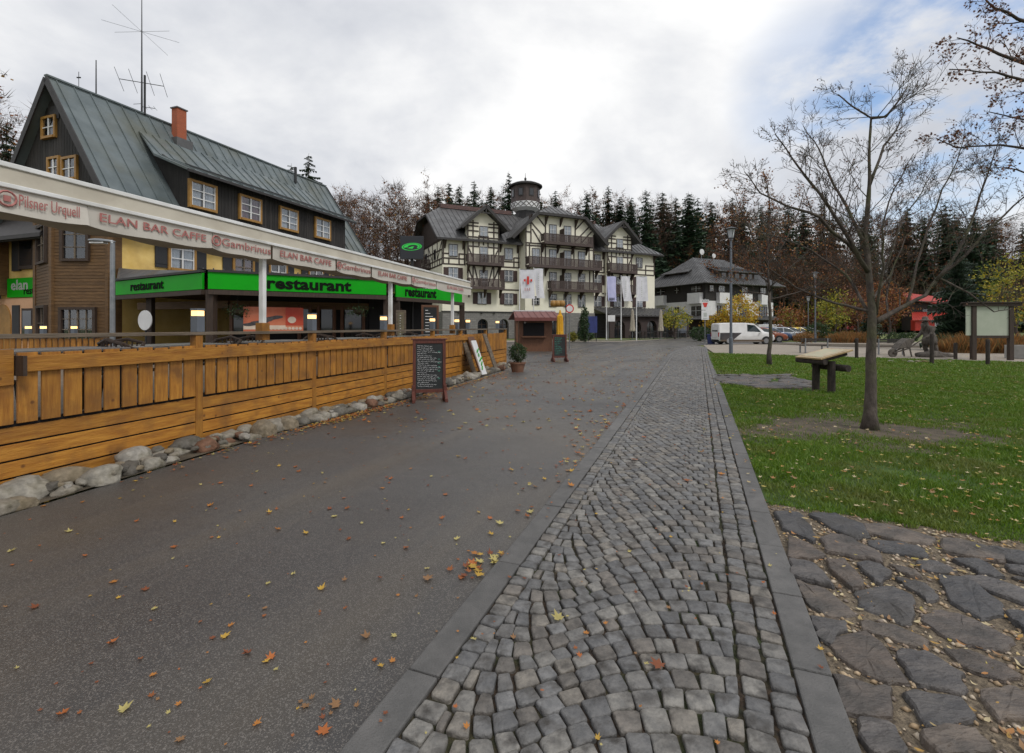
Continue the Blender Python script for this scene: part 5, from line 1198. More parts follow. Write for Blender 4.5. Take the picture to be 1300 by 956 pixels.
def bayS(a, c):
    m = (a+c)/2; return [(a+.08,6.4,a+.08,14.2),(c-.08,6.4,c-.08,14.2),(a,12.1,c,12.1),(a,12.55,c,12.55),(a,11.4,m-.6,11.4),(m+.6,11.4,c,11.4),(a,13.3,m-.65,13.3),(m+.65,13.3,c,13.3),(a,13.9,m-.65,13.9),(m+.65,13.9,c,13.9),(a,14.3,m-.65,14.3),(m+.65,14.3,c,14.3),(a+.75,12.6,a+.75,14.6),(c-.75,12.6,c-.75,14.6),(m-.6,11.5,m-.6,12.8),(m+.6,11.5,m+.6,12.8),(m,11.6,m,12.7),
        (a+.75,9.3,a+.75,12.0),(c-.75,9.3,c-.75,12.0),(a+.1,11.3,a+.75,10.0),(c-.1,11.3,c-.75,10.0),(a+.75,6.4,a+.75,9.0),(c-.75,6.4,c-.75,9.0),(a+.1,8.8,a+1.0,6.7),(c-.1,8.8,c-1.0,6.7),(a,9.05,c,9.05),(a+1.6,6.4,a+.9,9.0),(c-1.6,6.4,c-.9,9.0)]
beams(-.6, bayS(2.95,7.2)); beams(-.6, bayS(23.6,27.9))
S = [(10.5,9.2,10.5,14.4),(20.7,9.2,20.7,14.0),(10.4,12.2,20.8,12.2),(11.2,12.2,11.2,15.0),(13.3,12.3,13.3,15.8),(17.8,12.3,17.8,15.8),(10.4,13.6,11.2,13.6),(11.2,14.9,13.3,12.9),(11.4,14.0,12.6,12.3),(12.0,15.8,13.3,14.4),(17.8,14.4,19.2,15.8),(17.8,12.9,20.0,15.0),(18.4,12.4,20.4,14.4),(19.4,12.3,20.7,13.5),(13.3,9.3,13.3,12.1),(20.0,9.3,20.0,12.1),(11.0,9.3,11.0,12.1),(12.7,9.3,12.7,12.1),(17.6,9.3,17.6,12.1),(10.4,11.9,20.8,11.9),(20.1,6.4,20.1,9.0),(20.7,6.4,20.7,9.1),(12.9,6.3,12.9,9.1)]
beams(-1.5, S)
S = []
for y in (.1,2.2,4.4,6.5,8.7,10.8,12.9): S.append((y,9.1,y,13.4 if 2 < y < 11 else 12.2))
for z in (9.1,9.8,10.9,12.1): S.append((0,z,13,z))
for y in (1.1,3.3,5.4,7.6,9.8): S += [(y,9.1,y,9.8)]
S += [(.2,11.9,2.0,10.0),(4.5,10.0,6.4,11.9),(8.8,11.9,10.6,10.0)]
beams(0, S, x=0.0)
for y in (3.3, 7.6):
    b = MB(); b.box(-.08,0,y-.45,y+.45,10.0,11.3); o = b.build('window', blk, ho); MB().box(-.09,-.081,y-.35,y+.35,10.1,11.2).build('pane', glass, o)
# eave brackets
b = MB()
for x in (.3, 2.6, 7.6, 10.0, 20.95, 23.3, 28.2, 32.4): b.ext([(x-.08,0,11.0),(x-.08,0,12.1),(x-.08,-.85,12.1),(x-.08,-.6,11.9)], (.16,0,0))
for x in (11.0, 13.3, 15.5, 17.8, 20.2): b.ext([(x-.08,-1.5,14.6),(x-.08,-1.5,15.7),(x-.08,-2.3,15.7)], (.16,0,0))
b.sep('eave_bracket', darkwood, ho)
# arcade veranda at right
vr = MB(); roof_poly(vr, [(21.2,-4.9,3.05),(35.5,-4.9,3.05),(34.2,-.0,4.25),(21.2,-.0,4.25)], .12, (0,4.9,1.2), .7, .06); vo = vr.build('veranda_roof', greyroof, ho)
roof_poly(vr := MB(), [(35.5,-4.9,3.05),(35.5,3,3.05),(34.2,3,4.25),(34.2,0,4.25)], .12, (-1.3,0,1.2), .7, .06); vr.build('veranda_roof', greyroof, ho)
arch_wall('arcade', ho, 21.3, 35.0, -4.4, -3.9, 2.95, [22.9,25.6,28.3,31.0,33.6], brickmat('dark_brick',(.055,.035,.033),(.075,.048,.043),(.03,.025,.025),2.0,bw=.3,rh=.1), glass, aw=1.7, ah=2.35)
MB().box(21.3,35.0,-4.95,-4.75,2.85,3.05).build('veranda_fascia', darkroof, ho)
# wall lamps
for x in (2.0,5.0,6.7): MB().lathe([(.03,3.15),(.13,3.2),(.13,3.3)], (x,-.22,0), 8).build('wall_lamp', darkmetal, ho)
# low hedge and terrace railing in front of arcade
def hw(x, y): p = hf.o+hf.u*x+hf.v*y; return (p.x, p.y)
o = empty('terrace_railing', (*hw(22,-9.5), 0), HA, 'low dark railing of the hotel terrace in front of the arcade', 'railing'); b = MB(); b.box(0,15,-.03,.03,.95,1.0); b.box(0,15,-.03,.03,.15,.19)
for i in range(100): b.box(i*.15,i*.15+.025,-.012,.012,.19,.95)
b.build('bars', darkmetal, o); b = MB()
for i in range(8): b.box(i*2.14-.04,i*2.14+.04,-.04,.04,0,1.05)
b.sep('post', darkmetal, o)
for i, x in enumerate((23.5,25.5,28,30.2,32.5,34.6)):
    X, Y = hw(x,-7.2); o = empty('cafe_table', (X, Y, 0), rnd.random(), 'dark round cafe table on the hotel terrace', 'table', 'cafe tables on the hotel terrace'); MB().lathe([(.4,.72),(.4,.75)], n=14).build('tabletop', rattan, o); MB().lathe([(.25,0),(.04,.04),(.04,.72)], n=8).build('stem', darkmetal, o)
    for s_ in (-1,1):
        X2, Y2 = X+s_*.75, Y+.2; c = empty('cafe_chair', (X2, Y2, 0), s_*1.57+rnd.uniform(-.3,.3), 'small dark cafe chair on the hotel terrace', 'chair', 'cafe chairs on the hotel terrace')
        MB().box(-.2,.2,-.2,.2,.42,.46).build('seat', darkwood, c); MB().box(-.2,.2,.17,.2,.46,.88).build('backrest', darkwood, c); b = MB()
        for a in (-.17,.17):
            for e in (-.17,.17): b.box(a-.02,a+.02,e-.02,e+.02,0,.42)
        b.build('legs', darkmetal, c)
# closed parasols
def parasol(X, Y, H, m, label, r_=.26, z0=.9, grp=None):
    o = empty('closed_parasol', (X, Y, 0), 0, label, 'parasol', grp); MB().lathe([(.28,0),(.28,.06),(.03,.08),(.03,H-.1)], n=10).build('pole', steel, o)
    b = MB(); vs = []; fs = []; n = 20
    prof = [(.95,z0),(1.05,z0+.15),(.85,z0+.5),(.8,z0+.9),(.7,z0+1.3),(.45,H-.25),(.12,H)]
    for r2, z in prof:
        for k in range(n): a = k*6.2832/n; rr_ = r_*r2*(1+(.22 if k % 2 else -.12)*(1 if z < H-.1 else 0)); vs.append((rr_*math.cos(a), rr_*math.sin(a), z))
    for i in range(len(prof)-1):
        for k in range(n): fs.append((i*n+k, i*n+(k+1) % n, (i+1)*n+(k+1) % n, (i+1)*n+k))
    fs.append(tuple(range((len(prof)-1)*n, len(prof)*n))); b.add(vs, fs); b.build('folded_canopy', m, o)
    MB().lathe([(r_*.95,z0+.45),(r_*.95,z0+.52)], n=14).build('strap', m, o)
beigefab = mat('parasol_beige', (.38,.34,.27), (.48,.43,.35), sc=4, rough=.9); yelfab = mat('parasol_yellow', (.62,.32,.02), (.72,.40,.03), sc=4, rough=.9)
q = at(803,0,56); parasol(q.x, 56, 3.6, beigefab, 'closed beige parasol between the flagpoles by the hotel arcade', z0=1.0); q = at(839,0,58); parasol(q.x, 58, 3.6, beigefab, 'closed beige parasol at the right end of the hotel arcade', z0=1.0)
# flags
def flag(px, D, H, m, label, w_=1.15, hh=2.95, top=.12, art=None, seed=0, sway=.15, arm=True):
    X = (px-650)/F_PX*D; o = empty('flag_on_pole', (X, D, 0), R(8), label, 'flag'); MB().tube([(0,0,0),(0,0,H*.5),(0,0,H)], [.07,.055,.035], 8).build('pole', whitepaint, o)
    b = MB(); nx, nz = 10, 14; vs = []; z1 = H-top
    for j in range(nz+1):
        for i in range(nx+1):
            u, v = i/nx, j/nz; vs.append((.06+w_*u*(1-.10*v*math.sin(seed))+sway*v*v, .12*math.sin(u*5+seed+v*1.5)*u, z1-hh*v-.05*u*math.sin(seed+1)))
    fs = [(j*(nx+1)+i, j*(nx+1)+i+1, (j+1)*(nx+1)+i+1, (j+1)*(nx+1)+i) for j in range(nz) for i in range(nx)]
    b.add(vs, fs); b.add([(x, y+.01, z) for x, y, z in vs], [f[::-1] for f in fs]); fl_ = b.build('cloth', m, o, smooth=True)
    if arm: MB().box(0, w_+.1, -.02,.02, z1, z1+.03).build('arm', steel, o)
    if art: art(fl_, z1, w_, hh)
    return o
def art_cross(p, z1, w_, hh):
    b = MB(); b.box(w_*.50,w_*.66,-.17,-.165,z1-hh*.52,z1-hh*.24); b.box(w_*.28,w_*.42,-.17,-.165,z1-hh*.42,z1-hh*.34); b.box(w_*.74,w_*.88,-.17,-.165,z1-hh*.42,z1-hh*.34); b.build('printed_cross', redp, p)
    b = MB()
    for k in range(3): b.box(w_*(.35+.16*k),w_*(.40+.16*k),-.17,-.165,z1-hh*.74,z1-hh*.64)
    b.build('printed_marks', paleprint, p)
def art_marks(m, z0, n):
    def f(p, z1, w_, hh):
        b = MB()
        for k in range(n): b.box(w_*.25+k*.13,w_*.25+k*.13+.08,-.16,-.155,z1-hh*z0-.30,z1-hh*z0)
        b.build('printed_marks', m, p)
    return f
def art_col(p, z1, w_, hh):
    b = MB()
    for k in range(9): b.box(w_*.45,w_*.45+.10,-.16,-.155,z1-hh*(.18+.075*k)-.10,z1-hh*(.18+.075*k))
    b.build('printed_marks', greytxt, p)
flag(659.5, 50, 7.6, flagw, 'white flag with red cross on the leftmost flagpole in front of the hotel', 1.5, 3.0, art=art_cross, seed=.4)
flag(677.5, 52, 7.95, flagw, 'pale flag with thin red edge half hidden behind the red cross flag', 1.0, 3.2, seed=1.7, sway=.3, art=art_col)
flag(770, 54, 7.3, flagb, 'lilac flag with dark marks at its foot, left one of the trio by the arcade', 1.1, 2.8, seed=2.0, art=art_marks(blacktxt,.86,5))
flag(788.5, 54, 7.3, flagw, 'white slanting flag in the middle of the trio by the hotel arcade', 1.0, 2.8, seed=3.1, sway=.28, art=art_col)
flag(808, 54, 7.3, flagw, 'white straight hanging flag, right one of the trio by the hotel arcade', 1.15, 2.8, seed=5.0, sway=.02, art=art_col)

# ---------------- chalet ----------------
CA = R(25); cf = Fr(30.2, 75, CA); ct = empty('dark_chalet', (30.2, 75, 0), CA, 'dark and white three storey chalet with big hipped grey roof behind the parking', 'house')
CLn, CDp = 15.5, 13.0
MB().box(0,CLn,0,CDp,5.3,8.7).build('upper_wall', blackboards, ct); MB().box(-.05,CLn+.05,-.05,CDp+.05,2.9,5.6).build('middle_wall', whitepaint, ct); MB().box(.1,CLn,.1,CDp,0,2.95).build('ground_wall', brickmat('chalet_brick',(.07,.045,.04),(.09,.055,.05),(.05,.04,.04),2.0,bw=.3,rh=.1), ct)
b = MB(); e = 1.4; ez = 8.3; rz_ = 13.4
roof_poly(b, [(-e,-e,ez),(CLn+e,-e,ez),(11.5,6.5,rz_),(4.0,6.5,rz_)], .15, (0,7.9,rz_-ez), .6, .06); roof_poly(b, [(-e,CDp+e,ez),(CLn+e,CDp+e,ez),(11.5,6.5,rz_),(4.0,6.5,rz_)], .15, (0,-7.9,rz_-ez), .6, .06)
roof_poly(b, [(-e,-e,ez),(-e,CDp+e,ez),(4.0,6.5,rz_)], .15, (5.4,0,rz_-ez), .6, .06); roof_poly(b, [(CLn+e,-e,ez),(CLn+e,CDp+e,ez),(11.5,6.5,rz_)], .15, (-5.4,0,rz_-ez), .6, .06)
crf = b.build('roof', greyroof, ct)
# dormers
def cdormer(fx, L_, par, side):
    b = MB(); t = MB(); r_ = MB(); w2 = MB()
    if side == 'front':
        b.box(fx, fx+L_, .4, 3.0, 8.9, 10.6); roof_poly(r_, [(fx-.8,-.2,10.45),(fx+L_+.8,-.2,10.45),(fx+L_+.8-1.2,4.2,11.75),(fx+.4,4.2,11.75)], .12, (0,4.4,1.3), .6)
        for i in range(int(L_/1.5)): x = fx+.5+i*1.5; w2.box(x,x+.9,.33,.39,9.3,10.2)
    else:
        b.box(.8, 3.6, fx, fx+L_, 9.2, 10.7); roof_poly(r_, [(.2,fx-.8,10.6),(.2,fx+L_+.8,10.6),(3.2,fx+L_-.2,11.9),(3.2,fx+.2,11.9)], .12, (3.0,0,1.3), .6)
        for i in range(int(L_/1.5)): y = fx+.5+i*1.5; w2.box(.73,.79,y,y+.9,9.5,10.3)
    d_ = b.build('dormer', darkwood, par); r_.build('dormer_roof', greyroof, d_); w2.build('window', glass, d_)
cdormer(3.4, 9.0, crf, 'front'); cdormer(4.6, 5.0, crf, 'side')
MB().tube([(6.0,6.5,13.2),(6.0,6.5,14.6)], .05, 5).build('aerial_pole', steel, crf); b = MB(); b.tube([(6.0,6.35,14.5),(6.0,6.45,14.5)], .5, 14); b.build('satellite_dish', whitepaint, crf)
b = MB(); b.tube([(8.8,6.3,14.0),(8.8,6.4,14.0)], .4, 14); b.tube([(8.8,6.5,13.2),(8.8,6.5,14.0)], .04, 5); b.build('satellite_dish', whitepaint, crf)
for x in (3.4, 8.6, 13.0):      # front face projecting white bays
    MB().box(x-1.1,x+1.1,-.7,0,5.2,6.9).build('balcony', whitepaint, ct); window(ct, x, 7.1, 1.3, .9, -.02, darkwood, 3, 2, mm=whitepaint); window(ct, x, 3.2, 1.8, 1.6, -.05, darkwood, 3, 2, mm=greywood)
window(ct, 1.2, 7.1, .8, .9, -.02, darkwood, 2, 2, mm=whitepaint); window(ct, 6.0, 3.3, 1.2, 1.4, -.05, darkwood, 2, 2, mm=whitepaint)
for y in (1.8, 9.8):
    MB().box(-.7,0,y-1.3,y+1.3,5.2,6.9).build('balcony', whitepaint, ct)
for y, w_ in ((1.8,2.0),(6.0,1.0),(9.8,2.0)):
    for z, h, xx in ((7.1,.95,-.02),(3.3,1.5,-.05)):
        o = MB().box(xx-.08,xx,y-w_/2,y+w_/2,z,z+h).build('window', darkwood, ct); b = MB()
        for i in range(3): b.box(xx-.09,xx-.081,y-w_/2+.1+i*w_/3,y-w_/2+w_/3-.02+i*w_/3,z+.1,z+h-.1)
        b.build('pane', glass, o); b = MB(); b.box(xx-.1,xx-.091,y-.04,y+.04,z,z+h); b.box(xx-.1,xx-.0915,y-w_/2,y+w_/2,z+h*.5,z+h*.5+.05); b.build('glazing_bar', whitepaint, o)
b = MB(); roof_poly(b, [(-1.6,-1.8,2.7),(CLn+.5,-1.8,2.7),(CLn+.5,-.05,3.3),(-.05,-.05,3.3)], .1, (0,1.7,.6), .6); roof_poly(b, [(-1.6,-1.8,2.7),(-1.6,CDp,2.7),(-.05,CDp,3.3),(-.05,-.05,3.3)], .1, (1.6,0,.6), .6); b.build('skirt_roof', greyroof, ct)
for x in (2,5,8,11,14): window(ct, x, .7, 1.6, 1.5, .1, darkwood, 2, 1)
b = MB(); b.box(-3.5,-3.3,-3,CDp,0,1.0); b.box(-3.5,6,-3.2,-3,0,1.0); b.build('garden_wall', stonew, ct)

# ---------------- red house ----------------
q = at(1212,0,90); rh = empty('red_house', (q.x, 90, .8), R(-28), 'red boarded house with bright red metal roofs behind the statue', 'house')
MB().box(-9,8,0,10,0,5.5).build('upper_wall', blackboards, rh); b = MB(); roof_poly(b, [(-10,-1.2,7.6),(-10,5,9.8),(9,5,6.6),(9,-1.2,4.6)], .2, (0,1,.33), .6); roof_poly(b, [(-10,11,7.6),(-10,5,9.8),(9,5,6.6),(9,11,4.6)], .2, (0,-1,.33), .6); b.build('roof', redroofm, rh)
b = MB(); b.ext([(-9,0,5.5),(8,0,5.5),(8,0,5.0),(-9,0,7.8)], (0,.3,0)); b.build('gable_wall', blackboards, rh)
MB().box(-9,1.0,-4.5,-.1,0,2.6).build('red_wing', redp, rh); b = MB(); roof_poly(b, [(-9.8,-5.4,2.5),(1.6,-5.4,2.5),(1.0,-.1,4.6),(-8.8,-.1,4.6)], .15, (0,5,2), .5, .08); b.build('wing_roof', redroofm, rh)
for x in (-7,-4.4,-1.8): 
    window(rh, x, 1.1, 1.1, 1.0, -4.5, whitepaint, 2, 1)
for x in (-6,-3,0,3,6): window(rh, x, 4.2, 1.0, 1.0, 0, darkwood, 2, 1)
rh.scale = (.72,.72,.78)
# ---------------- kiosk ----------------
ka = at(682,0,29.2); kk = empty('wooden_kiosk', (ka.x-.1, 29.5, 0), R(6), 'small brown wooden kiosk with dull red roof in front of the hotel', 'kiosk')
MB().box(-1.0,1.05,0,2.6,0,2.15).build('wall', brownwood, kk); b = MB()
roof_poly(b, [(-1.35,-.7,2.05),(1.6,-.7,2.05),(1.45,1.3,2.5),(-1.2,1.3,2.5)], .08, (0,2,.45), .4, .03); roof_poly(b, [(-1.35,3.2,2.05),(1.6,3.2,2.05),(1.45,1.3,2.5),(-1.2,1.3,2.5)], .08, (0,-2,.45), .4, .03); kr = b.build('roof', kioskroof, kk)
MB().box(-1.25,1.5,1.2,1.4,2.49,2.56).build('ridge_strip', whitepaint, kr); MB().box(-1.36,1.61,-.74,-.70,1.86,2.06).build('fascia', kioskroof, kr)
MB().box(-.75,.55,-.02,0,.95,1.75).build('serving_hatch', inside, kk); MB().box(-.85,.65,-.3,0,.86,.92).build('counter', brownwood, kk)
b = MB(); b.lathe([(.0,1.7),(.08,1.75),(.0,1.83)], (-.7,-.4,0), 8); b.build('globe_lamp', whitepaint, kk)
for x in (-1.2,1.45): MB().box(x-.05,x+.05,-.6,-.5,0,2.05).build('post', brownwood, kk)
# parasol yellow, barrels sign
q = at(711,0,24); parasol(q.x, 24, 2.35, yelfab, 'closed yellow parasol beside the wooden kiosk', r_=.17, z0=.75)
q = at(711,388,26); o = empty('barrel_sign', (q.x-.1, 26.3, 0), 0, 'three small wooden barrels hanging high as a sign above the yellow parasol', 'sign'); b = MB(); zz = q.z-.05
for k in range(3): b.lathe([(.13,zz),(.18,zz+.17),(.13,zz+.34)], ((k-1)*.24,0,0), 12)
b.sep('barrel', orangewood, o, smooth=True); b = MB(); b.tube([(.45,0,0),(.45,0,zz+.42),(-.5,0,zz+.42)], .025, 6); b.build('bracket', darkmetal, o)
# triangular / round road sign by kiosk, blue sign
q = at(723,0,33); o = empty('road_sign', (q.x,33,0), 0, 'round white and red road sign on a post behind the yellow parasol', 'road sign'); MB().tube([(0,0,0),(0,0,3.1)], .035, 8).build('post', steel, o); b = MB(); b.tube([(0,-.05,2.75),(0,-.03,2.75)], .3, 20); b.build('plate', redp, o); b = MB(); b.tube([(0,-.06,2.75),(0,-.051,2.75)], .22, 20); b.build('plate_face', whitepaint, o)
q = at(728,0,45); 
MBs = MB(); o = empty('info_column', (at(752,0,50).x,50,0), 0, 'dark blue notice board beside the hotel entrance', 'notice board'); MB().box(-.5,.5,-.05,.05,.9,2.6).build('panel', mat('blue_panel',(.02,.03,.12),(.03,.045,.18),sc=3), o); MB().box(-.45,-.38,-.04,.04,0,.9).build('leg', darkmetal, o); MB().box(.38,.45,-.04,.04,0,.9).build('leg', darkmetal, o)
q = at(742,0,47); o = empty('dark_statue_column', (q.x,47,0), 0, 'tall dark green conical shrub in front of the hotel corner', 'shrub')
# ---------------- chalkboards ----------------
def chalkboard(X, Y, rz, H, w_, label, seed, gr=False, rows=20):
    o = empty('chalkboard', (X, Y, 0), rz, label, 'chalkboard'); t = .06
    b = MB(); b.box(-w_/2,-w_/2+t,-.03,.03,.02,H); b.box(w_/2-t,w_/2,-.03,.03,.02,H); b.box(-w_/2+t,w_/2-t,-.028,.028,H-.075,H); b.box(-w_/2+t,w_/2-t,-.028,.028,.17,.24); b.box(-w_/2-.03,w_/2+.03,-.045,.045,H,H+.025); b.build('frame', redwood, o, bevel=.004)
    MB().box(-w_/2+t,w_/2-t,-.01,.01,.24,H-.075).build('board', boardblack, o)
    for s_ in (-1,1):
        b = MB(); x = s_*(w_/2-.01); b.ext([(x-.03,-.28,0),(x-.03,.28,0),(x-.03,.28,.07),(x-.03,.06,.20),(x-.03,.06,.32),(x-.03,-.06,.32),(x-.03,-.06,.20),(x-.03,-.28,.07)], (.06,0,0)); b.build('foot', redwood, o, bevel=.004)
    rr = random.Random(seed); b = MB(); g = MB(); x0 = -w_/2+t+.03; ww = w_-2*t-.06; zt = H-.12; zb = .27; n = rows
    for i in range(n):
        z = zt-(zt-zb)*i/n; x = x0; end = x0+ww*rr.uniform(.5,.98)
        if i % 5 == 4: end = x0+ww*.35
        mb = g if gr else b
        while x < end:
            L_ = rr.uniform(.02,.07); k = 0; hgt = (zt-zb)/n*.42; px_, pz_ = x, z-.04*(x-x0)/ww
            while k < L_:
                nx_ = px_+rr.uniform(.004,.008); nz_ = z-.03*(nx_-x0)/ww+rr.choice([-1,1])*hgt*rr.uniform(.2,.6); mb.beam((px_,-.0125,pz_),(nx_,-.0125,nz_),.003,.0035 if not gr else .006,up=(0,1,0)); px_, pz_ = nx_, nz_; k = px_-x
            x = px_+rr.uniform(.008,.016)
        if i in (3,7,9,11,13,17) and not gr:
            for k in range(2):
                xx = x0+ww*.88+k*.022; g.tube([(xx+.009*math.cos(a*1.05),-.0125,z+.014*math.sin(a*1.05)-.01) for a in range(7)], .0022, 3)
    if b.V: b.build('handwriting', chalk, o)
    if g.V: g.build('handwriting', chalkg, o)
    return o
A = G(512,500); B = G(577,509)
bl = G(560,515)
chalkboard(at(545,0,9.75).x, 9.75, R(14), 1.24, .66, 'large dark red framed chalkboard menu standing on the asphalt by the fence', 3, rows=22)
q = G(711,459); chalkboard(q.x-.02, q.y, R(10), 1.15, .62, 'smaller chalkboard with green writing standing beside the kiosk', 8, gr=True, rows=10)
# leaning boards at the end of the fence
for i, (px, D, hh, th, lb) in enumerate(((600,15.0,1.22,.05,'brown weathered board leaning on the fence, nearest the chalkboard'),(611,15.3,1.1,.10,'wide brown board leaning on the fence beside the green white poster'),(628,16.2,1.18,.06,'narrow brown board leaning near the far end of the fence'))):
    x = (px-650)/F_PX*D; o = empty('leaning_board', (x, D, .08), R(72), lb, 'board'); b = MB(); b.beam((0,-.05,0),(0,.38,hh), .5 if i == 1 else .28, .045, up=(0,1,0)); b.build('panel', greywood if i != 1 else brownwood, o, bevel=.004)
o = empty('advertising_board', ((613-650)/F_PX*14.6, 14.6, .06), R(70), 'white board with green print leaning at the end of the fence', 'advertising board'); b = MB(); b.beam((0,-.05,0),(0,.32,1.02), .34, .03, up=(0,1,0)); p = b.build('panel', whitepaint, o)
b = MB()
for k in range(5): z = .15+k*.13; b.beam((-.1+.05*(k%2),-.075+.32*z,z),(-.02+.08*(k%3),-.075+.32*(z+.1),z+.1), .05, .012, up=(0,1,0))
b.build('print', green, p)
# potted shrub
def plant_ball(name, X, Y, z, r_, h_, m, label, cat, n=900, ls=.03, seed=1, grp=None, pot=None):
    o = empty(name, (X, Y, z), 0, label, cat, grp); rr = np.random.RandomState(seed); d = rr.randn(n,3); d /= np.linalg.norm(d,axis=1)[:,None]; rad = .55+.45*rr.rand(n)**.5
    lump = 1+.22*np.sin(d[:,0]*5+seed)*np.cos(d[:,1]*6+d[:,2]*4); P = d*(rad*lump)[:,None]*np.array([r_,r_,h_/2]); P[:,2] += h_/2+(pot or .05)
    leaves('foliage', P, ls*(0.7+.6*rr.rand(n)), m, '', parent=o, flat=False, shape='oval', seed=seed, curl=.15)
    b = MB(); 
    for k in range(5): a = k*1.257; b.tube([(0,0,(pot or 0)-.05),(r_*.5*math.cos(a),r_*.5*math.sin(a),(pot or 0)+h_*.6)], [.02+.01*r_,.006], 5)
    b.build('stems', twigm, o)
    if pot: MB().lathe([(.62*r_,0),(.85*r_,pot*.85),(.92*r_,pot*.85),(.92*r_,pot),(.8*r_,pot)], n=16).build('pot', mat('terracotta_'+str(seed),(.13,.06,.035),(.2,.10,.06),sc=6,rough=.8), o)
    return o
q = G(657,472); plant_ball('potted_shrub', q.x, q.y, 0, .30, .62, shrubm, 'bushy green shrub in a brown pot at the end of the stone border', 'potted plant', seed=31, pot=.32, n=1500)
for i, (px, py, r_, hh, lb) in enumerate(((738,433,.5,1.1,'round green shrub left of the hotel entrance shrubs'),(727,434,.45,.95,'light green low shrub beside the road sign post'),(748,432,.6,.9,'low dark shrub in front of the blue notice board'))):
    q = G(px,py); plant_ball('shrub', q.x, q.y, 0, r_, hh, shrubm if i != 1 else ygl, lb, 'shrub', seed=40+i, n=900, ls=.07)
plant_ball('foliage_clump', at(742,0,47).x, 47, 0, .45, 3.4, shrubm, 'tall dark conical shrub in front of the stone hotel base', 'shrub', seed=44, n=1500, ls=.09)
bpy.data.objects.remove(bpy.data.objects['dark_statue_column'])
q = G(889,433); plant_ball('shrub', q.x, q.y, 0, 1.1, 1.5, shrubm, 'round dark green shrub beside the white road sign at the bend', 'shrub', seed=47, n=1400, ls=.09)

# ---------------- street lamps ----------------
def lantern(px, py, H, label, grp='grey street lamps with lantern heads', D=None):
    if D is None: D = G(px,py).y
    o = empty('street_lamp', ((px-650)/F_PX*D, D, 0), 0, label, 'street lamp', grp); MB().tube([(0,0,0),(0,0,.9),(0,0,.92),(0,0,H-.7)], [.10,.10,.07,.055], 12).build('post', lampgrey, o)
    MB().lathe([(.06,H-.78),(.09,H-.74),(.09,H-.68),(.13,H-.62),(.15,H-.60)], n=12).build('neck', lampgrey, o)
    MB().lathe([(.12,H-.60),(.21,H-.16),(.20,H-.15)], n=8).build('lantern_glass', mat('lantern_'+label[:6], (.5,.52,.55), (.6,.62,.64), sc=3, rough=.2) if 'lantern_glassm' not in MATS else MATS['lantern_glassm'], o)
    b = MB(); b.lathe([(.33,H-.15),(.34,H-.12),(.20,H-.05),(.06,H)], n=16)
    for k in range(4): a = k*1.5708; b.beam((.15*math.cos(a),.15*math.sin(a),H-.6),(.25*math.cos(a),.25*math.sin(a),H-.15), .02,.02)
    b.build('cap', darkmetal, o); return o
mat('lantern_glassm', (.45,.48,.52), (.6,.62,.64), sc=3, rough=.2)
lantern(928,450,EYE+(415-288)*G(928,450).y/610, 'tall grey street lamp standing in the grass beside the cobbled pavement')
lantern(1035,0,EYE+(415-345)*46/610, 'distant street lamp behind the shrub bed at the parking, right one of two', D=46)
lantern(1026,0,EYE+(415-376)*62/610, 'farther and lower street lamp at the parking, left one of two', D=62)
# white traffic sign
q = G(895,436); D = q.y; o = empty('traffic_sign', (q.x, D, 0), R(-4), 'pair of white rectangular traffic plates with red symbol on a post at the bend', 'road sign'); zs = lambda py: EYE+(415-py)*D/610
MB().tube([(0,0,0),(0,0,zs(379))], .04, 8).build('post', steel, o)
wd = .33; p = MB().box(-wd,wd,-.06,-.04,zs(393.5),zs(380.5)).build('plate', whitepaint, o, bevel=.01); text('lettering', 'ZONA', .20, blacktxt, p, (0,-.066,zs(382.2)), ext=.003); b = MB(); b.ext([(-.24,-.07,zs(384.3)),(.24,-.07,zs(384.3)),(.10,-.07,zs(390)),(-.10,-.07,zs(390))], (0,.005,0)); b.build('symbol', redp, p)
MB().box(-wd,wd,-.06,-.04,zs(406),zs(394.3)).build('plate', whitepaint, o, bevel=.01); b = MB(); b.box(-.14,.14,-.068,-.062,zs(402),zs(397)); b.box(-.2,.2,-.068,-.062,zs(404.6),zs(403.6)); b.build('symbol', greytxt, o)
q = at(866,0,62); o = empty('notice_board', (q.x,62,0), R(20), 'grey glazed notice board on two posts right of the arcade', 'notice board'); MB().box(-.55,.55,-.05,.05,.7,2.6).build('panel', lampgrey, o); MB().box(-.65,-.57,-.05,.05,0,2.7).build('leg', steel, o); MB().box(.57,.65,-.05,.05,0,2.7).build('leg', steel, o)
o = empty('small_sign', (at(772,0,53.5).x,53.5,0), 0, 'small white notice plate low on the left flagpole of the trio', 'sign'); MB().box(-.05,.75,-.12,-.10,2.1,2.8).build('plate', whitepaint, o); MB().box(.0,.04,-.10,-.02,0,2.8).build('post', steel, o)

# ---------------- lawn furniture ----------------
# information desk made of logs
D = 10.75; q = at(1048,0,D); o = empty('information_desk', (q.x, D+.1, 0), R(-80), 'slanted wooden information desk carried by dark round logs on the lawn', 'information desk')
topw = mat('desk_top', (.36,.25,.12), (.48,.35,.18), sc=3, rough=.4, st=(1,6,1), dirt=(.30,.20,.09), dsc=3)
for x in (-.20,.22): MB().tube([(x,.02*(x>0),-.1),(x,.02,.74)], .08, 12).build('log_post', logwood, o)
MB().tube([(-.42,.16,.60),(.52,.16,.60)], .075, 12).build('cross_log', logwood, o); MB().tube([(-.40,-.30,.735),(.40,-.30,.735)], .06, 12).build('front_log', logwood, o)
b = MB(); rot = Matrix.Rotation(R(13),3,'X')
for x in (-.2,.22): b.cbox((x,.02,.83), .09,.74,.09,0,rot)
b.sep('bearer', logwood, o); p = MB(); p.cbox((0,.02,.893),.74,.84,.035,0,rot); p.build('desk_top', topw, o, bevel=.004)
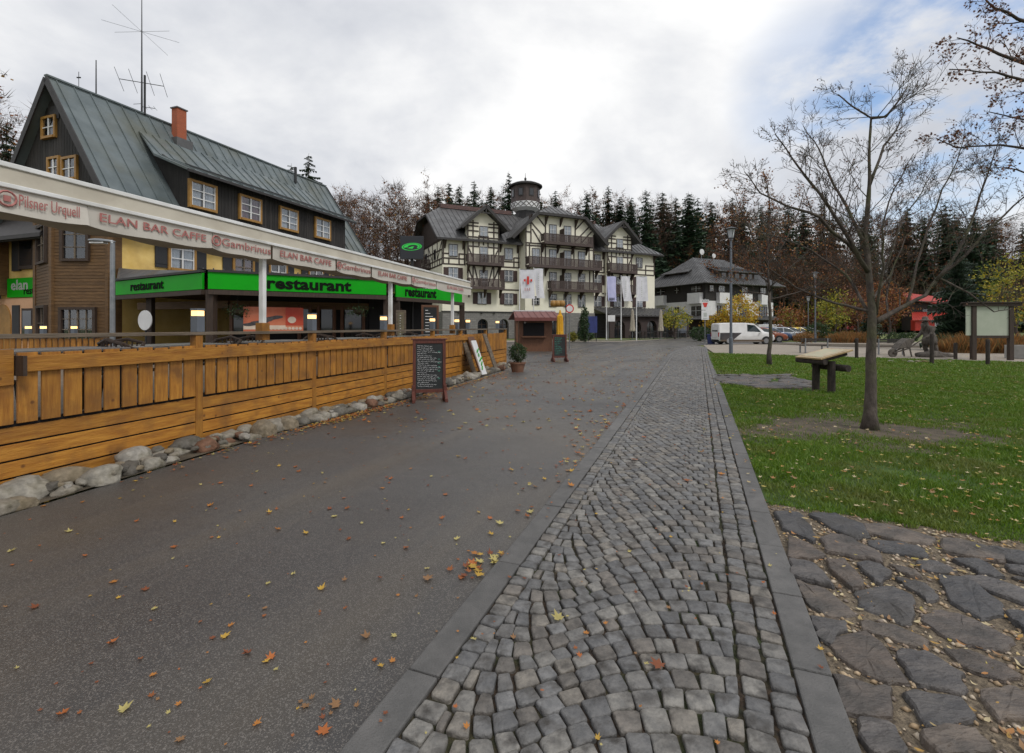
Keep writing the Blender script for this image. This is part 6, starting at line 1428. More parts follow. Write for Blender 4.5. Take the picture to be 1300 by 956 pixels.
p = MB(); p.cbox((0,.02,.914),.60,.66,.004,0,rot); pl_ = p.build('map_sheet', mat('map_print', (.50,.40,.22), (.34,.36,.20), sc=5, rough=.3, dirt=(.40,.28,.14), dsc=7), o)
# benches
def bench(px, py, rz, label, D=None):
    g = G(px,py); o = empty('park_bench', (g.x, g.y, .03), rz, label, 'bench', 'dark slatted park benches')
    b = MB(); b.box(-.85,.85,-.02,.015,.64,.72); b.box(-.85,.85,-.02,.015,.74,.83); b.sep('backrest_slat', blackboards, o, bevel=.005)
    b = MB()
    for k in range(3): b.box(-.85,.85,-.50+k*.15,-.37+k*.15,.43,.46)
    b.build('seat', darkwood, o, bevel=.005)
    for s_ in (-1,1):
        b = MB(); x = s_*.62; b.box(x-.03,x+.03,.016,.066,0,.84); b.box(x-.03,x+.03,-.48,-.42,0,.43); b.box(x-.03,x+.03,-.48,.02,.39,.43); b.build('leg', steel, o)
bench(1036,449,R(180), 'dark backed park bench on the beige paving left of the information desk')
bench(1130,451,R(178), 'dark park bench behind the tree and left of the wheelbarrow statue')
# short wooden posts
def lpost(px, py, H, label, r_=.07):
    g = G(px,py); o = MB(); o.tube([(0,0,-.05),(0,0,H*.95),(0,0,H)], [r_,r_,r_*.8], 10); ob = o.build('wooden_post', logwood); ob.location = (g.x, g.y, .03); tag(ob, label, 'post', 'short dark wooden posts round the square'); return ob
lpost(1087.5,456,.95,'short brown wooden post between the two park benches'); lpost(1183,463,1.2,'short dark post standing in front of the carved statue'); lpost(1213,457,.75,'short dark post right of the carved statue'); lpost(1254,465,1.0,'short dark post below the big notice board',.065)
# big board
D = 21.3; q = at(1260,0,D); o = empty('large_notice_board', (q.x, D, 0), R(-6), 'large empty pale green notice board in a thick dark timber frame', 'notice board')
for x in (-.78,.72): MB().box(x-.09,x+.09,-.08,.08,0,2.5).build('post', darkwood, o, bevel=.01)
b = MB(); b.box(-1.1,1.1,-.14,.14,2.42,2.55); b.box(-1.15,1.15,-.2,.2,2.55,2.6); b.box(-.69,.63,-.05,.05,1.0,1.12); b.sep('roof_beam', darkwood, o, bevel=.01); MB().box(-.69,.63,-.02,.02,1.12,2.42).build('panel', mat('pale_panel',(.36,.40,.31),(.42,.45,.36),sc=2,rough=.6), o); MB().box(-1.08,-.88,-.02,.02,1.12,2.42).build('side_panel', MATS['pale_panel'], o)
# concrete planter
q = G(1303,456); o = empty('concrete_planter', (q.x, q.y, .03), R(10), 'pale concrete planter box at the right edge of the picture', 'planter'); b = MB(); b.box(-.55,.55,-.5,.5,0,.62); b.build('box', mat('concrete',(.30,.29,.27),(.38,.37,.35),sc=4,rough=.85,bump=.2), o, bevel=.02); MB().box(-.48,.48,-.43,.43,.60,.63).build('soil', soil, o)

# ---------------- carved statue with wheelbarrow ----------------
def skin(name, pts, edges, radii, mtl, parent, sub=2, disp=0, root=0):
    me = bpy.data.meshes.new(name); me.from_pydata([Vector(p) for p in pts], edges, []); me.materials.append(mtl); o = bpy.data.objects.new(name, me); COL.objects.link(o); o.parent = parent
    s_ = o.modifiers.new('skin','SKIN'); s_.use_smooth_shade = True
    for i, r_ in enumerate(radii):
        v = me.skin_vertices[0].data[i]; v.radius = (r_, r_) if isinstance(r_, (int,float)) else r_; v.use_root = (i == root)
    m = o.modifiers.new('sub','SUBSURF'); m.levels = sub; m.render_levels = sub
    if disp:
        tx = bpy.data.textures.new(name+'_t','CLOUDS'); tx.noise_scale = .12; d = o.modifiers.new('disp','DISPLACE'); d.texture = tx; d.strength = disp; d.mid_level = .5
    return o
g = G(1180,454); st = empty('carved_statue', (g.x, g.y, .03), 0, 'dark carved bearded man statue leaning forward and pushing a wheelbarrow', 'statue')
# man faces left (-x); bends over the handles
pts = [(0,0,.95),(-.02,0,1.15),(-.08,0,1.38),(-.13,0,1.50),(-.20,0,1.62),(-.22,0,1.80),          # pelvis..chest, neck, head 4,5
       (.0,.13,.9),(-.10,.16,.52),(.06,.17,.10),(-.10,.18,.05),                                         # leg
       (.0,-.13,.9),(.14,-.15,.52),(.26,-.16,.12),(.12,-.16,.05),
       (-.08,.24,1.42),(-.16,.30,1.14),(-.36,.28,.98),(-.46,.27,.96),
       (-.08,-.24,1.42),(-.14,-.30,1.14),(-.34,-.28,.98),(-.44,-.27,.96)]
ed = [(0,1),(1,2),(2,3),(3,4),(4,5),(0,6),(6,7),(7,8),(8,9),(0,10),(10,11),(11,12),(12,13),(2,14),(14,15),(15,16),(16,17),(2,18),(18,19),(19,20),(20,21)]
ra = [.19,.21,.22,.10,.13,.10,.13,.11,.08,.07,.13,.11,.08,.07,.11,.085,.06,.055,.11,.085,.06,.055]
skin('figure', pts, ed, ra, statm, st, disp=.035)
b = MB(); b.lathe([(.24,1.78),(.22,1.80),(.13,1.83),(.12,1.93),(.07,1.98)], (-.21,0,0), 14); b.build('hat', statm, st, smooth=True)
b = MB(); b.lathe([(.02,1.28),(.07,1.40),(.10,1.55),(.08,1.64)], (-.31,0,0), 10); b.tube([(-.33,0,1.72),(-.37,0,1.69),(-.33,0,1.66)], [.015,.025,.015], 6); b.build('beard', statm, st, smooth=True)
b = MB(); b.lathe([(.31,.62),(.30,.85),(.24,1.05),(.22,1.15)], (.0,0,0), 14); b.build('coat', statm, st, smooth=True)
b = rock(.62,.40,.26,5, ang=.5); base = b.build('rock_base', statm, st, smooth=True); base.location = (.02,0,.05); b = rock(.38,.3,.16,9, ang=.5); base = b.build('rock_base', statm, st, smooth=True); base.location = (.75,0,.03)
wb = empty('wheelbarrow', (g.x-1.55, g.y, .03), 0, 'dark wooden wheelbarrow tipped in front of the carved statue', 'wheelbarrow')
b = MB(); b.tube([(-.25,-.05,.20),(-.25,.05,.20)], .20, 18); wh = b.build('wheel', statm, wb); b = MB(); b.tube([(-.25,-.07,.20),(-.25,.07,.20)], .05, 10); b.build('hub', darkwood, wh)
for s_ in (-1,1): b = MB(); b.tube([(-.25,s_*.08,.20),(.35,s_*.20,.42),(1.12,s_*.27,.97)], [.03,.035,.03], 8); b.build('handle', statm, wb)
b = MB(); b.ext([(-.16,-.24,.40),(.42,-.24,.46),(.66,-.24,.86),(.36,-.24,.92),(.02,-.24,.66)], (0,.48,0)); b.build('tray', statm, wb, bevel=.03); 
for s_ in (-1,1): b = MB(); b.tube([(.42,s_*.2,.46),(.50,s_*.22,.02)], .035, 6); b.build('leg', statm, wb)
rr = random.Random(6)
for i in range(12):
    px = rr.uniform(1130,1225); g2 = G(px, rr.uniform(457,462)); o = rock(.12,.1,.05,i+300).build('stone', rockm, smooth=True); o.location = (g2.x, g2.y, .05); tag(o, 'low flat stone lying in the grass at the foot of the carved statue', 'stone', 'stones round the statue')

# ---------------- vehicles ----------------
tyre = mat('tyre', (.015,.015,.015), rough=.8); rimm = mat('wheel_rim', (.35,.36,.37), (.42,.42,.43), sc=5, rough=.3, metal=.8); carglass = mat('car_glass', (.02,.03,.03), rough=.05, spec=.8); headl = mat('headlight', (.6,.62,.65), rough=.1); taill = mat('tail_light', (.35,.01,.01), rough=.2); chrome = mat('plate_white', (.6,.6,.6), rough=.4)
def car(X, Y, rz, kind, paint, label, z=0.0, rear=None, grp='cars parked in the parking lot'):
    o = empty('parked_van' if kind == 'van' else 'parked_car', (X, Y, z), rz, label, 'van' if kind == 'van' else 'car', None if kind == 'van' else grp)
    # stations along x (front +x): x, zlow, zbelt, ztop, half width belt, half width top
    if kind == 'van': S = [(-2.45,.42,.95,1.72,.82,.70),(-2.38,.30,1.0,1.80,.88,.76),(-1.6,.24,1.02,1.84,.90,.78),(-.1,.22,1.02,1.84,.90,.78),(.55,.22,1.02,1.80,.90,.74),(1.15,.22,1.03,1.38,.89,.68),(1.45,.24,1.04,1.10,.87,.70),(1.95,.28,.98,1.02,.84,.70),(2.28,.34,.80,.84,.72,.6),(2.40,.40,.62,.66,.60,.5)]; wb_ = (-1.62,1.52); R_ = .33
    elif kind == 'estate': S = [(-2.25,.42,.85,.98,.78,.66),(-2.15,.32,.92,1.30,.84,.60),(-1.7,.26,.93,1.46,.87,.62),(0,.22,.92,1.48,.88,.62),(.45,.22,.92,1.40,.88,.60),(1.05,.22,.93,1.0,.87,.68),(1.7,.26,.86,.92,.85,.66),(2.1,.30,.74,.78,.74,.6),(2.22,.38,.58,.62,.62,.5)]; wb_ = (-1.35,1.38); R_ = .32
    else: S = [(-2.0,.42,.85,.95,.76,.62),(-1.9,.32,.92,1.22,.82,.58),(-1.4,.26,.93,1.44,.85,.60),(-.2,.22,.92,1.48,.86,.60),(.3,.22,.92,1.40,.86,.58),(.95,.22,.93,1.0,.85,.66),(1.5,.26,.84,.90,.83,.64),(1.85,.30,.72,.76,.72,.58),(1.98,.38,.56,.60,.60,.5)]; wb_ = (-1.25,1.22); R_ = .31
    b = MB(); vs = []; n = 10; g_ = MB(); 
    for x, zl, zb, zt, hb, ht in S:
        half = [(hb*.88, zl), (hb*.99, zl+(zb-zl)*.35), (hb, zl+(zb-zl)*.75), (hb*.96, zb), (ht, zt-.05*(zt-zb)), (ht*.85, zt), (0, zt+.015)]
        vs += [(x, -y, z_) for y, z_ in half]+[(x, y, z_) for y, z_ in half[-2::-1]]
    m = 13; fs = []
    for i in range(len(S)-1):
        for k in range(m-1): fs.append((i*m+k, (i+1)*m+k, (i+1)*m+k+1, i*m+k+1))
    fs += [tuple(range(m))[::-1], tuple(range((len(S)-1)*m, len(S)*m))]
    b.add(vs, fs); body = b.build('body', paint, o, smooth=True)
    e = body.modifiers.new('es','EDGE_SPLIT'); e.split_angle = R(38)
    MB().box(S[1][0], S[-2][0], -.7, .7, .18, .32).build('underside', tyre, o)
    # windows slightly proud
    def quad(i0, i1, a, c, off=.012, tt=(0,1)):
        q = MB()
        for s_ in (-1,1):
            P = []
            for i, zf in ((i0,a),(i1,a),(i1,c),(i0,c)):
                pass
        return q
    gl = MB()
    def side(x0, x1, f0=.12, f1=.88):
        def at_(x, f):
            for i in range(len(S)-1):
                if S[i][0] <= x <= S[i+1][0]:
                    t = (x-S[i][0])/(S[i+1][0]-S[i][0]); L_ = [S[i][j]+t*(S[i+1][j]-S[i][j]) for j in range(6)]; break
            zb, zt, hb, ht = L_[2], L_[3]-.05*(L_[3]-L_[2]), L_[4]*.96, L_[5]; return (hb+(ht-hb)*f+.012, zb+(zt-zb)*f)
        for s_ in (-1,1):
            P = [(x0[0],*at_(x0[0],f0)),(x1[0],*at_(x1[0],f0)),(x1[1],*at_(x1[1],f1)),(x0[1],*at_(x0[1],f1))]
            V_ = [(p[0], s_*p[1], p[2]) for p in P]; gl.add(V_, [(0,1,2,3)] if s_ == -1 else [(3,2,1,0)])
    if kind == 'van': side((-.05,-.05),(1.12,.62)); ws = (5,4)
    elif kind == 'estate': side((-2.0,-1.75),(-1.15,-1.15)); side((-1.05,-1.05),(-.15,-.15)); side((-.05,-.05),(.98,.5)); ws = (5,4)
    else: side((-1.75,-1.4),(-.95,-.95)); side((-.85,-.85),(.0,.0)); side((.08,.08),(.88,.35)); ws = (5,4)
    i1, i0 = ws; a, c = S[i1], S[i0]
    gl.add([(a[0]+.02,-a[5]*.95,a[3]+.01),(a[0]+.02,a[5]*.95,a[3]+.01),(c[0]+.04,c[5]*.86,c[3]-.02),(c[0]+.04,-c[5]*.86,c[3]-.02)], [(0,1,2,3)])
    r0, r1 = S[0], S[1]; gl.add([(r0[0]-.01,-.55,r0[2]+.15),(r0[0]-.01,.55,r0[2]+.15),(r1[0]-.03,.5,r1[3]-.08),(r1[0]-.03,-.5,r1[3]-.08)], [(3,2,1,0)])
    gl.build('window', carglass, o)
    for x in wb_:
        for s_ in (-1,1):
            q = MB(); y = s_*(S[3][4]-.10); q.tube([(x,y-.10,R_),(x,y+.10,R_)], R_, 20); w_ = q.build('wheel', tyre, o); q = MB(); q.tube([(x,y+s_*.09,R_),(x,y+s_*.112,R_)], R_*.62, 16); 
            q.build('rim', rimm, w_)
            q = MB(); ar = [(x+(R_+.05)*math.cos(t), y+s_*.095, R_+(R_+.05)*math.sin(t)) for t in [k*math.pi/12 for k in range(13)]]; q.ext(ar, (0,s_*.012,0)); q.build('wheel_arch', tyre, o)
    f = S[-2]
    for s_ in (-1,1):
        q = MB(); q.cbox((f[0]-.05,s_*.58,f[2]-.10),.22,.26,.14,0,Matrix.Rotation(s_*.35,3,'Z')); q.build('headlight', headl, o, bevel=.02); q = MB(); q.cbox((S[0][0]+.03,s_*(S[0][4]-.06),.85),.08,.14,.36); q.build('tail_light', taill, o, bevel=.01)
        q = MB(); q.cbox((1.0 if kind != 'hatch' else .8,s_*(S[3][4]+.10),1.02),.12,.18,.14); q.build('mirror', paint, o, bevel=.03)
    MB().box(S[-1][0]-.02,S[-1][0]+.02,-.45,.45,.36,.46).build('grille', tyre, o); MB().box(S[-1][0]+.02,S[-1][0]+.03,-.26,.26,.40,.50).build('number_plate', chrome, o); MB().box(S[0][0]-.03,S[0][0]-.02,-.26,.26,.6,.71).build('number_plate', chrome, o)
    if kind == 'van':
        q = MB(); 
        for s_ in (-1,1):
            q.add([(-2.36,s_*.908,.42),(-1.25,s_*.915,.42),(-.55,s_*.915,1.0),(-1.0,s_*.91,1.0),(-2.36,s_*.90,1.0)], [(0,1,2,3,4) if s_ < 0 else (4,3,2,1,0)])
        q.build('dark_graphic', mat('van_graphic',(.03,.03,.035),(.07,.06,.06),sc=3,rough=.35), o)
        q = MB()
        for s_ in (-1,1): q.box(-2.3,1.9,s_*.90-.01,s_*.90+.02,.28,.42)
        q.build('sill_reflection', mat('van_sill_reflection',(.10,.07,.045),(.12,.085,.06),sc=3,rough=.6), o)  # brown reflection painted as a strip along the lower body sides
    return o
cp = lambda n, c: mat('car_paint_'+n, c, tuple(min(1,x*1.15) for x in c), sc=2, rough=.25, coat=.6)
D = 40.5; car((950-650)/F_PX*D, D+.9, R(0), 'van', cp('white',(.62,.62,.61)), 'white long delivery van with dark graphic on its rear side, nearest vehicle')
row = [(966,47,'estate','orange',(.22,.055,.02),'rusty orange car mostly hidden right behind the white delivery van'),(978,50,'hatch','blue',(.05,.085,.17),'dark blue car just beyond the nose of the white van'),(986,55,'hatch','red',(.22,.02,.02),'dark red car between the blue and the silver car'),(993,52,'estate','silver',(.36,.38,.40),'silver estate car parked beside the blue car'),(1002,57,'estate','dark',(.03,.035,.045),'dark grey car in the middle of the parked row'),(984,66,'van','white2',(.6,.6,.6),'white van at the back of the parked row'),(1013,58,'hatch','yellow',(.60,.42,.02),'bright yellow car at the right end of the parked row'),(1024,70,'estate','grey',(.12,.13,.14),'grey car farthest right in the parking lot')]
for px, D, kd, nm, c, lb in row: car((px-650)/F_PX*D, D, R(-12 if kd != 'van' else -8), kd, cp(nm, c), lb)
q = at(1074,0,112); car(q.x, 112, R(10), 'van', cp('redvan',(.45,.02,.03)), 'red van parked far off left of the red house', z=.6)
q = G(909,437); o = empty('waste_bin', (q.x, q.y+1, 0), 0, 'small dark blue litter bin behind the rear of the white van', 'litter bin'); MB().lathe([(.3,0),(.36,.75),(.4,.78),(.36,.85)], n=14).build('bin', mat('bin_blue',(.02,.03,.10),(.03,.045,.15),sc=3), o)
# ---------------- terrain of the slope ----------------
def hz(X, Y):
    d = Y-(84+.10*abs(X-20)*(1 if X > 60 else .0))
    # slope starts nearer on the left behind the restaurant
    start = float(np.interp(X, [-120,-40,-10,10,40,80,160], [70,72,84,92,98,120,150])); d = max(0.0, Y-start)
    h = 17*(1-math.exp(-d/42)) + d*.10
    return min(h, 60)+1.0*math.sin(X*.07)*min(1, d/20)
V = []; Fh = []; nx, ny = 90, 50
for j in range(ny+1):
    for i in range(nx+1):
        X = -220+i*560/nx; Y = 68+(j/ny)**1.5*420; z = hz(X, Y); V.append((X, Y, z-.05 if z > .1 else -.06))
Fh = [(j*(nx+1)+i, j*(nx+1)+i+1, (j+1)*(nx+1)+i+1, (j+1)*(nx+1)+i) for j in range(ny) for i in range(nx)]
o = np_mesh('hillside', V, Fh, litter, smooth=True); tag(o, kind='structure')
# far hill at the right
V = []; nx, ny = 40, 10
for j in range(ny+1):
    for i in range(nx+1):
        u, v = i/nx, j/ny; X = 500+u*700; Y = 480+v*300; V.append((X, Y, 105*math.sin(min(1,v*1.2)*1.57)*(.4+.6*math.sin(u*2.6+.2))+4*math.sin(i*1.7+j)))
Fh = [(j*(nx+1)+i, j*(nx+1)+i+1, (j+1)*(nx+1)+i+1, (j+1)*(nx+1)+i) for j in range(ny) for i in range(nx)]
o = np_mesh('far_hill', V, Fh, hillg, smooth=True); tag(o, kind='structure')
# ---------------- tree makers ----------------
def conifer_mesh(name, H, r0, seed, levels=46, nb=9, m=needles, fine=1):
    rr = random.Random(seed); V = []; Fx = []; I = []
    b = MB(); b.tube([(0,0,-.5),(0,0,H*.5),(0,0,H*.99)], [H*.014,H*.008,.01], 6, m=0)
    for l in range(levels):
        f = l/levels; z = H*(.10+.89*f**.93); L_ = r0*1.12*(1-f)**.66*(.7+.5*rr.random())+.10; n = max(4, int(nb*(1-f*.45))); ph = rr.random()*6.28
        for k in range(n):
            a = ph+k*6.2832/n+rr.uniform(-.35,.35); z = H*(.10+.89*f**.93)+rr.uniform(-.9,.9)*H/levels*(1-f*.6); L2 = L_*rr.uniform(.65,1.12); dr = .28+.25*(1-f)+rr.uniform(-.08,.12); ca, sa = math.cos(a), math.sin(a)
            segs = 3*fine; prev = None
            for s_ in range(segs):
                u0, u1 = s_/segs, (s_+1)/segs; P = lambda u: Vector((ca*L2*u, sa*L2*u, z-dr*L2*u*(1.25-.55*u)))
                w0 = L2*.30*(1-u0*.65)+.11; p0, p1 = P(u0), P(u1); side = Vector((-sa, ca, 0))
                t = rr.uniform(-.12,.12); dz = -w0*.55
                c1 = p0.lerp(p1,.65)+side*w0+Vector((0,0,dz*rr.uniform(.5,1.3))); c2 = p0.lerp(p1,.65)-side*w0+Vector((0,0,dz*rr.uniform(.5,1.3)))
                b.add([p0, c1, p1+Vector((0,0,.02))], [(0,1,2)], 1); b.add([p0, p1, c2], [(0,1,2)], 1)
                dn = p0.lerp(p1,.5)+Vector((ca*.1, sa*.1, -w0*rr.uniform(.7,1.3))); b.add([p0, dn, p1], [(0,1,2)], 1)
    return b
def branch_tree(H, seed, spread=.35, th=.018, depth=4, up=.35, first=.25, nlimb=11, leafn=0, tw=5, bend=.3):
    """returns MB of wood + list of twig points"""
    rr = random.Random(seed); b = MB(); tips = []
    def grow(p, d, L_, r_, lv):
        n = 3 if lv > 1 else 4; pts = [p]; rs = [r_]; q = p.copy(); dd = d.copy()
        for i in range(n):
            dd = (dd+Vector((rr.uniform(-1,1), rr.uniform(-1,1), rr.uniform(-.5,.8)))*bend*.35+Vector((0,0,up*.12))).normalized(); q = q+dd*L_/n; pts.append(q.copy()); rs.append(max(r_*(1-(i+1)/n*.75), .004))
        b.tube(pts, rs, 6 if lv == 0 else (4 if lv < 3 else 3), cap=False)
        tips.extend(pts[1:] if lv >= depth-2 else [])
        if lv >= depth: return
        k = tw if lv else nlimb
        for i in range(k):
            u = rr.uniform(.25,1.0); j = min(n-1, int(u*n)); f = u*n-j; s_ = pts[j].lerp(pts[j+1], f); ax = (pts[j+1]-pts[j]).normalized()
            perp = ax.orthogonal(); perp.rotate(Matrix.Rotation(rr.random()*6.283,3,ax)); ang = rr.uniform(.45,.95); nd = (ax*math.cos(ang)+perp*math.sin(ang)).normalized()
            grow(s_, nd, L_*rr.uniform(.38,.62)*(1.15-u*.4), rs[j]*.55, lv+1)
    # trunk
    tp = [Vector((0,0,-.3))]; q = Vector((0,0,0)); N_ = 9; rs = [H*th*1.15]
    for i in range(N_): q = q+Vector((rr.uniform(-.02,.02)*H, rr.uniform(-.02,.02)*H, H*.93/N_)); tp.append(q.copy()); rs.append(H*th*(1-(i+1)/N_*.93))
    b.tube(tp, rs, 7, cap=False)
    for i in range(nlimb):
        u = first+(1-first)*(i+rr.random()*.8)/nlimb; u = min(u,.99); j = min(N_-1, int(u*N_)+0)+0; j = max(0,min(j,N_-1)); f = u*N_-j; s_ = tp[j+0].lerp(tp[j+1], min(1,max(0,f))) if j+1 < len(tp) else tp[-1]
        a = i*2.4+rr.uniform(-.5,.5); el = rr.uniform(.5,.95); nd = Vector((math.cos(a)*math.cos(el), math.sin(a)*math.cos(el), math.sin(el))); L_ = H*spread*(1.15-u*.75)*rr.uniform(.8,1.2); grow(s_, nd, L_, max(rs[j]*.45,.012), 1)
    return b, tips
# ---------------- forest ----------------
rr = random.Random(77)
def occupied(X, Y):
    return False
con = []
for i in range(5):
    H = 20; b = conifer_mesh('c', H, 3.0+.25*i, 10+i, levels=46, nb=8); o = b.build('spruce_tree', [forestbark, needles]); con.append(o)
dec = []
for i in range(5):
    b, tips = branch_tree(20, 30+i, spread=.30, th=.008, depth=3, nlimb=15, tw=5, first=.35, up=.8)
    rt = random.Random(i); n0 = len(b.V)
    for t in rt.sample(tips, min(len(tips), 420)):      # fine twig sprays
        for k in range(2):
            d = Vector((rt.uniform(-1,1), rt.uniform(-1,1), rt.uniform(-.1,1.3))).normalized()*rt.uniform(.5,1.3); s_ = d.orthogonal().normalized()*.026; b.add([t-s_, t+s_, t+d], [(0,1,2)], 0)
    lt = rt.sample(tips, min(len(tips), [40,90,20,160,60][i]))
    for t in lt:
        for k in range(2):
            c = t+Vector((rt.uniform(-.3,.3), rt.uniform(-.3,.3), rt.uniform(-.3,.2))); a = Vector((rt.uniform(-1,1),rt.uniform(-1,1),rt.uniform(-1,1))).normalized()*.14; q = a.orthogonal().normalized()*.11; b.add([c-a, c+q, c+a, c-q], [(0,1,2,3)], 1)
    o = b.build('bare_forest_tree', [forestbark, orangel]); dec.append(o)
under = []
for i in range(3):
    n = 700; rs_ = np.random.RandomState(i); d = rs_.randn(n,3); d /= np.linalg.norm(d,axis=1)[:,None]; P = d*(.4+.6*rs_.rand(n)**.5)[:,None]*np.array([2.4,2.4,2.8]); P *= (1+.3*np.sin(d[:,0]*5+i)*np.cos(d[:,2]*6+d[:,1]*4))[:,None]; P[:,2] += 3.4
    u = leaves('undergrowth_tree', P, .17+.13*rs_.rand(n), [ygl, brownl, tawny][i], 'x', flat=False, shape='oval', seed=i); 
    for k_ in ('kind',): del u[k_]
    under.append(u)
protos = {'c': con, 'd': dec, 'u': under}; used_ = {}
NF = {'c': 0, 'd': 0, 'u': 0}
def plant(kind, X, Y, sc, label, grp, zoff=0):
    lst = protos[kind]; i = rr.randrange(len(lst)); src = lst[i]; o = src if (kind, i) not in used_ else src.copy()
    if (kind, i) in used_: COL.objects.link(o)
    used_[(kind, i)] = 1; o.location = (X, Y, hz(X, Y)+zoff-.2); o.rotation_euler = (0, 0, rr.random()*6.28); o.scale = (sc*rr.uniform(.85,1.15), sc*rr.uniform(.85,1.15), sc)
    if 'grove' in grp:
        px = 650+X/Y*F_PX; t_ = 'beside the restaurant roof end' if px < 440 else 'above the middle of the awning gap' if px < 490 else 'left of the black square sign' if px < 515 else 'beside the hotel roof'
        grp = 'grove trees '+t_; label = 'tall thin bare tree of the grove '+t_
    if 'behind the hotel' in grp or grp == 'autumn undergrowth trees':
        px = 650+X/Y*F_PX
        B_ = [(560,'left of the hotel'),(612,'above the left wing of the hotel'),(655,'above the hotel roof just left of its tower'),(700,'above the hotel between tower and middle gable'),(760,'above the middle gable of the hotel'),(835,'above the right wing of the hotel'),(880,'between the hotel and the dark chalet'),(930,'above the roof of the dark chalet'),(1000,'behind the tall street lamp and slim orange tree'),(1080,'above the parking lot'),(1150,'behind the trunk of the large bare tree'),(1215,'above the red house'),(9999,'above the large notice board')]
        if 'rising' not in label:
            t_ = next(t for d, t in B_ if px < d); grp = label.split(' in the ')[0].split(' with ')[0]+' group '+t_; label = label.split(' in the ')[0].split(' under ')[0]+' on the slope '+t_
    tag(o, label, 'tree', grp); NF[kind] += 1
def band(kind, px0, px1, D0, D1, n, s0, s1, label, grp):
    for i in range(n):
        px = px0+(px1-px0)*(i+rr.random())/n; D = rr.uniform(D0, D1); plant(kind, (px-650)/F_PX*D, D, rr.uniform(s0, s1), label, grp)
LC = 'dark spruce in the forest on the slope behind the hotel and chalet'; LDc = 'bare brown tree in the forest on the slope behind the hotel and chalet'
LM = 'tall thin bare brown tree in the grove between restaurant and hotel'; LU = 'low autumn tree under the tall trees on the slope'
# skyline row measured from the photograph (px, tree top y)
sky_c = [(556,233),(570,228),(583,232),(602,226),(623,232),(646,214),(679,232),(705,238),(745,240),(772,232),(787,246),(800,250),(820,236),(841,240),(858,246),(874,240),(886,247),(930,246),(944,252),(966,256),(1000,252),(1020,262),(1043,254),(1100,258),(1150,262),(1152,258),(1200,252),(1212,262),(1236,266),(1262,272)]
for px, py in sky_c:
    D = rr.uniform(96,112) if px < 900 else rr.uniform(112,130); X = (px-650)/F_PX*D; top = EYE+(HOR-py)*D/F_PX; z0 = hz(X, D); H = top-z0; plant('c', X, D, max(.6, H/20), LC, 'spruces of the forest behind the hotel')
for i in range(96):       # closing mass just under the skyline
    px = 544+i*7.9+rr.uniform(-4,4); py = float(np.interp(px, [540,660,700,850,1000,1300], [240,246,252,254,264,280]))+rr.uniform(-7,10); D = rr.uniform(106,122) if px < 900 else rr.uniform(118,138); X = (px-650)/F_PX*D; H = EYE+(HOR-py)*D/F_PX-hz(X, D)
    kd = 'c' if i % (3 if px < 900 else 5) == 0 else 'd'; plant(kd, X, D, max(.5, H/20), LC if kd == 'c' else LDc, 'spruces of the forest behind the hotel' if kd == 'c' else 'bare trees of the forest behind the hotel')
band('c', 540, 660, 92, 110, 18, .75, .95, LC, 'spruces of the forest behind the hotel')
band('c', 660, 1000, 100, 122, 36, .65, .92, LC, 'spruces of the forest behind the hotel')
band('c', 825, 905, 97, 106, 13, .8, 1.0, LC, 'spruces of the forest behind the hotel')
band('c', 1000, 1300, 120, 145, 18, .65, .9, LC, 'spruces of the forest behind the hotel')
band('d', 560, 880, 95, 118, 56, .75, .98, LDc, 'bare trees of the forest behind the hotel')
band('d', 880, 1110, 98, 108, 44, .7, .92, LDc, 'bare trees of the forest behind the hotel')
band('d', 880, 1110, 108, 130, 34, .75, 1.0, LDc, 'bare trees of the forest behind the hotel')
band('d', 1110, 1310, 112, 126, 46, .62, .85, LDc, 'bare trees of the forest behind the hotel')
band('d', 405, 560, 66, 88, 34, .95, 1.12, LM, 'bare trees of the grove behind the restaurant')
band('u', 420, 545, 60, 72, 14, .9, 1.5, LU, 'autumn undergrowth trees'); band('u', 820, 1130, 98, 110, 26, .8, 1.3, LU, 'autumn undergrowth trees'); band('u', 840, 1290, 112, 130, 18, .8, 1.3, LU, 'autumn undergrowth trees')
for px, py, D, lb in ((392,190,60,'dark spruce rising behind the far end of the restaurant roof, right one of two'),(370,203,64,'smaller spruce tip just left of the other one behind the restaurant roof'),(8,150,42,'spruce with drooping boughs at the left edge behind the dark roof')):
    X = (px-650)/F_PX*D; top = EYE+(HOR-py)*D/F_PX; plant('c', X, D, top/20, lb, 'spruces standing behind the restaurant')
for px, D, sc in ((24,44,1.12),(-6,42,1.1),(40,52,1.15)): plant('d', (px-650)/F_PX*D, D, sc, 'bare tree at the left edge behind the dark roof', 'bare trees at the left edge')
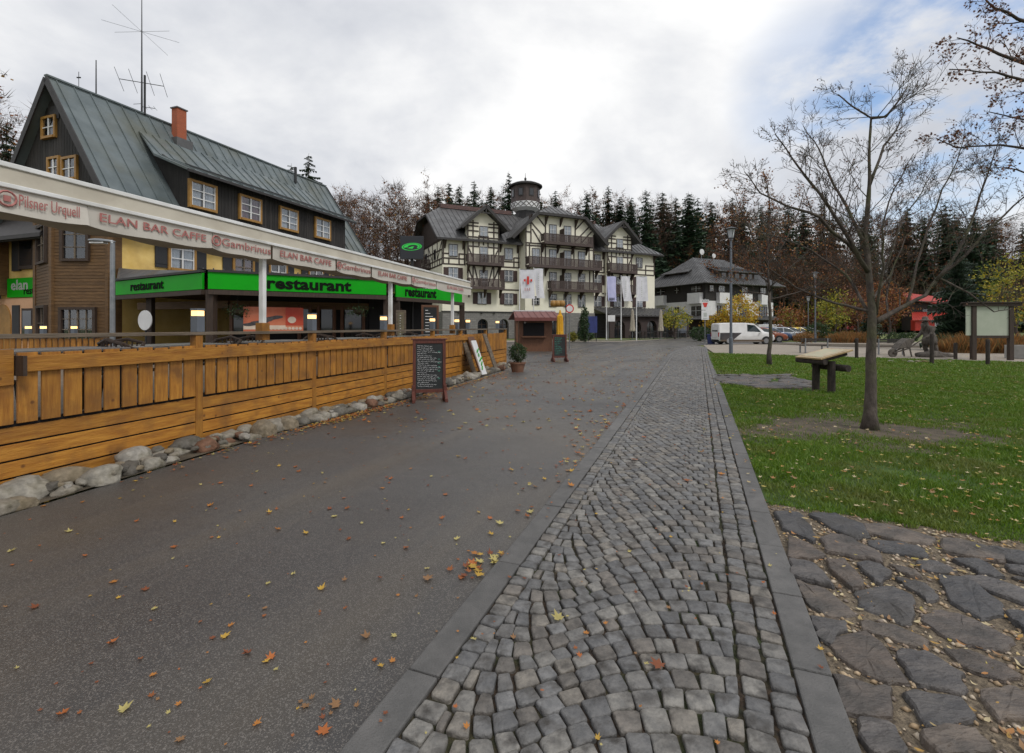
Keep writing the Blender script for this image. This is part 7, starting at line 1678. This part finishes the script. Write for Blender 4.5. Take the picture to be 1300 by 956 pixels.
# ---------------- near trees ----------------
def limbs_tree(name, base, D, limbs, label, cat='tree', seed=1, twigs=5, depth=3, leafm_=None, leafn=0, leafs=.03, yspread=.55, tl=.55, barkm=bark, leafz=None, root_flare=True, mint=.0025):
    """limbs: list of (parent radius, [(px,py,dy)...]) traced outlines; dy is the distance offset in metres"""
    rr2 = random.Random(seed); o = empty(name, base, 0, label, cat); bx = Vector(base); tr = MB(); cr = MB(); tips = []
    def W3(p): v = at(p[0], p[1], D+p[2]); return v-bx
    def twig(p, d, L_, r_, lv):
        n = 3; q = p.copy(); dd = d.copy(); pts = [q.copy()]; rs = [r_]
        for i in range(n):
            dd = (dd+Vector((rr2.uniform(-1,1), rr2.uniform(-1,1), rr2.uniform(-.6,1.0)))*.16).normalized(); q = q+dd*L_/n; pts.append(q.copy()); rs.append(max(mint*.7, r_*(1-(i+1)/n*.7)))
        cr.tube(pts, rs, 4 if lv < 2 else 3, cap=False); tips.extend(pts[1:])
        if lv >= depth: return
        for i in range(twigs if lv == 0 else max(2, twigs-1)):
            u = rr2.uniform(.2,1); j = min(n-1, int(u*n)); s_ = pts[j].lerp(pts[j+1], u*n-j); ax = (pts[j+1]-pts[j]).normalized(); pp = ax.orthogonal(); pp.rotate(Matrix.Rotation(rr2.random()*6.283,3,ax)); ang = rr2.uniform(.4,.85)
            twig(s_, (ax*math.cos(ang)+pp*math.sin(ang)+Vector((0,0,.15))).normalized(), L_*rr2.uniform(.4,.65), max(mint, r_*.55), lv+1)
    for gi, (r0, r1, P, nt, *dp) in enumerate(limbs):
        pts = [W3(p) for p in P]
        # refine with slight wobble
        Q = [pts[0]]
        for a, c in zip(pts[:-1], pts[1:]):
            k = 3
            for i in range(1, k+1): q = a.lerp(c, i/k); Q.append(q+Vector((rr2.uniform(-1,1), rr2.uniform(-1,1), rr2.uniform(-1,1)))*(c-a).length*.02*(1 if i < k else 0))
        L_ = sum((Q[i+1]-Q[i]).length for i in range(len(Q)-1)); rs = [r0+(r1-r0)*(i/(len(Q)-1))**.8 for i in range(len(Q))]
        if gi == 0 and root_flare: rs[0] *= 1.5; rs[1] *= 1.08
        (tr if gi == 0 else cr).tube(Q, rs, 14 if gi == 0 else 8, cap=True)
        if gi > 0: tips.extend(Q[len(Q)//2:])
        for i in range(nt):
            u = (.12+.88*(i+rr2.random())/nt); u = min(u,.995); j = min(len(Q)-2, int(u*(len(Q)-1))); f = u*(len(Q)-1)-j; s_ = Q[j].lerp(Q[j+1], f); ax = (Q[j+1]-Q[j]).normalized(); pp = ax.orthogonal(); pp.rotate(Matrix.Rotation(rr2.random()*6.283,3,ax)); pp.y *= yspread+.3
            ang = rr2.uniform(.45,.9); twig(s_, (ax*math.cos(ang)+pp*math.sin(ang)+Vector((0,0,.25))).normalized(), tl*rr2.uniform(.5,1.15)*(1.15-.7*u), max(mint*1.6, rs[j]*.42), 0)
    tr.build('trunk', barkm, o, smooth=True); cr.build('crown', twigm if name != 'bare_tree' else bark, o, smooth=True)
    if leafm_ and leafn:
        sel = [rr2.choice(tips) for _ in range(leafn)]
        if leafz: sel = [t for t in sel if leafz(t+bx)]
        P = [(t.x+rr2.gauss(0,leafs*.8), t.y+rr2.gauss(0,leafs*.8), t.z+rr2.gauss(-leafs*.5,leafs*.8)) for t in sel]
        if P: leaves('leaf', P, leafs*.6, leafm_, '', parent=o, flat=False, shape='star', seed=seed, curl=.5)
    return o
g = G(1104,548); D1 = g.y
L1_ = [(0.0860,0.012,[(1104,549,0),(1106,480,0),(1107,405,0),(1104,360,0),(1098,300,.05),(1104,225,.1),(1106,160,.1)],0),
 (0.030,0.008,[(1107,408,0),(1104,360,0),(1098,300,.05),(1104,225,.1),(1106,150,.1),(1082,135,.1),(1064,120,.1)],16),
 (0.0240,0.0062,[(1105,150,.1),(1125,148,.0),(1143,125,-.1),(1153,108,-.1)],9),
 (0.0240,0.0062,[(1104,235,.1),(1122,185,.3),(1138,165,.3),(1146,148,.3)],8),
 (0.0360,0.0055,[(1102,345,0),(1070,290,-.2),(1040,245,-.3),(1005,200,-.3),(984,170,-.3)],15),
 (0.0280,0.0047,[(1098,310,0),(1075,262,.3),(1052,220,.5),(1040,190,.5),(1020,160,.5)],12),
 (0.0280,0.0047,[(1090,325,0),(1040,275,-.5),(1000,262,-.7),(965,245,-.8),(945,218,-.8)],14),
 (0.0240,0.0047,[(1105,395,0),(1060,385,.2),(1010,365,.3),(975,340,.3),(950,330,.3)],10),
 (0.0240,0.0047,[(1104,400,0),(1075,350,.4),(1030,318,.6),(985,300,.6),(955,290,.6)],12),
 (0.0440,0.0156,[(1110,410,0),(1140,393,0),(1175,375,0),(1190,352,0)],5),
 (0.0256,0.0047,[(1183,366,0),(1216,320,0),(1240,262,.1),(1256,215,.1),(1270,170,.1)],14),
 (0.0256,0.0047,[(1188,356,0),(1225,325,-.2),(1262,285,-.3),(1300,250,-.4),(1325,235,-.4)],12),
 (0.0192,0.0047,[(1150,390,0),(1172,310,.3),(1196,240,.4),(1215,205,.4),(1226,170,.4)],12),
 (0.0224,0.0047,[(1112,400,0),(1122,340,-.2),(1120,290,-.3),(1135,240,-.3),(1160,195,-.3)],12),
 (0.0160,0.0039,[(1120,350,0),(1145,280,.0),(1170,245,.1),(1185,215,.1)],9),
 (0.0176,0.0039,[(1190,352,0),(1230,372,-.3),(1262,396,-.4),(1284,392,-.4)],5),
 (0.0160,0.0039,[(1106,385,0),(1130,350,.6),(1150,300,.8),(1190,270,.9)],9)]
limbs_tree('bare_tree', (g.x, g.y, 0), D1, L1_, 'large nearly leafless tree with spreading limbs on the lawn, nearest tree', seed=4, twigs=4, depth=3, leafm_=brownl, leafn=1300, leafs=.030, tl=.66, mint=.0026, leafz=lambda p: True)
# slim tree with orange leaves
g = G(977,465); L2_ = [(.075,.05,[(977,466,0),(978,410,0),(977,370,0)],0),
 (.05,.01,[(977,372,0),(974,320,0),(978,270,0),(972,225,0)],18),
 (.03,.008,[(977,360,0),(950,335,.3),(922,310,.5),(905,285,.5)],10),(.03,.008,[(977,365,0),(1003,340,-.4),(1030,315,-.6),(1050,290,-.6)],10),
 (.03,.008,[(976,340,0),(955,300,-.5),(940,265,-.6),(930,240,-.6)],10),(.03,.008,[(976,335,0),(1000,300,.5),(1015,265,.8),(1022,240,.8)],10),
 (.025,.007,[(977,375,0),(950,370,.3),(925,355,.6),(902,340,.6)],9),(.025,.007,[(977,380,0),(1010,372,.3),(1040,360,.6),(1062,345,.6)],9),(.02,.006,[(977,372,0),(965,330,1.0),(958,290,1.4)],8),(.02,.006,[(977,372,0),(990,330,-1.0),(996,290,-1.4)],8)]
limbs_tree('orange_leaved_tree', (g.x, g.y, 0), g.y, L2_, 'slim tree with sparse orange brown leaves on the lawn, farther than the big bare tree', seed=8, twigs=4, depth=2, leafm_=orangel, leafn=1500, leafs=.085, tl=1.1, mint=.004)
# tree outside the right edge, branches hanging in
B0 = at(1480,0,7.2)
L3_ = [(.15,.02,[(1480,620,0),(1475,420,0),(1460,200,0),(1440,60,0),(1430,-80,.1),(1410,-200,.1)],8),
 (.05,.008,[(1455,160,0),(1380,110,0),(1300,80,0),(1255,62,0),(1215,48,0)],12),(.05,.007,[(1450,110,0),(1390,60,.2),(1310,30,.2),(1262,10,.2),(1240,-10,.2)],12),
 (.04,.007,[(1462,190,0),(1390,140,-.2),(1310,105,-.3),(1265,92,-.3),(1205,88,-.3)],12),(.035,.006,[(1465,230,0),(1400,190,0),(1340,160,.1),(1290,150,.1),(1255,142,.1)],10),
 (.035,.006,[(1468,260,0),(1400,225,0),(1330,195,.1),(1270,184,.1),(1215,188,.1),(1188,175,.1)],13),(.03,.006,[(1470,300,0),(1400,262,0),(1340,232,.1),(1290,215,.1),(1262,212,.1)],10),
 (.035,.006,[(1450,60,0),(1400,0,0),(1340,-40,.1),(1280,-40,.1)],8)]
limbs_tree('overhanging_tree', (B0.x, B0.y, 0), 7.2, L3_, 'tree with curled brown leaves whose branches hang in at the upper right corner', seed=12, twigs=4, depth=2, leafm_=brownl, leafn=2600, leafs=.045, tl=.55)
# yellow and orange trees in the middle distance
def leafy(px, D, H, z0, r_, m, label, n=1500, ls=.12, seed=1, grp=None, trunk=.12, squash=.5, kind='autumn_tree', x=None):
    X = (px-650)/F_PX*D; o = empty(kind, (X, D, 0), 0, label, 'tree', grp); b, tips = branch_tree(H, seed, spread=.30, th=trunk/H, depth=2, nlimb=12, tw=4, first=z0/H*.8, up=.5); b.build('trunk', twigm, o)
    rs_ = np.random.RandomState(seed); d = rs_.randn(n,3); d /= np.linalg.norm(d,axis=1)[:,None]; lump = 1+.30*np.sin(d[:,0]*4+seed)*np.cos(d[:,2]*5+d[:,1]*3)+.12*np.sin(d[:,1]*11+seed)
    P = d*(lump*(.35+.65*rs_.rand(n)**.45))[:,None]*np.array([r_,r_,(H-z0)/2]); P[:,2] += (H+z0)/2; k = np.sin(P[:,0]*5/r_+seed)*np.sin(P[:,2]*4+P[:,1]*5/r_) > -.55; P = P[k]
    leaves('crown', P, ls*(.6+.7*rs_.rand(len(P))), m, '', parent=o, flat=False, shape='oval', seed=seed, curl=.3); return o
leafy(857,60,3.9,1.2,1.9,ygl,'small yellow green tree beside the right end of the arcade',n=900,ls=.16,seed=3)
leafy(914,70,3.6,.8,2.2,yellowl,'round golden yellow bush left of the bigger golden tree before the chalet',n=1300,ls=.17,seed=5)
leafy(940,68,6.0,1.0,2.6,yellowl,'bright golden yellow tree behind the white van',n=2200,ls=.17,seed=6)
leafy(1128,44,5.6,2.2,2.0,orangel,'orange leaved tree behind the trunk of the big bare tree',n=1700,ls=.11,seed=7)
leafy(1292,34,6.6,1.5,2.5,ygl,'yellow green tree at the right edge behind the notice board',n=3200,ls=.10,seed=9)
leafy(1262,44,5.5,1.0,2.2,yellowl,'yellow tree behind the large notice board',n=1700,ls=.11,seed=10)
leafy(1000,62,4.5,1.0,2.0,orangel,'low orange tree beyond the parked cars',n=900,ls=.15,seed=15); leafy(1090,58,6.5,2.2,2.4,brownl,'rust coloured tree beyond the shrub bed',n=1100,ls=.14,seed=16); leafy(1060,70,7.0,1.5,2.6,ygl,'olive tree beyond the parking',n=1300,ls=.16,seed=17)
for px, py_, D, lb in ((1216,318,30,'dense dark spruce standing left of the large notice board'),(1228,350,36,'dark spruce a little right behind the carved statue'),(1236,330,38,'dark spruce behind the large notice board'),(1104,385,62,'small dark spruce left of the red house')):
    top = EYE+(HOR-py_)*D/F_PX; b = conifer_mesh('c', top, top*.27, D, levels=26, nb=12, fine=2); o = empty('spruce_tree', ((px-650)/F_PX*D, D, 0), 0, lb, 'tree'); b.build('crown', [bark, needles2], o)
# shrub beds
sheet('planting_bed', [(21.5,43),(30.5,40.5),(33,33),(25,34.5),(23,37)], .05, soil)
rr = random.Random(9)
def tuft(px, py, r_, h_, m, label, grp, seed, n=1500):
    g = G(px, py); o = empty('ornamental_grass', (g.x, g.y, .03), 0, label, 'ornamental grass', grp); rs_ = np.random.RandomState(seed); a = rs_.rand(n)*6.283; rb = rs_.rand(n)**.5*r_*.6; L_ = h_*(.6+.5*rs_.rand(n)); ln = .25+.5*rs_.rand(n)
    rb = rs_.rand(n)**.5*r_*1.15; bx_, by_ = rb*np.cos(a), rb*np.sin(a); a2 = rs_.rand(n)*6.283; L_ = L_*(1.1-.5*rb/r_/1.15); tx_, ty_ = bx_+np.cos(a2)*ln*L_*.6, by_+np.sin(a2)*ln*L_*.6; w_ = .009; px_, py_ = -np.sin(a)*w_, np.cos(a)*w_
    V = np.stack([np.stack([bx_-px_,by_-py_,0*a],1), np.stack([bx_+px_,by_+py_,0*a],1), np.stack([(bx_+tx_)/2,(by_+ty_)/2,L_*.62],1), np.stack([tx_,ty_,L_*.95],1)],1); T = np.array([(0,1,2),(0,2,3)]) ; T = np.array([(0,1,2),(1,3,2)]); Fz = T[None]+(np.arange(n)*4)[:,None,None]
    np_mesh('blades', V.reshape(-1,3), Fz.reshape(-1,3), m, o)
for i, px in enumerate((1022,1030,1038,1066,1076,1086,1096)): tuft(px, 434+rr.uniform(-2,2), .9, 1.1, tawny, 'clump of tawny ornamental grass in the bed at the parking', 'ornamental grasses in the parking bed', i)
for i, px in enumerate((1205,1218,1232,1246,1262,1274,1290,1304)): tuft(px, 448+rr.uniform(-2,2), .8, 1.15, tawny, 'clump of rust coloured ornamental grass behind the notice board', 'ornamental grasses behind the notice board', 20+i)
q = G(1046,434); plant_ball('shrub', q.x, q.y+1, 0, 1.1, 2.0, shrubm, 'dark green bush in the bed left of the big bare tree', 'shrub', seed=61, n=1600, ls=.08)
for i, (px, py, lb) in enumerate(((1062,433,'low green bush beside the dark bush in the parking bed'),(1145,437,'low green bush left of the carved statue'),(1160,436,'flat green bush just behind the carved statue'),(1210,447,'green bush beneath the spruces right of the statue'),(1025,437,'low olive bush at the left end of the parking bed'))):
    q = G(px, py); plant_ball('shrub', q.x, q.y+.5, 0, .8, .95, shrubm if i != 4 else tawny, lb, 'shrub', seed=70+i, n=900, ls=.07)
sheet('meadow', [(23,47),(60,45),(90,60),(90,100),(45,100),(35,70)], .012, meadow)
